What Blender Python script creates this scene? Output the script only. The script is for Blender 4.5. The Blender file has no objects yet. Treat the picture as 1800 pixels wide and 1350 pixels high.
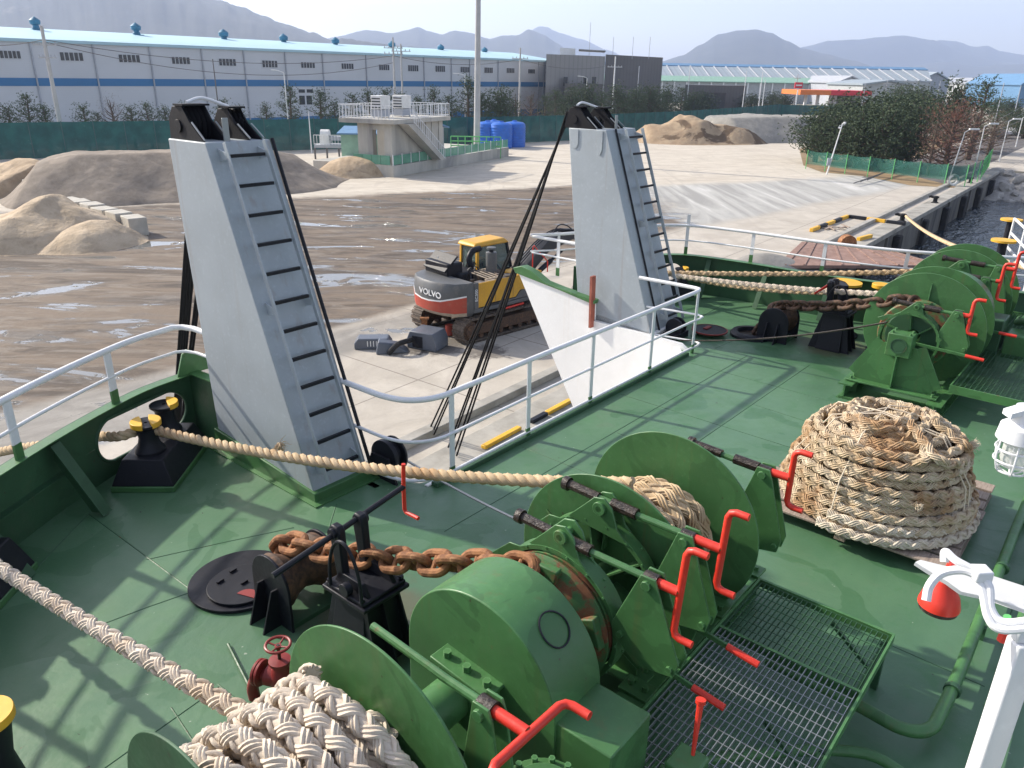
import bpy, bmesh, math, random
import numpy as np
from mathutils import Vector, Matrix, noise as mnoise
R_ = math.radians
random.seed(7)
SC = bpy.context.scene
COL = SC.collection
# ------------------------------------------------------------------ camera
CAMZ = 4.5
PITCH, ROLL, FPX = R_(21.8745), R_(1.0), 1350.0
cam_d = bpy.data.cameras.new('camera')
cam_d.sensor_width = 36.0
cam_d.lens = 36.0 * FPX / 1800.0
cam_d.clip_start = 0.05
cam_d.clip_end = 60000
cam = bpy.data.objects.new('camera', cam_d)
COL.objects.link(cam)
SC.camera = cam
_f = Vector((0, math.cos(PITCH), -math.sin(PITCH)))
_r = Vector((1, 0, 0)); _u = _r.cross(_f)
_R = _r * math.cos(ROLL) + _u * math.sin(ROLL)
_U = -_r * math.sin(ROLL) + _u * math.cos(ROLL)
cam.matrix_world = Matrix(((_R.x, _U.x, -_f.x, 0), (_R.y, _U.y, -_f.y, 0), (_R.z, _U.z, -_f.z, CAMZ), (0, 0, 0, 1)))
SC.render.resolution_x, SC.render.resolution_y = 1024, 768
# ------------------------------------------------------------------ light
SUN_AZ, SUN_EL = 153.0, 33.0        # direction the light comes from
world = bpy.data.worlds.new('World'); SC.world = world; world.use_nodes = True
wn = world.node_tree
bg = wn.nodes['Background']
sky = wn.nodes.new('ShaderNodeTexSky'); sky.sky_type = 'NISHITA'; sky.sun_disc = False
sky.sun_elevation = R_(SUN_EL); sky.sun_rotation = R_(90 - SUN_AZ)
sky.air_density = 1.0; sky.dust_density = 1.5; sky.ozone_density = 1.0; sky.altitude = 0
hs = wn.nodes.new('ShaderNodeHueSaturation'); hs.inputs['Saturation'].default_value = 0.62
wn.links.new(sky.outputs[0], hs.inputs['Color']); tint = wn.nodes.new('ShaderNodeMix'); tint.data_type = 'RGBA'; tint.blend_type = 'MULTIPLY'; tint.inputs[0].default_value = 1; tint.inputs[7].default_value = (1, .965, .985, 1)
wn.links.new(hs.outputs[0], tint.inputs[6]); wn.links.new(tint.outputs[2], bg.inputs[0])
bg.inputs[1].default_value = 0.15
sl = bpy.data.lights.new('sun', 'SUN'); sl.energy = 4.3; sl.angle = R_(1.2); sl.color = (1.0, 0.92, 0.79)
sun = bpy.data.objects.new('sun', sl); COL.objects.link(sun)
sd = Vector((math.cos(R_(SUN_AZ)) * math.cos(R_(SUN_EL)), math.sin(R_(SUN_AZ)) * math.cos(R_(SUN_EL)), math.sin(R_(SUN_EL))))
sun.rotation_euler = sd.to_track_quat('Z', 'Y').to_euler(); sun.location = sd * 60
SC.view_settings.view_transform = 'Standard'; SC.view_settings.look = 'None'
SC.view_settings.gamma = 1.0; SC.view_settings.exposure = 0.68
SC.render.engine = 'CYCLES'
SC.cycles.volume_bounces = 2
# ------------------------------------------------------------------ surveying helpers
ZQ = -4.2
HAZE = 2.0e-4
def ray(x, y): return _f + _R * ((x - 900) / FPX) - _U * ((y - 675) / FPX)
def P(x, y, z=ZQ):
    d = ray(x, y); t = (z - CAMZ) / d.z; return Vector((d.x * t, d.y * t, z))
def PD(x, y, D):
    d = ray(x, y); t = D / d.y; return Vector((d.x * t, D, CAMZ + d.z * t))
TH = R_(50.5)
OX, OY = -0.69852, 8.14556
CA, SA_ = math.cos(TH), math.sin(TH)
def S(x, y, z=0):
    q = P(x, y, z); dx, dy = q.x - OX, q.y - OY
    return (dx * CA + dy * SA_, -dx * SA_ + dy * CA, z)
class Frame:
    def __init__(s, ox=0, oy=0, oz=0, ang=0): s.o = (ox, oy, oz); s.ang = ang
    def w(s, p):
        c, n = math.cos(s.ang), math.sin(s.ang)
        return Vector((s.o[0] + c * p[0] - n * p[1], s.o[1] + n * p[0] + c * p[1], s.o[2] + p[2]))
SHIP = Frame(OX, OY, 0, TH)
WORLD = Frame()
def Wp(v):                     # world point -> ship coordinates
    dx, dy = v[0] - OX, v[1] - OY
    return (dx * CA + dy * SA_, -dx * SA_ + dy * CA, v[2])
# ------------------------------------------------------------------ object helpers
FR = {}
def tag(o, label=None, cat=None, group=None, kind=None):
    if label: o['label'] = label
    if cat: o['category'] = cat
    if group: o['group'] = group
    if kind: o['kind'] = kind
    return o
def thing(name, label, cat, base=(0, 0, 0), frame=SHIP, group=None):
    o = bpy.data.objects.new(name, None); COL.objects.link(o)
    o.empty_display_size = 0.1
    o.location = frame.w(base); o.rotation_euler = (0, 0, frame.ang)
    FR[o] = (frame, Vector(base)); return tag(o, label, cat, group)
def dup(root, loc=None, rz=None, label=None, parent=None, scale=None):
    c = root.copy(); COL.objects.link(c)
    if parent is not None: c.parent = parent
    if loc is not None: c.location = loc
    if rz is not None: c.rotation_euler = (0, 0, rz)
    if scale is not None: c.scale = scale
    if label: c['label'] = label
    for ch in list(root.children): dup(ch, parent=c)
    return c
def frames(pts, up=(0, 0, 1), closed=False):
    n = len(pts); pts = [Vector(p) for p in pts]; T = []
    for i in range(n):
        if closed: t = pts[(i + 1) % n] - pts[i - 1]
        else: t = pts[min(i + 1, n - 1)] - pts[max(i - 1, 0)]
        T.append(t.normalized() if t.length > 1e-9 else Vector((1, 0, 0)))
    u = Vector(up)
    if abs(u.dot(T[0])) > 0.97: u = Vector((1, 0, 0)) if abs(T[0].x) < .9 else Vector((0, 1, 0))
    N = [(u - T[0] * u.dot(T[0])).normalized()]
    for i in range(1, n):
        v = N[-1] - T[i] * N[-1].dot(T[i])
        N.append(v.normalized() if v.length > 1e-6 else N[-1])
    return pts, T, N
class MB:
    def __init__(s): s.v = []; s.f = []
    def add(s, vs, fs):
        k = len(s.v); s.v += [tuple(v) for v in vs]; s.f += [tuple(i + k for i in f) for f in fs]; return s
    def box(s, x0, x1, y0, y1, z0, z1, M=None):
        vs = [Vector((x, y, z)) for z in (z0, z1) for x, y in ((x0, y0), (x1, y0), (x1, y1), (x0, y1))]
        if M: vs = [M @ v for v in vs]
        return s.add(vs, [(3, 2, 1, 0), (4, 5, 6, 7), (0, 1, 5, 4), (1, 2, 6, 5), (2, 3, 7, 6), (3, 0, 4, 7)])
    def hexa(s, lo, hi):       # two quads (bottom ccw, top ccw)
        n = len(lo)
        return s.add(list(lo) + list(hi), [tuple(range(n))[::-1], tuple(range(n, 2 * n))] + [(i, (i + 1) % n, n + (i + 1) % n, n + i) for i in range(n)])
    def prism(s, pts, axis, d0, d1):   # 2-D outline pushed along an axis: 'x': pts=(y,z) 'y': (x,z) 'z': (x,y)
        f = {'x': lambda p, d: (d, p[0], p[1]), 'y': lambda p, d: (p[0], d, p[1]), 'z': lambda p, d: (p[0], p[1], d)}[axis]
        return s.hexa([f(p, d0) for p in pts], [f(p, d1) for p in pts])
    def bar(s, p, q, w, h, up=(0, 0, 1)):  # rectangular bar from p to q
        p, q = Vector(p), Vector(q); t = (q - p).normalized(); u = Vector(up)
        if abs(t.dot(u)) > .98: u = Vector((1, 0, 0))
        a = t.cross(u).normalized(); b = a.cross(t).normalized(); a = a * w / 2; b = b * h / 2
        return s.hexa([p - a - b, p + a - b, p + a + b, p - a + b], [q - a - b, q + a - b, q + a + b, q - a + b])
    def tube(s, pts, r, n=10, closed=False, caps=True, up=(0, 0, 1)):
        pts, T, N = frames(pts, up, closed); m = len(pts); vs = []
        for i in range(m):
            b = T[i].cross(N[i]); rr = r[i] if hasattr(r, '__len__') else r
            for k in range(n):
                a = 2 * math.pi * k / n; vs.append(pts[i] + (N[i] * math.cos(a) + b * math.sin(a)) * rr)
        fs = []
        for i in range(m if closed else m - 1):
            j = (i + 1) % m
            for k in range(n):
                l = (k + 1) % n; fs.append((i * n + k, i * n + l, j * n + l, j * n + k))
        if caps and not closed: fs += [tuple(range(n))[::-1], tuple(range((m - 1) * n, m * n))]
        return s.add(vs, fs)
    def cyl(s, p, q, r, r2=None, n=24): return s.tube([p, q], [r, r if r2 is None else r2], n)
    def lathe(s, prof, c=(0, 0, 0), axis='z', n=32, a0=0, a1=360):   # prof: (radius, along)
        full = abs(a1 - a0) >= 360; m = n if full else n + 1; vs = []; k = len(prof)
        for i in range(m):
            a = R_(a0 + (a1 - a0) * i / n); ca, sa = math.cos(a), math.sin(a)
            for r, h in prof:
                p = {'z': (r * ca, r * sa, h), 'x': (h, r * ca, r * sa), 'y': (r * ca, h, r * sa)}[axis]
                vs.append((p[0] + c[0], p[1] + c[1], p[2] + c[2]))
        fs = []
        for i in range(n):
            j = (i + 1) % m
            for l in range(k - 1): fs.append((i * k + l, j * k + l, j * k + l + 1, i * k + l + 1))
        return s.add(vs, fs)
    def disc(s, c, r, t, axis='x', n=64):    # solid plate of thickness t
        return s.lathe([(0, -t / 2), (r, -t / 2), (r, t / 2), (0, t / 2)], c, axis, n)
    def grid(s, fn, nu, nv):
        vs = [fn(i / (nu - 1), j / (nv - 1)) for j in range(nv) for i in range(nu)]
        return s.add(vs, [(j * nu + i, j * nu + i + 1, (j + 1) * nu + i + 1, (j + 1) * nu + i) for j in range(nv - 1) for i in range(nu - 1)])
    def build(s, name, mat, parent=None, base=None, frame=SHIP, bevel=0, smooth=35, fix=True):
        if parent is not None: frame, b = FR[parent]
        else: b = Vector(base if base is not None else (0, 0, 0))
        me = bpy.data.meshes.new(name)
        me.from_pydata([(v[0] - b[0], v[1] - b[1], v[2] - b[2]) for v in s.v], [], s.f)
        if fix:
            bm = bmesh.new(); bm.from_mesh(me)
            bmesh.ops.remove_doubles(bm, verts=bm.verts, dist=1e-5)
            bmesh.ops.recalc_face_normals(bm, faces=bm.faces); bm.to_mesh(me); bm.free()
        if smooth:
            me.polygons.foreach_set('use_smooth', [True] * len(me.polygons)); me.set_sharp_from_angle(angle=R_(smooth))
        me.materials.append(mat)
        o = bpy.data.objects.new(name, me); COL.objects.link(o); FR[o] = (frame, b)
        if parent is not None: o.parent = parent
        else: o.location = frame.w(b); o.rotation_euler = (0, 0, frame.ang)
        if bevel:
            m = o.modifiers.new('bevel', 'BEVEL'); m.width = bevel; m.segments = 2; m.limit_method = 'ANGLE'; m.angle_limit = R_(40)
        return o
def bolts(name, mat, parent, spots, r=.02, h=.035, d=(0, 0, 1)):
    first = None
    for q in spots:
        q = Vector(q); dv = Vector(d) * h
        if first is None: first = MB().cyl(q, q + dv, r, n=6).build(name, mat, parent); q0 = q
        else: o = first.copy(); COL.objects.link(o); o.parent = parent; o.location = q - q0
def resample(pts, step):
    pts = [Vector(p) for p in pts]; L = [0]
    for i in range(1, len(pts)): L.append(L[-1] + (pts[i] - pts[i - 1]).length)
    n = max(2, int(L[-1] / step)); out = []; j = 0
    for i in range(n + 1):
        d = L[-1] * i / n
        while j < len(L) - 2 and L[j + 1] < d: j += 1
        t = (d - L[j]) / max(1e-9, L[j + 1] - L[j]); out.append(pts[j].lerp(pts[j + 1], min(1, max(0, t))))
    return out
def spline(ctrl, n=12):
    c = [Vector(p) for p in ctrl]; c = [c[0] * 2 - c[1]] + c + [c[-1] * 2 - c[-2]]; out = []
    for i in range(1, len(c) - 2):
        for k in range(n):
            t = k / n; a, b, d, e = c[i - 1], c[i], c[i + 1], c[i + 2]
            out.append(0.5 * ((2 * b) + (d - a) * t + (2 * a - 5 * b + 4 * d - e) * t * t + (3 * b - a - 3 * d + e) * t ** 3))
    out.append(c[-2]); return out
def sag(p, q, s, n=24):
    p, q = Vector(p), Vector(q)
    return [p.lerp(q, i / n) - Vector((0, 0, s * 4 * (i / n) * (1 - i / n))) for i in range(n + 1)]
def rope(mb, pts, R, kind='braid', pitch=None, step=None, seed=0, ns=6):
    rnd = random.Random(seed)
    pitch = pitch or R * 6.5; step = pitch / (16 if kind == 'braid' else 12)
    pts = resample(pts, step); pts, T, N = frames(pts)
    strands = [(sg, ph + of) for sg in (1, -1) for ph in (0, math.pi) for of in (-.56, 0, .56)] if kind == 'braid' else [(1, i * 2 * math.pi / 3) for i in range(3)]
    n = len(pts); B = [T[i].cross(N[i]) for i in range(n)]
    mb.tube(pts, R * .60, 8)
    for sg, ph in strands:
        vs = []; jit = rnd.uniform(-.03, .03) * R
        for i in range(n):
            w = 2 * math.pi * i * step / pitch; a = sg * w + ph + .05 * math.sin(i * .37 + ph)
            if kind == 'braid':
                rad = R * 0.62 + jit + sg * R * 0.17 * math.cos(2 * w); rs, rt = R * 0.23, R * 0.205
            else: rad = R * 0.50; rs = rt = R * 0.54
            o = N[i] * math.cos(a) + B[i] * math.sin(a); tn = (-N[i] * math.sin(a) + B[i] * math.cos(a)) * sg
            c = pts[i] + o * rad
            slope = rad * 2 * math.pi / pitch
            d = (T[i] + tn * slope).normalized(); side = d.cross(o)
            for k in range(ns):
                t = 2 * math.pi * k / ns; vs.append(c + o * math.cos(t) * rs + side * math.sin(t) * rt)
        fs = []
        for i in range(n - 1):
            for k in range(ns):
                l = (k + 1) % ns; fs.append((i * ns + k, i * ns + l, (i + 1) * ns + l, (i + 1) * ns + k))
        fs += [tuple(range(ns))[::-1], tuple(range((n - 1) * ns, n * ns))]
        mb.add(vs, fs)
    return mb
# ------------------------------------------------------------------ materials
def nt(name):
    m = bpy.data.materials.new(name); m.use_nodes = True; t = m.node_tree; b = t.nodes['Principled BSDF']; return m, t, b
def nd(t, kind, **kw):
    n = t.nodes.new(kind)
    for k, v in kw.items():
        if k.startswith('_'): setattr(n, k[1:], v)
        else: n.inputs[k].default_value = v
    return n
def noise_n(t, scale, detail=5, rough=.55, vec=None, dist=0):
    n = nd(t, 'ShaderNodeTexNoise', Scale=scale, Detail=detail, Roughness=rough, Distortion=dist)
    if vec is not None: t.links.new(vec, n.inputs['Vector'])
    return n.outputs['Fac']
def ramp(t, fac, a, b, va=0.0, vb=1.0):
    n = nd(t, 'ShaderNodeMapRange'); n.inputs[1].default_value = a; n.inputs[2].default_value = b; n.inputs[3].default_value = va; n.inputs[4].default_value = vb
    n.interpolation_type = 'SMOOTHSTEP'; t.links.new(fac, n.inputs[0]); return n.outputs[0]
def mix(t, fac, a, b):
    n = nd(t, 'ShaderNodeMix', _data_type='RGBA')
    if hasattr(fac, 'links'): t.links.new(fac, n.inputs[0])
    else: n.inputs[0].default_value = fac
    for s, i in ((a, 6), (b, 7)):
        if hasattr(s, 'links'): t.links.new(s, n.inputs[i])
        else: n.inputs[i].default_value = (*s[:3], 1)
    return n.outputs[2]
def math_(t, op, a, b=0.0, c=None):
    n = nd(t, 'ShaderNodeMath', _operation=op)
    for i, s in enumerate((a, b) if c is None else (a, b, c)):
        if hasattr(s, 'links'): t.links.new(s, n.inputs[i])
        else: n.inputs[i].default_value = s
    return n.outputs[0]
def coord(t, kind='Object', scale=None, rot=None):
    c = nd(t, 'ShaderNodeTexCoord').outputs[kind]
    if scale or rot:
        m = nd(t, 'ShaderNodeMapping'); t.links.new(c, m.inputs[0])
        if scale: m.inputs['Scale'].default_value = scale
        if rot: m.inputs['Rotation'].default_value = rot
        c = m.outputs[0]
    return c
def bump(t, b, h, strength=.3, dist=.02):
    n = nd(t, 'ShaderNodeBump', Strength=strength, Distance=dist); t.links.new(h, n.inputs['Height']); t.links.new(n.outputs[0], b.inputs['Normal'])
def paint(name, col, rough=.42, edge=0.0, patch=0.0, var=.18, rust=0.0, rustcol=(.16, .055, .02), dirt=0.15, dirtcol=(.12, .1, .08), scale=1.0, bm=.12, metal=0, streak=0):
    m, t, b = nt(name); c = coord(t)
    big = noise_n(t, 1.3 * scale, 5, .6, c); fine = noise_n(t, 22 * scale, 6, .65, c)
    lo = tuple(x * (1 - var) for x in col); hi = tuple(min(1, x * (1 + var)) for x in col)
    k = mix(t, ramp(t, big, .3, .7), lo, hi)
    k = mix(t, math_(t, 'MULTIPLY', ramp(t, fine, .5, .78), .35), k, tuple(min(1, x * 1.5 + .02) for x in col))
    if dirt: k = mix(t, math_(t, 'MULTIPLY', ramp(t, noise_n(t, 3.1 * scale, 8, .7, c), .5, .75), dirt), k, dirtcol)
    if streak:
        sv = coord(t, 'Object', (9, 9, .35)); k = mix(t, math_(t, 'MULTIPLY', ramp(t, noise_n(t, 1.0, 4, .6, sv), .55, .75), streak), k, rustcol)
    if patch:
        pm_ = ramp(t, noise_n(t, 1.7 * scale, 3, .5, coord(t, 'Object', None, (.4, .9, .3)), 1.2), .56, .575); k = mix(t, math_(t, 'MULTIPLY', pm_, patch), k, tuple(x * .72 for x in col))
        pm_ = ramp(t, noise_n(t, 5.5 * scale, 9, .75, c, .4), .66, .70); k = mix(t, math_(t, 'MULTIPLY', pm_, patch), k, (.20, .24, .12))
        pm_ = ramp(t, noise_n(t, 14 * scale, 3, .5, c), .735, .75); k = mix(t, math_(t, 'MULTIPLY', pm_, .8), k, (.05, .035, .02))
    if edge:
        bv = nd(t, 'ShaderNodeBevel'); bv.samples = 4; bv.inputs['Radius'].default_value = .012; ge = nd(t, 'ShaderNodeNewGeometry'); dt = nd(t, 'ShaderNodeVectorMath', _operation='DOT_PRODUCT'); t.links.new(bv.outputs[0], dt.inputs[0]); t.links.new(ge.outputs['Normal'], dt.inputs[1])
        em = ramp(t, dt.outputs['Value'], .985, .90); em = math_(t, 'MULTIPLY', em, ramp(t, noise_n(t, 9, 6, .7, c), .38, .6)); k = mix(t, math_(t, 'MULTIPLY', em, edge), k, tuple(min(1, x * 1.9 + .05) for x in col)); k = mix(t, math_(t, 'MULTIPLY', em, ramp(t, noise_n(t, 4, 6, .7, c), .62, .68)), k, rustcol)
    rg = ramp(t, fine, .2, .8, rough - .08, rough + .14)
    if rust:
        rn = noise_n(t, 2.6 * scale, 10, .72, c); rm = ramp(t, rn, 1 - rust - .03, 1 - rust + .05)
        rc = mix(t, fine, tuple(x * .6 for x in rustcol), tuple(x * 1.7 for x in rustcol)); k = mix(t, rm, k, rc)
        rg = math_(t, 'MAXIMUM', rg, math_(t, 'MULTIPLY', rm, .85))
    t.links.new(k, b.inputs['Base Color']); t.links.new(rg, b.inputs['Roughness']); b.inputs['Metallic'].default_value = metal
    if bm: bump(t, b, math_(t, 'ADD', big, math_(t, 'MULTIPLY', fine, .25)), bm, .02)
    if max(col) < .03: b.inputs['Specular IOR Level'].default_value = .25
    return m
def rough_mat(name, c1, c2, scale=4, rough=.9, c3=None, bm=.4, bd=.02, stretch=None, kind='Object', t3=(.55, .7), det=9):
    m, t, b = nt(name); c = coord(t, kind, stretch)
    n = noise_n(t, scale, det, .65, c); k = mix(t, ramp(t, n, .3, .7), c1, c2)
    if c3: k = mix(t, ramp(t, noise_n(t, scale * .37, 6, .6, c, 1.0), *t3), k, c3)
    k = mix(t, math_(t, 'MULTIPLY', noise_n(t, scale * 9, 4, .6, c), .3), k, tuple(x * .55 for x in c1))
    t.links.new(k, b.inputs['Base Color']); b.inputs['Roughness'].default_value = rough
    if bm: bump(t, b, n, bm, bd)
    return m
M = {}
GREEN = (.056, .160, .052)
M['green'] = paint('green_machine_paint', GREEN, .40, .7, .55, .16, 0.31, (.16, .07, .03), .14, streak=.22)
M['green_rusty'] = paint('green_paint_rust', GREEN, .5, .5, .5, .2, 0.50, (.15, .06, .026), .3)
M['green_dark'] = paint('green_dull_paint', (.028, .088, .038), .5, .4, .4, .2, .31)
M['black'] = paint('black_paint', (.011, .012, .018), .42, .25, 0, .2, 0.27, (.10, .045, .02), .12, (.05, .045, .04))
M['black_matt'] = paint('matt_black_paint', (.007, .007, .010), .6, 0, 0, .2, 0, dirt=0)
M['grease'] = rough_mat('black_grease', (.012, .009, .007), (.05, .032, .022), 30, .35, bm=1, bd=.01)
M['grey'] = paint('pale_grey_paint', (.35, .39, .42), .5, .3, 0, .06, 0.29, (.25, .16, .1), .14, (.3, .29, .27), .8, .05, 0, .30)
M['white'] = paint('white_paint', (.74, .75, .76), .4, 0, 0, .05, .31, (.35, .2, .12), .08, (.45, .42, .38))
M['white_hull'] = paint('white_hull_paint', (.82, .82, .81), .45, 0, 0, .04, .30, (.5, .32, .14), .12, (.6, .56, .5), .8, .08, 0, .1)
M['red'] = paint('red_paint', (.62, .035, .018), .38, .3, 0, .15, 0.3, (.12, .03, .02), .1)
M['red_dull'] = paint('red_valve_paint', (.22, .022, .02), .45, .2, 0, .2, .35, (.09, .02, .015), .2)
M['yellow'] = paint('yellow_paint', (.75, .42, .03), .45, 0, 0, .12, .32, (.2, .1, .04), .2)
M['rust'] = rough_mat('rusty_iron', (.14, .052, .02), (.40, .18, .07), 14, .8, (.52, .28, .13), .8, .01)
M['rust_dark'] = rough_mat('dark_rusty_iron', (.035, .022, .016), (.14, .07, .035), 16, .75, (.2, .1, .05), .8, .01)
M['ramp_brown'] = rough_mat('brown_ramp_steel', (.22, .13, .10), (.34, .22, .18), 3, .8, (.16, .10, .08), .5)
M['red_primer'] = rough_mat('red_primer', (.26, .07, .045), (.38, .12, .08), 6, .7)
M['wire'] = paint('black_wire', (.008, .008, .009), .8, 0, 0, .3, 0, dirt=0)
M['steel'] = paint('galvanised_steel', (.34, .36, .37), .42, 0, 0, .15, .28, metal=.6)
M['concrete'] = rough_mat('concrete', (.30, .285, .25), (.44, .42, .38), 1.2, .9, (.2, .19, .17), .3, .02, t3=(.5, .75))
M['cblock'] = rough_mat('concrete_block', (.42, .40, .35), (.56, .53, .47), 1.5, .9, bm=.4)
def rope_mat(name, base, hi, stain, blue=None, amt=.55):
    m, t, b = nt(name); c = coord(t)
    n = noise_n(t, 1.6, 6, .6, c); f = noise_n(t, 55, 5, .6, c)
    k = mix(t, ramp(t, noise_n(t, 5, 6, .6, c), .3, .7), base, hi)
    k = mix(t, math_(t, 'MULTIPLY', ramp(t, n, amt, amt + .12), .75), k, stain)
    k = mix(t, math_(t, 'MULTIPLY', ramp(t, noise_n(t, 2.3, 8, .65, c), .58, .7), .5), k, (.2, .17, .13))
    if blue: k = mix(t, math_(t, 'MULTIPLY', ramp(t, noise_n(t, 1.15, 3, .5, coord(t, 'Object', (1, 1, 1.6), (0, 0, 1.3))), .67, .70), .6), k, blue)
    k = mix(t, math_(t, 'MULTIPLY', f, .35), k, tuple(x * .5 for x in base))
    t.links.new(k, b.inputs['Base Color']); b.inputs['Roughness'].default_value = .85
    fib = noise_n(t, 1, 3, .6, coord(t, 'Object', (130, 130, 130))); bump(t, b, math_(t, 'ADD', fib, f), .5, .006)
    return m
M['rope_white'] = rope_mat('white_rope_fibre', (.60, .50, .40), (.74, .66, .55), (.50, .38, .26))
M['rope_tan'] = rope_mat('tan_rope_fibre', (.50, .37, .22), (.66, .50, .32), (.38, .22, .10))
M['rope_coil'] = rope_mat('weathered_rope_fibre', (.44, .33, .20), (.66, .56, .42), (.34, .17, .06), (.10, .15, .19), .47)
M['rope_pale'] = rope_mat('pale_rope_fibre', (.55, .47, .36), (.70, .63, .52), (.45, .36, .22), None, .6)
M['twine'] = paint('twine', (.68, .58, .44), .8, 0, 0, .1)
M['wood'] = rough_mat('weathered_pallet_wood', (.26, .20, .16), (.42, .34, .28), 5, .85, (.2, .16, .14), .5, .01, (1.2, 14, 8))
# green deck plating
def deck_mat():
    m, t, b = nt('green_deck_paint'); c = coord(t)
    big = noise_n(t, .55, 6, .6, c, .6); mid = noise_n(t, 2.6, 8, .68, c, .4); fine = noise_n(t, 30, 6, .6, c)
    k = mix(t, ramp(t, big, .35, .65), (.066, .148, .076), (.090, .186, .096))
    sep = nd(t, 'ShaderNodeSeparateXYZ'); t.links.new(c, sep.inputs[0])
    vor = nd(t, 'ShaderNodeTexVoronoi', Scale=.42); t.links.new(c, vor.inputs['Vector'])
    k = mix(t, math_(t, 'MULTIPLY', vor.outputs['Color'], .18), k, (.085, .185, .12))
    k = mix(t, math_(t, 'MULTIPLY', ramp(t, mid, .52, .72), .38), k, (.035, .155, .045))
    k = mix(t, math_(t, 'MULTIPLY', ramp(t, noise_n(t, 1.1, 9, .72, c), .57, .72), .42), k, (.12, .15, .10))
    k = mix(t, ramp(t, noise_n(t, 12, 3, .5, c), .735, .75), k, (.30, .36, .28)); k = mix(t, ramp(t, noise_n(t, 10, 3, .5, coord(t, 'Object', (1.3, .9, 1), (0, 0, .7))), .745, .755), k, (.035, .03, .025))
    sc_ = noise_n(t, 1, 6, .7, coord(t, 'Object', (1.2, 14, 1), (0, 0, .5))); k = mix(t, math_(t, 'MULTIPLY', math_(t, 'MULTIPLY', ramp(t, sc_, .62, .72), ramp(t, noise_n(t, .9, 3, .5, c), .5, .6)), .5), k, (.16, .26, .16))
    pp_ = ramp(t, noise_n(t, .8, 3, .45, coord(t, 'Object', None, (0, 0, 1.2)), 1.6), .575, .585); k = mix(t, math_(t, 'MULTIPLY', pp_, .5), k, (.036, .118, .045))
    ed_ = ramp(t, noise_n(t, 2.2, 10, .78, c, .3), .655, .69); k = mix(t, math_(t, 'MULTIPLY', ed_, .6), k, (.13, .075, .045))
    k = mix(t, math_(t, 'MULTIPLY', ramp(t, fine, .55, .75), .22), k, (.10, .20, .12))
    # rust bleeding below the chain gear
    for cx, cy, rr in ((-2.35, -1.25, .75), (8.2, -1.7, .8), (-3.55, -1.75, .35)):
        vd = nd(t, 'ShaderNodeVectorMath', _operation='DISTANCE'); t.links.new(c, vd.inputs[0]); vd.inputs[1].default_value = (cx, cy, 0)
        dd = math_(t, 'ADD', vd.outputs['Value'], math_(t, 'MULTIPLY', mid, -.9))
        k = mix(t, math_(t, 'MULTIPLY', ramp(t, dd, rr - .45, rr - .95 + .1, 0, 1), .55), k, (.13, .085, .06))
    t.links.new(k, b.inputs['Base Color'])
    t.links.new(ramp(t, mid, .3, .7, .30, .50), b.inputs['Roughness'])
    bump(t, b, math_(t, 'ADD', big, math_(t, 'ADD', math_(t, 'MULTIPLY', mid, .25), math_(t, 'MULTIPLY', fine, .03))), .35, .05)
    return m
M['deck'] = deck_mat()
# ================================================================== SHIP
X0, X1, Y1 = -7.5, 13.0, 0.0
# deck plating: aft of the notch, plus the two bow horns
mb = MB()
def slab(poly, z0=-.12, z1=0.0): mb.prism(poly, 'z', z0, z1)
BL = [(-9.0, -6.0), (-7.2, -2.6), (-5.75, .55), (-4.55, 1.88), (-3.92, 2.32), (-3.34, 2.68), (-2.7, 3.02), (-2.05, 3.30), (-1.35, 3.42)]   # left bulwark plan
BR = [(7.0, 3.25), (8.2, 3.1), (9.1, 2.75), (9.75, 2.1), (9.95, .8), (10.0, -1.0), (10.4, -2.6), (11.4, -4.4), (13.5, -8)]
def finepath(pts, n=8): return [(v.x, v.y) for v in spline([(p[0], p[1], 0) for p in pts], n)]
poly = [(p[0] - .012, p[1] + .012) for p in finepath(BL)] + [(-.70, 3.1), (-.62, .95), (-.55, .55), (-.35, .2), (0.0, .04), (5.75, .04), (6.05, .16), (6.15, .5), (6.15, 3.15)] + [(p[0] + .012, p[1] + .012) for p in finepath(BR)] + [(13.5, -13), (-9, -13)]
from mathutils.geometry import tessellate_polygon
tri = tessellate_polygon([[Vector((p[0], p[1], 0)) for p in poly]])
n = len(poly)
mb.add([(p[0], p[1], 0) for p in poly] + [(p[0], p[1], -.12) for p in poly],
       [tuple(t) for t in tri] + [tuple(i + n for i in t)[::-1] for t in tri] + [(i, (i + 1) % n, n + (i + 1) % n, n + i) for i in range(n)])
tag(mb.build('ship_deck', M['deck'], smooth=0), 'green painted steel foredeck with weld seams', None, kind='structure')
# weld seams and plate laps, raised beads on the deck
mb = MB()
for p, q in [((-3.64, -.95), (-3.60, -2.4)), ((-4.6, 1.2), (-3.17, 2.42)), ((-3.2, 2.4), (-3.15, -.2)), ((-3.9, .45), (-3.2, .3)), ((-6.5, -1.3), (-3.65, -.98)),
             ((-4.4, -3.9), (-4.0, -.9)), ((-.9, -.75), (6.6, -.8)), ((-.9, -1.75), (6.9, -1.8)), ((1.2, -.1), (1.15, -2.9)), ((3.6, -.1), (3.55, -2.9)), ((5.6, -.1), (5.5, -2.6)),
             ((6.6, -.2), (9.6, -.5)), ((6.9, -2.6), (9.8, -2.3)), ((-1.9, .5), (-3.2, 1.1)), ((7.0, .8), (9.6, 1.0)), ((0.4, -3.2), (.35, -5.6)), ((1.5, -5.6), (5.5, -5.7)), ((-1.3, .55), (-2.3, -.4)), ((2.4, -.8), (2.35, -1.8)), ((4.6, -1.8), (4.5, -2.9))]:
    mb.tube([(p[0], p[1], -.003), ((p[0] + q[0]) / 2, (p[1] + q[1]) / 2 + .01, -.003), (q[0], q[1], -.003)], .0075, 6)
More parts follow.
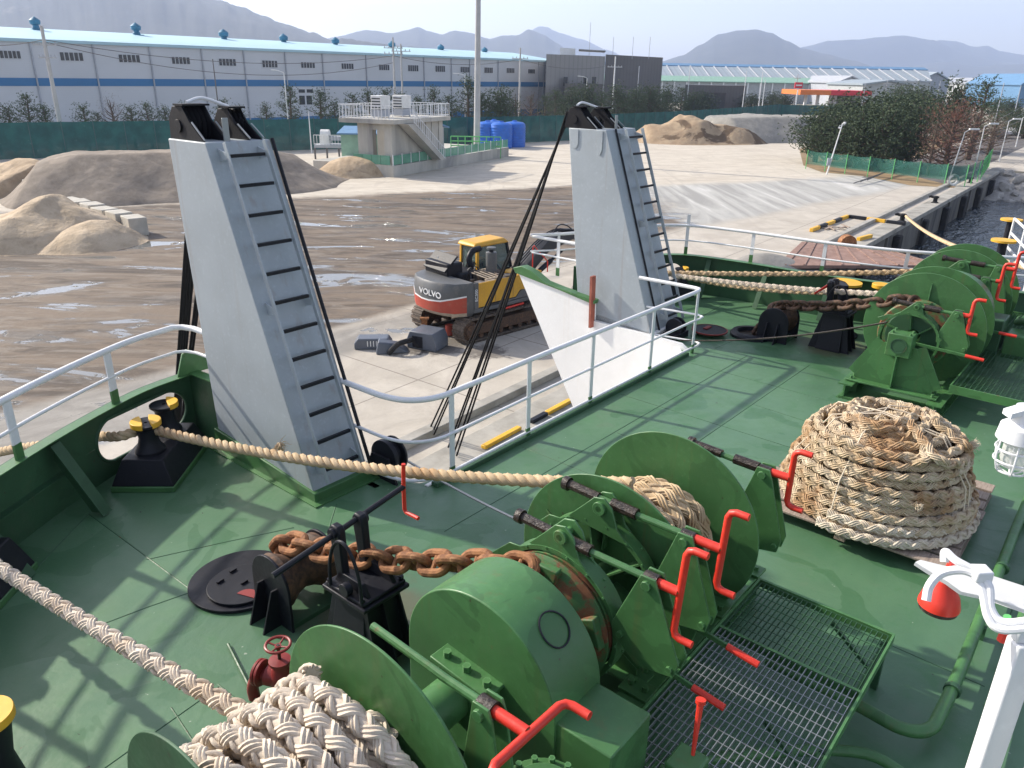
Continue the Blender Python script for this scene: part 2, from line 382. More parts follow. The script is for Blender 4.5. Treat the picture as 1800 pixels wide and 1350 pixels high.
tag(mb.build('deck_seams', M['green_dark'], base=(0, 0, 0)), 'raised weld beads across the green deck', None, kind='structure')
# ---------------- hull below the notch
hull = thing('ship_hull', 'white and green ship bow with a notch for the ramp', 'ship', (3, 0, -1))
mb = MB(); mb.prism([(-.30, -.045), (5.9, -.045), (5.9, .055), (-.30, .055)], 'z', -.34, .06)  # raised green coaming lip
mb.build('coaming', M['green_dark'], hull, bevel=.01)
mb = MB(); mb.prism([(-.35, .06), (6.0, .06), (6.0, .12), (-.35, .12)], 'z', -3.0, .012); mb.build('transom_plate', M['white_hull'], hull, bevel=.01)
# right horn inner wall, stem raking forward, rounded aft corner
mb = MB()
for x0, x1 in ((6.10, 6.19),):
    mb.prism([(.25, .10), (2.12, .14), (2.14, .52), (2.9, .62), (4.02, .80), (2.45, -1.85), (1.6, -3.4), (.12, -3.4), (.12, .02)], 'x', x0, x1)
arc = [(6.145 - .35 + .35 * math.sin(a), .09 + .35 - .35 * math.cos(a)) for a in [math.pi / 2 * i / 8 for i in range(9)]]
for i in range(8):
    (xa, ya), (xb, yb) = arc[i], arc[i + 1]
    mb.hexa([(xa, ya, -3.2), (xb, yb, -3.2), (xb - .03, yb + .03, -3.2), (xa - .03, ya + .03, -3.2)], [(xa, ya, .016), (xb, yb, .016), (xb - .03, yb + .03, .016), (xa - .03, ya + .03, .016)])
mb.build('horn_wall', M['white_hull'], hull, smooth=50)
mb = MB(); mb.prism([(2.1, .55), (2.12, .47), (2.9, .60), (4.06, .76), (4.12, .86), (3.9, .93), (3.62, .86), (3.3, .70), (2.9, .64)], 'x', 6.06, 6.26)
mb.build('horn_cap', M['green'], hull, bevel=.01)
mb = MB(); mb.bar((6.06, 2.13, .02), (6.06, 2.16, 1.02), .05, .13); mb.build('primer_strip', M['red_primer'], hull)
# left horn inner wall
mb = MB(); mb.prism([(.5, .0), (2.9, .0), (4.1, .80), (2.45, -1.85), (1.6, -3.4), (.5, -3.4)], 'x', -.78, -.70); mb.build('horn_wall', M['white_hull'], hull)
# outer shell skirts below both bulwarks
def wallstrip(pts, z0, z1, t, mat, name, parent, flare=0):
    mb = MB(); m = len(pts)
    lo, hi, lo2, hi2 = [], [], [], []
    for i in range(m):
        a = Vector(pts[max(0, i - 1)]); c = Vector(pts[min(m - 1, i + 1)]); d = (c - a).normalized(); nrm = Vector((-d.y, d.x)); p = Vector(pts[i])
        q = p + nrm * t
        lo.append((p.x - nrm.x * flare, p.y - nrm.y * flare, z0)); hi.append((p.x, p.y, z1)); lo2.append((q.x - nrm.x * flare, q.y - nrm.y * flare, z0)); hi2.append((q.x, q.y, z1))
    for i in range(m - 1):
        mb.add([lo[i], lo[i + 1], hi[i + 1], hi[i], lo2[i], lo2[i + 1], hi2[i + 1], hi2[i]], [(0, 1, 2, 3), (5, 4, 7, 6), (3, 2, 6, 7), (1, 0, 4, 5)] + ([(0, 3, 7, 4)] if i == 0 else []) + ([(1, 5, 6, 2)] if i == m - 2 else []))
    return mb.build(name, mat, parent)
wallstrip(BL, -3.4, -.1, .02, M['green_dark'], 'shell_plate', hull, .5)
wallstrip(BR, -3.4, -.1, .02, M['green_dark'], 'shell_plate', hull, .5)
# ---------------- bulwarks
def finepath(pts, n=8): return [(v.x, v.y) for v in spline([(p[0], p[1], 0) for p in pts], n)]
blw = thing('bulwark', 'dark green bulwark with an oval rope opening behind the left ramp tower', 'bulwark', (-3.9, 2.05, 0))
BLf = finepath(BL)
# plate with the oval opening cut out: build as strip, leaving the hole between path indices
def plate_with_hole(path, H, hole, name, mat, parent, t=.02):
    mb = MB(); L = [0]
    for i in range(1, len(path)): L.append(L[-1] + math.dist(path[i], path[i - 1]))
    def at(s):
        s = min(max(s, 0), L[-1] - 1e-6)
        for i in range(len(L) - 1):
            if L[i + 1] >= s:
                f = (s - L[i]) / (L[i + 1] - L[i]); return (path[i][0] + (path[i + 1][0] - path[i][0]) * f, path[i][1] + (path[i + 1][1] - path[i][1]) * f)
    s0, s1, zc, rz = hole; r = rz
    def prof(s):   # hole z-extent at s (stadium)
        if s <= s0 or s >= s1: return 0
        if s < s0 + r: d = s0 + r - s; return math.sqrt(max(0, r * r - d * d))
        if s > s1 - r: d = s - (s1 - r); return math.sqrt(max(0, r * r - d * d))
        return r
    ss = [L[-1] * i / 60 for i in range(61)] + [s0 + r * (1 - math.cos(a)) for a in [math.pi / 2 * i / 8 for i in range(9)]] + [s1 - r * (1 - math.cos(a)) for a in [math.pi / 2 * i / 8 for i in range(9)]]
    ss = sorted(set(round(x, 4) for x in ss if not (s0 + 1e-4 < x < s0 or False)))
    for a, b in zip(ss, ss[1:]):
        pa, pb = at(a), at(b); d = Vector((pb[0] - pa[0], pb[1] - pa[1])); 
        if d.length < 1e-4: continue
        nrm = Vector((-d.y, d.x)).normalized() * t; ha, hb = prof(a), prof(b)
        segs = [((0, zc - ha), (0, zc - hb)), ((zc + ha, H), (zc + hb, H))] if ha + hb > 1e-4 else [((0, H), (0, H))]
        for (za0, za1), (zb0, zb1) in segs:
            v = [(pa[0], pa[1], za0), (pb[0], pb[1], zb0), (pb[0], pb[1], zb1), (pa[0], pa[1], za1)]
            w = [(x + nrm.x, y + nrm.y, z) for x, y, z in v]
            mb.add(v + w, [(0, 1, 2, 3), (7, 6, 5, 4), (3, 2, 6, 7), (1, 0, 4, 5)])
    # rolled rim round the hole
    rim = []
    for k in range(48):
        a = 2 * math.pi * k / 48; cs = (s0 + r) if math.cos(a) < 0 else (s1 - r); s = cs + r * math.cos(a); p = at(s); rim.append((p[0], p[1], zc + r * math.sin(a)))
    o = mb.build(name, mat, parent)
    MB().tube(rim, .022, 8, closed=True).build('opening_rim', mat, parent)
    return o, at, L[-1]
HB = .88
def nearest(path, p):
    L = 0; best = (9e9, 0)
    for i in range(len(path)):
        if i: L += math.dist(path[i], path[i - 1])
        d = math.dist(path[i], p)
        if d < best[0]: best = (d, L)
    return best[1]
sl_ = nearest(BLf, (-2.25, 3.22))
o, atL, LL = plate_with_hole(BLf, HB, (sl_ - .62, sl_ + .78, .44, .27), 'plating', M['green_dark'], blw)
wallstrip(BLf, HB - .012, HB, -.13, M['green'], 'top_flange', blw)
wallstrip([(p[0], p[1] ) for p in BLf if p[0] < -3.2], .42, .432, -.09, M['green_dark'], 'stiffener', blw)
for s in (sl_ - 1.25, sl_ - 2.5, sl_ - 3.9, sl_ - 5.4):
    p = atL(s); q = atL(s + .02); d = Vector((q[0] - p[0], q[1] - p[1])).normalized(); nr = Vector((d.y, -d.x))
    mb = MB()
    a, b_ = Vector((p[0], p[1])), Vector((p[0], p[1])) + nr * .52
    th = d * .012
    A0, B0 = a + nr * .06, b_
    mb.hexa([(A0.x - th.x, A0.y - th.y, .80), (B0.x - th.x, B0.y - th.y, .02), (B0.x - nr.x * .17 - th.x, B0.y - nr.y * .17 - th.y, .02), (a.x + nr.x * .02 - th.x, a.y + nr.y * .02 - th.y, .62)],
            [(A0.x + th.x, A0.y + th.y, .80), (B0.x + th.x, B0.y + th.y, .02), (B0.x - nr.x * .17 + th.x, B0.y - nr.y * .17 + th.y, .02), (a.x + nr.x * .02 + th.x, a.y + nr.y * .02 + th.y, .62)])
    w = d * .07
    mb.hexa([(A0.x - w.x, A0.y - w.y, .81), (B0.x - w.x, B0.y - w.y, .02), (B0.x - w.x + nr.x * .015, B0.y - w.y + nr.y * .015, .02), (A0.x - w.x + nr.x * .015, A0.y - w.y + nr.y * .015, .81)],
            [(A0.x + w.x, A0.y + w.y, .81), (B0.x + w.x, B0.y + w.y, .02), (B0.x + w.x + nr.x * .015, B0.y + w.y + nr.y * .015, .02), (A0.x + w.x + nr.x * .015, A0.y + w.y + nr.y * .015, .81)])
    mb.build('brace', M['green_dark'], blw)
# short return of the bulwark down to the tower, with cap bracket
mb = MB(); mb.hexa([(-1.35, 3.42, 0), (-1.30, 2.62, 0), (-1.28, 2.62, 0), (-1.33, 3.42, 0)], [(-1.35, 3.42, HB), (-1.30, 2.62, HB), (-1.28, 2.62, HB), (-1.33, 3.42, HB)]); mb.build('return_plate', M['green_dark'], blw)
mb = MB(); mb.bar((-1.35, 3.46, HB + .01), (-1.30, 2.70, HB + .01), .14, .016); mb.build('return_flange', M['green'], blw)
mb = MB(); mb.prism([(-1.56, .88), (-1.06, .88), (-1.14, 1.08), (-1.39, 1.21), (-1.46, 1.16)], 'y', 3.30, 3.33); mb.build('cable_bracket', M['green'], blw, bevel=.005)
HR = .87
bru = thing('bulwark', 'long dark green bulwark on the far side behind the right ramp tower', 'bulwark', (9.75, .1, 0))
BRf = finepath(BR)
o, atR, LR = plate_with_hole(BRf, HR, (nearest(BRf, (9.15, 2.72)) - .75, nearest(BRf, (9.15, 2.72)) + .75, .42, .25), 'plating', M['green_dark'], bru)
wallstrip(BRf, HR - .012, HR, -.13, M['green'], 'top_flange', bru)
for s in (3.6, 4.9, 6.2):
    p = atR(s); q = atR(s + .02); d = Vector((q[0] - p[0], q[1] - p[1])).normalized(); nr = Vector((d.y, -d.x))
    a = Vector((p[0], p[1])); th = d * .05
    mb = MB(); pts = [(a + nr * .03, .8), (a + nr * .45, .02), (a + nr * .33, .02), (a + nr * .02, .6)]
    mb.hexa([(v.x - th.x * .2, v.y - th.y * .2, z) for v, z in pts], [(v.x + th.x * .2, v.y + th.y * .2, z) for v, z in pts])
    mb.hexa([(pts[0][0].x - th.x, pts[0][0].y - th.y, .8), (pts[1][0].x - th.x, pts[1][0].y - th.y, .02), (pts[1][0].x - th.x + nr.x * .012, pts[1][0].y - th.y + nr.y * .012, .02), (pts[0][0].x - th.x + nr.x * .012, pts[0][0].y - th.y + nr.y * .012, .8)],
            [(pts[0][0].x + th.x, pts[0][0].y + th.y, .8), (pts[1][0].x + th.x, pts[1][0].y + th.y, .02), (pts[1][0].x + th.x + nr.x * .012, pts[1][0].y + th.y + nr.y * .012, .02), (pts[0][0].x + th.x + nr.x * .012, pts[0][0].y + th.y + nr.y * .012, .8)])
    mb.build('brace', M['green_dark'], bru)
# ---------------- guard rails
def railing(label, tops, mids, posts, base, r=.034, rm=.020, pw=(.075, .016)):
    t = thing('guard_rail', label, 'railing', base)
    for p in tops: MB().tube(p, r, 12).build('top_rail', M['white'], t)
    for p in mids: MB().tube(p, rm, 10).build('mid_rail', M['white'], t)
    for a, b, d in posts:
        a, b = Vector(a), Vector(b); d = Vector((d[0], d[1], 0)).normalized()
        mb = MB(); mb.bar(a, b, pw[0], pw[1], up=(-d.y, d.x, 0)); o = mb.build('post', M['white'], t)
        f = (b - a).normalized(); MB().bar(a - f * .004, a + f * .16, pw[0] + .006, pw[1] + .006, up=(-d.y, d.x, 0)).build('painted_foot', M['green'], o)
    return t
zt = 1.12
def rr(z, cut=0): return spline([(-.62, 1.45, z), (-.62, .9, z), (-.60, .45, z), (-.48, .16, z), (-.2, .0, z), (.25, -.01, z), (1.6, 0, z), (2.9, 0, z), (4.6, 0, z), (5.95, 0, z)], 8)
railing('white guard rail of three bars along the edge of the ramp opening',
        [rr(zt) + [(6.12, .01, zt), (6.22, .06, zt), (6.24, .16, zt), (6.24, .6, zt), (6.22, 1.25, zt)]],
        [rr(.60) + [(6.2, -.02, .60), (6.36, .0, .60), (6.42, .12, .60), (6.38, .4, .60), (6.26, 1.08, .60)], rr(.10) + [(6.2, -.02, .10), (6.36, .0, .10), (6.42, .12, .10), (6.36, .4, .10), (6.26, .88, .10)]],
        [((x, -.005, 0), (x, -.005, zt - .02), (1, 0)) for x in (0, 1.44, 2.9, 4.6, 6.08)], (3, 0, 0))
def offs(pts, z, o=0): return [(p[0] + o, p[1], z) for p in pts]
top = [(p[0] + .02, p[1] - .06) for p in BLf if p[0] > -8]
def bl_rail(z, zt_end=None): return [(x, y, z) for x, y in top if x < -1.65] + [(-1.52, 3.34, z), (-1.42, 3.28, z), (-1.36, 3.12, z), (-1.34, 2.80, z)]
posts = []
for s in (sl_ - 5.3, sl_ - 3.5, sl_ - 1.72, sl_ - .28):
    p = atL(s); q = atL(s + .05); d = (q[0] - p[0], q[1] - p[1]); posts.append(((p[0] + .03, p[1] - .06, HB), (p[0] + .03, p[1] - .06, 1.50), d))
railing('white guard rail of two bars curving along the left bulwark top', [bl_rail(1.52)], [bl_rail(1.20)], posts, (-3.9, 2.05, HB), .036, .02, (.10, .018))
# right side: rail round the bow horn and along the far bulwark
tp = [(6.35, 2.35), (6.33, 3.2), (6.40, 3.75), (6.62, 3.9), (7.0, 3.8)] ; tb = [p for p in BRf if p[0] > 7.0 and p[1] > -6]
def br_rail(z): return spline([(6.35, 2.35, z), (6.35, 3.1, z), (6.35, 3.85, z)], 6) + spline([(6.42, 3.95, z), (7.0, 3.55, z), (8.0, 3.12, z)], 6) + [(x, y, z) for x, y in tb if x > 8.2]
posts = [((6.35, 3.2, .8), (6.35, 3.2, 1.5), (0, 1)), ((6.9, 3.6, .8), (6.9, 3.6, 1.5), (1, 0))]
for s in (1.6, 3.05, 4.5, 6.0, 7.5, 9.3):
    p = atR(s); q = atR(s + .05); posts.append(((p[0], p[1], HR), (p[0], p[1], 1.52 + (.22 if abs(s - 3.05) < .1 else 0)), (q[0] - p[0], q[1] - p[1])))
railing('white guard rail of two bars along the far right bulwark', [br_rail(1.5)], [br_rail(1.17)], posts, (9.75, .1, HR), .032, .018, (.07, .016))
# ---------------- ramp towers
def tower(label, mats, x0, x1t, botaft, botfore, topaft, topfore, ztop, xt0, xt1, lad, side, wires):
    t = thing('ramp_tower', label, 'tower', ((x0 + x1t) / 2, (botaft + botfore) / 2, 0))
    e_ = .03 if side < 0 else .0
    mb = MB(); mb.hexa([(x0 - e_, botaft - .06, 0), (x1t + .03, botaft - .06, 0), (x1t + .03, botfore + .06, 0), (x0 - e_, botfore + .06, 0)],
                       [(x0 - e_, botaft - .05, .12), (x1t + .03, botaft - .05, .12), (x1t + .03, botfore + .06, .30), (x0 - e_, botfore + .06, .30)]); mb.build('plinth', M['green'] if side < 0 else M['white_hull'], t, bevel=.01)
    mb = MB(); x0_ = x0 - (.09 if side < 0 else -.02); mb.hexa([(x0_, botaft - .14, .0), (x1t + .09, botaft - .14, .0), (x1t + .09, botfore + .12, .0), (x0_, botfore + .12, .0)],
                       [(x0_, botaft - .14, .018), (x1t + .09, botaft - .14, .018), (x1t + .09, botfore + .12, .018), (x0_, botfore + .12, .018)]); mb.build('base_plate', M['green'], t)
    mb = MB(); mb.hexa([(x0, botaft, .1), (x1t, botaft, .1), (x1t, botfore, .1), (x0, botfore, .1)], [(xt0, topaft, ztop), (xt1, topaft, ztop), (xt1, topfore, ztop), (xt0, topfore, ztop)])
    mb.build('column', M['grey'], t, bevel=.012)
    # ladder on the aft face
    la, lb, nr_ = lad
    z0, z1 = .22, ztop - .05
    def aft(z, off): f = (z - .1) / (ztop - .1); return botaft + (topaft - botaft) * f - off
    def lx(z, e): f = (z - .1) / (ztop - .1); return (la[0] + (la[1] - la[0]) * f) if e == 0 else (lb[0] + (lb[1] - lb[0]) * f)
    l = MB()
    for e in (0, 1): l.bar((lx(z0, e), aft(z0, .15), z0), (lx(z1, e), aft(z1, .15), z1 + .06), .06, .014, up=(1, 0, 0))
    lo = l.build('ladder', M['grey'], t, bevel=.003)
    for e in (0, 1):
        for z in (z0 + .12, (z0 + z1) / 2 + .1, z1 - .08): MB().hexa(*[[(lx(z, e) + s1 * .008, aft(z, 0) + .02, z - s0), (lx(z, e) + s1 * .008, aft(z, 0) + .02, z + s0), (lx(z, e) + s1 * .008, aft(z, .15), z + .03), (lx(z, e) + s1 * .008, aft(z, .15), z - .03)] for s0, s1 in ((.07, -1), (.07, 1))]).build('ladder_bracket', M['grey'], lo)
    for i in range(nr_):
        z = z0 + .14 + (z1 - z0 - .22) * i / (nr_ - 1); MB().bar((lx(z, 0) + .03, aft(z, .15), z), (lx(z, 1) - .03, aft(z, .15), z), .035, .035).build('rung', M['black'], lo)
    # head: cheek plates, sheaves, guards
    yc = (topaft + topfore) / 2 + .12
    def head(xc, nsh, rr_, yy, zz):
        w = nsh * .055
        for x in (xc - w / 2 - .02, xc + w / 2 + .02):
            pl = [(yy - .40, ztop - .0), (yy + .30, ztop - .0), (yy + .28, zz + .08), (yy + .18, zz + .20), (yy - .02, zz + .21), (yy - .14, zz + .06)]
            MB().prism(pl, 'x', x - .011, x + .011).build('cheek_plate', M['black_matt'], t, bevel=.004)
            MB().disc((x, yy + .08, zz), .07, .06, 'x', 16).build('pin_cap', M['black_matt'], t, bevel=.004)
        for i in range(nsh):
            x = xc + (i - (nsh - 1) / 2) * .055
            MB().lathe([(0.02, -.024), (rr_, -.024), (rr_ - .04, 0), (rr_, .024), (.02, .024)], (x, yy + .08, zz), 'x', 40).build('sheave', M['black_matt'], t)
        MB().bar((xc - w / 2 - .05, yy + .02, zz + .22), (xc + w / 2 + .05, yy + .02, zz + .22), .2, .02).build('head_guard', M['black_matt'], t)
        for x in (xc - w / 2 - .03, xc + w / 2 + .03):
            MB().tube([(x, yy - .42, ztop + .02), (x, yy - .20, zz + .05)], .010, 6).build('edge_bead', M['steel'], t)
    head(*wires[0]); head(*wires[1])
    x, y, z = wires[0][0], wires[0][3], wires[0][4]; x2 = wires[1][0]
    MB().tube(spline([(x, y + .12, z + .24), ((x + x2) / 2, y + .16, z + .28), (x2, y + .0, wires[1][4] + .22)], 8), .020, 8).build('crossing_pipe', M['white'], t)
    mb = MB(); mb.box((xt0 + xt1) / 2 - .15, (xt0 + xt1) / 2 - .08, topaft + .03, topaft + .05, ztop - .02, ztop + .24); mb.build('lug', M['steel'], t, bevel=.004)
    return t
T1 = tower('pale grey leaning ramp tower with ladder, the nearer one left of the opening', None, -1.42, -.64, .78, 2.72, 2.17, 2.95, 3.79, -1.42, -.63, ((-1.30, -1.30), (-.79, -.82), 12), -1, ((-1.24, 4, .23, 2.66, 3.93), (-.80, 2, .20, 2.58, 3.90)))
T2 = tower('pale grey leaning ramp tower with ladder, the farther one behind the white bow wall', None, 6.22, 7.30, .92, 2.55, 2.16, 2.98, 3.63, 6.22, 7.20, ((6.66, 6.60), (7.24, 7.16), 12), 1, ((6.34, 3, .22, 2.78, 3.78), (6.82, 2, .20, 2.62, 3.76)))
# scalloped cheek bases on the far tower
for x in (6.212, ):
    for y0, w, h in ((2.93, .18, .34), (2.36, .14, .42)):
        MB().prism([(y0, 3.62), (y0 - w, 3.62), (y0 - w * 1.05, 3.62 - h * .75), (y0 - w * .8, 3.62 - h), (y0 - w * .4, 3.62 - h), (y0 - .02, 3.62 - h * .5)], 'x', x - .008, x).build('doubler', M['grey'], T2, bevel=.004)
MB().tube([(-.605, 2.17, 3.80), (-.615, .76, .16)], .022, 8).build('cable_run', M['black'], T1)
MB().tube([(6.50, 2.14, 3.64), (6.50, .90, .12)], .018, 8).build('cable_run', M['black'], T2)
MB().disc((-.50, .62, .26), .22, .06).disc((-.42, .62, .26), .15, .10).disc((-.35, .62, .26), .22, .03).build('foot_sheave', M['black'], T1, bevel=.005)
MB().prism([(.35, 0), (.9, 0), (.78, .3), (.48, .3)], 'x', -.58, -.55).build('foot_sheave_bracket', M['black'], T1)
MB().disc((6.62, .66, .2), .17, .06).disc((6.70, .66, .2), .11, .08).disc((6.76, .66, .2), .17, .03).build('foot_sheave', M['black'], T2, bevel=.005)
MB().box(6.45, 6.9, .5, .8, 0, .12).build('foot_sheave_bracket', M['black'], T2, bevel=.01)
# ---------------- hoist wires
def wireset(label, xs, top, bot, base):
    t = thing('hoist_wires', label, 'cable', base)
    for i, (xa, dy) in enumerate(xs):
        MB().tube(sag((xa, top[0] + dy * .1, top[1]), (xa + dy * .15, bot[0] + dy, bot[1]), .05, 16), .022, 8).build('wire', M['wire'], t)
    return t
wireset('bundle of black hoist wires running down from the far tower head to the ramp', [(6.24, -.35), (6.28, -.2), (6.32, 0), (6.36, .12), (6.52, .9), (6.56, 1.02), (6.6, 1.2)], (3.08, 3.9), (6.25, -4.1), (6.3, 3, 3))
wireset('bundle of black hoist wires behind the near tower beyond the left bulwark', [(-1.12, -.25), (-1.06, -.1), (-1.0, 0), (-.94, .15), (-.80, .5), (-.74, .6)], (2.92, 3.95), (6.3, -4.1), (-1.2, 3, 3))
# ================================================================== DECK MACHINERY
G = M['green']
def bolt_ring(mb, c, R, n, r=.016, h=.03, axis='x', a0=0):
    for i in range(n):
        a = a0 + 2 * math.pi * i / n
        if axis == 'x': p = (c[0], c[1] + R * math.cos(a), c[2] + R * math.sin(a)); q = (p[0] - h, p[1], p[2])
        else: p = (c[0] + R * math.cos(a), c[1] + R * math.sin(a), c[2]); q = (p[0], p[1], p[2] + h)
        mb.cyl(p, q, r, n=6)
def spindle(t, x, y0, y1, z, hy, ang, red_from=None, reach=.14, arm=.27, zl=None, th=True):
    """brake screw along b from y0 (forward tip) to y1, crank handle at hy"""
    o = MB().tube([(x, y0, z + .03), (x, (y0 + hy) / 2, z), (x, hy, z)], .026, 10).build('brake_spindle', G, t)
    if th: MB().tube([(x, y0 + .02, z + .031), (x, y0 - .28, z + .018)], .038, 10).build('greased_thread', M['grease'], o)
    if th: MB().lathe([(.012, -.025), (.055, -.025), (.055, .025), (.012, .025)], (x, y0 + .02, z + .03), 'y', 12).build('end_nut', M['grease'], o)
    if th: MB().tube([(x, y0 - .40, z + .012), (x, y0 - .62, z + .005)], .045, 10).build('greased_sleeve', M['grease'], o)
    rf = y1 if red_from is None else red_from
    c, s = math.cos(ang), math.sin(ang); up = lambda k, yy: (x + s * k, yy, z + c * k)
    mb = MB(); mb.tube([(x, rf, z), (x, hy + .01, z)], .034, 12)
    pts = [up(arm, hy - reach), up(arm, hy - .05), up(arm - .015, hy - .015), up(arm - .05, hy), up(0, hy), up(-arm + .05, hy), up(-arm + .015, hy - .015), up(-arm, hy - .05), up(-arm, hy - reach)]
    mb.tube(pts, .026, 12); mb.build('crank_handle', M['red'], o)
def brake_post(t, x, y, ztop, zbot, w=.34):
    for dx in (-.055, .055):
        MB().prism([(y + .05, ztop + .06), (y - .06, ztop + .06), (y - .09, ztop - .02), (y - w * .95, zbot + .12), (y - w * .85, zbot), (y + w * .05, zbot - .05), (y + w * .75, zbot + .10), (y + w * .8, zbot + .20)], 'x', x + dx - .008, x + dx + .008).build('brake_post', G, t, bevel=.004)
    MB().cyl((x - .085, y, ztop), (x + .085, y, ztop), .036, n=8).build('post_pin', G, t, bevel=.003)
    for yy, zz in ((y - w * .75, zbot + .06), (y + w * .55, zbot + .14)): MB().cyl((x - .085, yy, zz), (x + .085, yy, zz), .024, n=8).build('post_pin', G, t)
    MB().lathe([(.028, -.05), (.06, -.05), (.06, .05), (.028, .05)], (x, y, ztop), 'y', 14).build('greased_block', M['grease'], t)
def brake_band(t, x, yc, zc, R, w=.11, es=1.0):
    mb = MB(); mb.lathe([(R - .035, -w / 2), (R, -w / 2), (R, w / 2), (R - .035, w / 2)], (x, yc, zc), 'x', 56, -60, 245); mb.build('brake_band', G, t)
    mb = MB()
    for a in range(-40, 240, 20): mb.cyl((x - w / 2 + .01, yc + (R - .01) * math.cos(R_(a)), zc + (R - .01) * math.sin(R_(a))), (x - w / 2 - .012, yc + (R - .01) * math.cos(R_(a)), zc + (R - .01) * math.sin(R_(a))), .010, n=6)
    for a in range(-50, 240, 30): mb.cyl((x + .02, yc + (R - .01) * math.cos(R_(a)), zc + (R - .01) * math.sin(R_(a))), (x + .02, yc + (R + .015) * math.cos(R_(a)), zc + (R + .015) * math.sin(R_(a))), .010, n=6)
    mb.build('band_rivets', G, t)
    for dx in (-.055, .055):
        MB().prism([(yc + u * es, zc + R + v * es) for u, v in ((-.30, -.10), (.26, -.05), (.12, .10), (.03, .20), (-.06, .22), (-.13, .16), (-.19, .0))], 'x', x + dx - .008, x + dx + .008).build('band_ear', G, t, bevel=.005)
    MB().disc((x - .075, yc - .03, zc + R + .13 * es), .055 * es, .03, 'x', 18).disc((x, yc - .03, zc + R + .13 * es), .03, .18, 'x', 12).build('ear_pin', G, t, bevel=.004)
    MB().prism([(yc + R * .93, zc + .22), (yc + R * 1.12, zc + .26), (yc + R * .80, zc + R * .78), (yc + R * .60, zc + R * .80)], 'x', x - w / 2, x - w / 2 + .012).build('band_lug', G, t, bevel=.003)
def pedal(t, x, y0, z0, y1, z1):
    o = MB().bar((x, y0, z0), (x, y1, z1), .045, .018, up=(1, 0, 0)).build('clutch_lever', G, t, bevel=.004)
    f = (Vector((x, y1, z1)) - Vector((x, y0, z0))).normalized(); e = Vector((x, y1, z1))
    MB().tube([e - f * .22, e + f * .02], .026, 10).build('red_grip', M['red'], o)
def windlass_common(t, yc, zc, R, xn, xf, mat2=None):
    """rope drum between flanges xn (near) and xf (far)"""
    for x, nm in ((xn, 1), (xf, 2)):
        fo = MB().disc((x, yc, zc), R, .016, 'x', 96).build('drum_flange', M['green'] if nm == 2 else (mat2 or M['green']), t, bevel=.004)
        for k in range(6):
            a = R_(30 + 60 * k); ca, sa = math.cos(a), math.sin(a)
            sgn = 1 if x == xf else -1
            MB().hexa([(x + sgn * .008, yc + ca * .25 + sa * .006, zc + sa * .25 - ca * .006), (x + sgn * .008, yc + ca * (R - .15) + sa * .006, zc + sa * (R - .15) - ca * .006), (x + sgn * .008, yc + ca * (R - .15) - sa * .006, zc + sa * (R - .15) + ca * .006), (x + sgn * .008, yc + ca * .25 - sa * .006, zc + sa * .25 + ca * .006)],
                      [(x + sgn * .08, yc + ca * .25 + sa * .006, zc + sa * .25 - ca * .006), (x + sgn * .02, yc + ca * (R - .15) + sa * .006, zc + sa * (R - .15) - ca * .006), (x + sgn * .02, yc + ca * (R - .15) - sa * .006, zc + sa * (R - .15) + ca * .006), (x + sgn * .08, yc + ca * .25 - sa * .006, zc + sa * .25 + ca * .006)]).build('flange_rib', G, fo)
    MB().lathe([(.26, xn), (.26, xf)], (0, yc, zc), 'x', 48).build('drum_barrel', G, t)
def gypsy(t, x, yc, zc, w=.30):
    """rusty chain wheel with whelps"""
    prof = [(.16, -w / 2), (.50, -w / 2), (.52, -w / 2 + .03), (.43, -w * .26), (.34, -.03), (.34, .03), (.43, w * .26), (.52, w / 2 - .03), (.50, w / 2), (.16, w / 2)]
    MB().lathe(prof, (x, yc, zc), 'x', 60).build('chain_wheel', M['green_rusty'], t)
    for k in range(5):
        a = R_(18 + 72 * k)
        for s in (-1, 1):
            mb = MB(); c, n_ = math.cos(a), math.sin(a)
            pr = [(.36, -.10), (.50, -.12), (.50, .12), (.36, .10)]
            mb.hexa([(x + s * .05, yc + c * r - n_ * d, zc + n_ * r + c * d) for r, d in pr], [(x + s * .12, yc + c * r - n_ * d, zc + n_ * r + c * d) for r, d in pr])
            mb.build('whelp', M['green_rusty'], t, bevel=.01)
def bedframe(t, x0, x1, y0, y1, z):
    for y in (y0, y1):
        mb = MB(); mb.box(x0, x1, y - .10, y + .10, z, z + .02); mb.box(x0, x1, y - .008, y + .008, .0, z); mb.box(x0, x1, y - .10, y + .10, 0, .015)
        x = x0 + .3
        while x < x1: mb.box(x - .006, x + .006, y - .095, y + .095, .015, z); x += .55
        mb.build('bed_beam', M['green'], t)
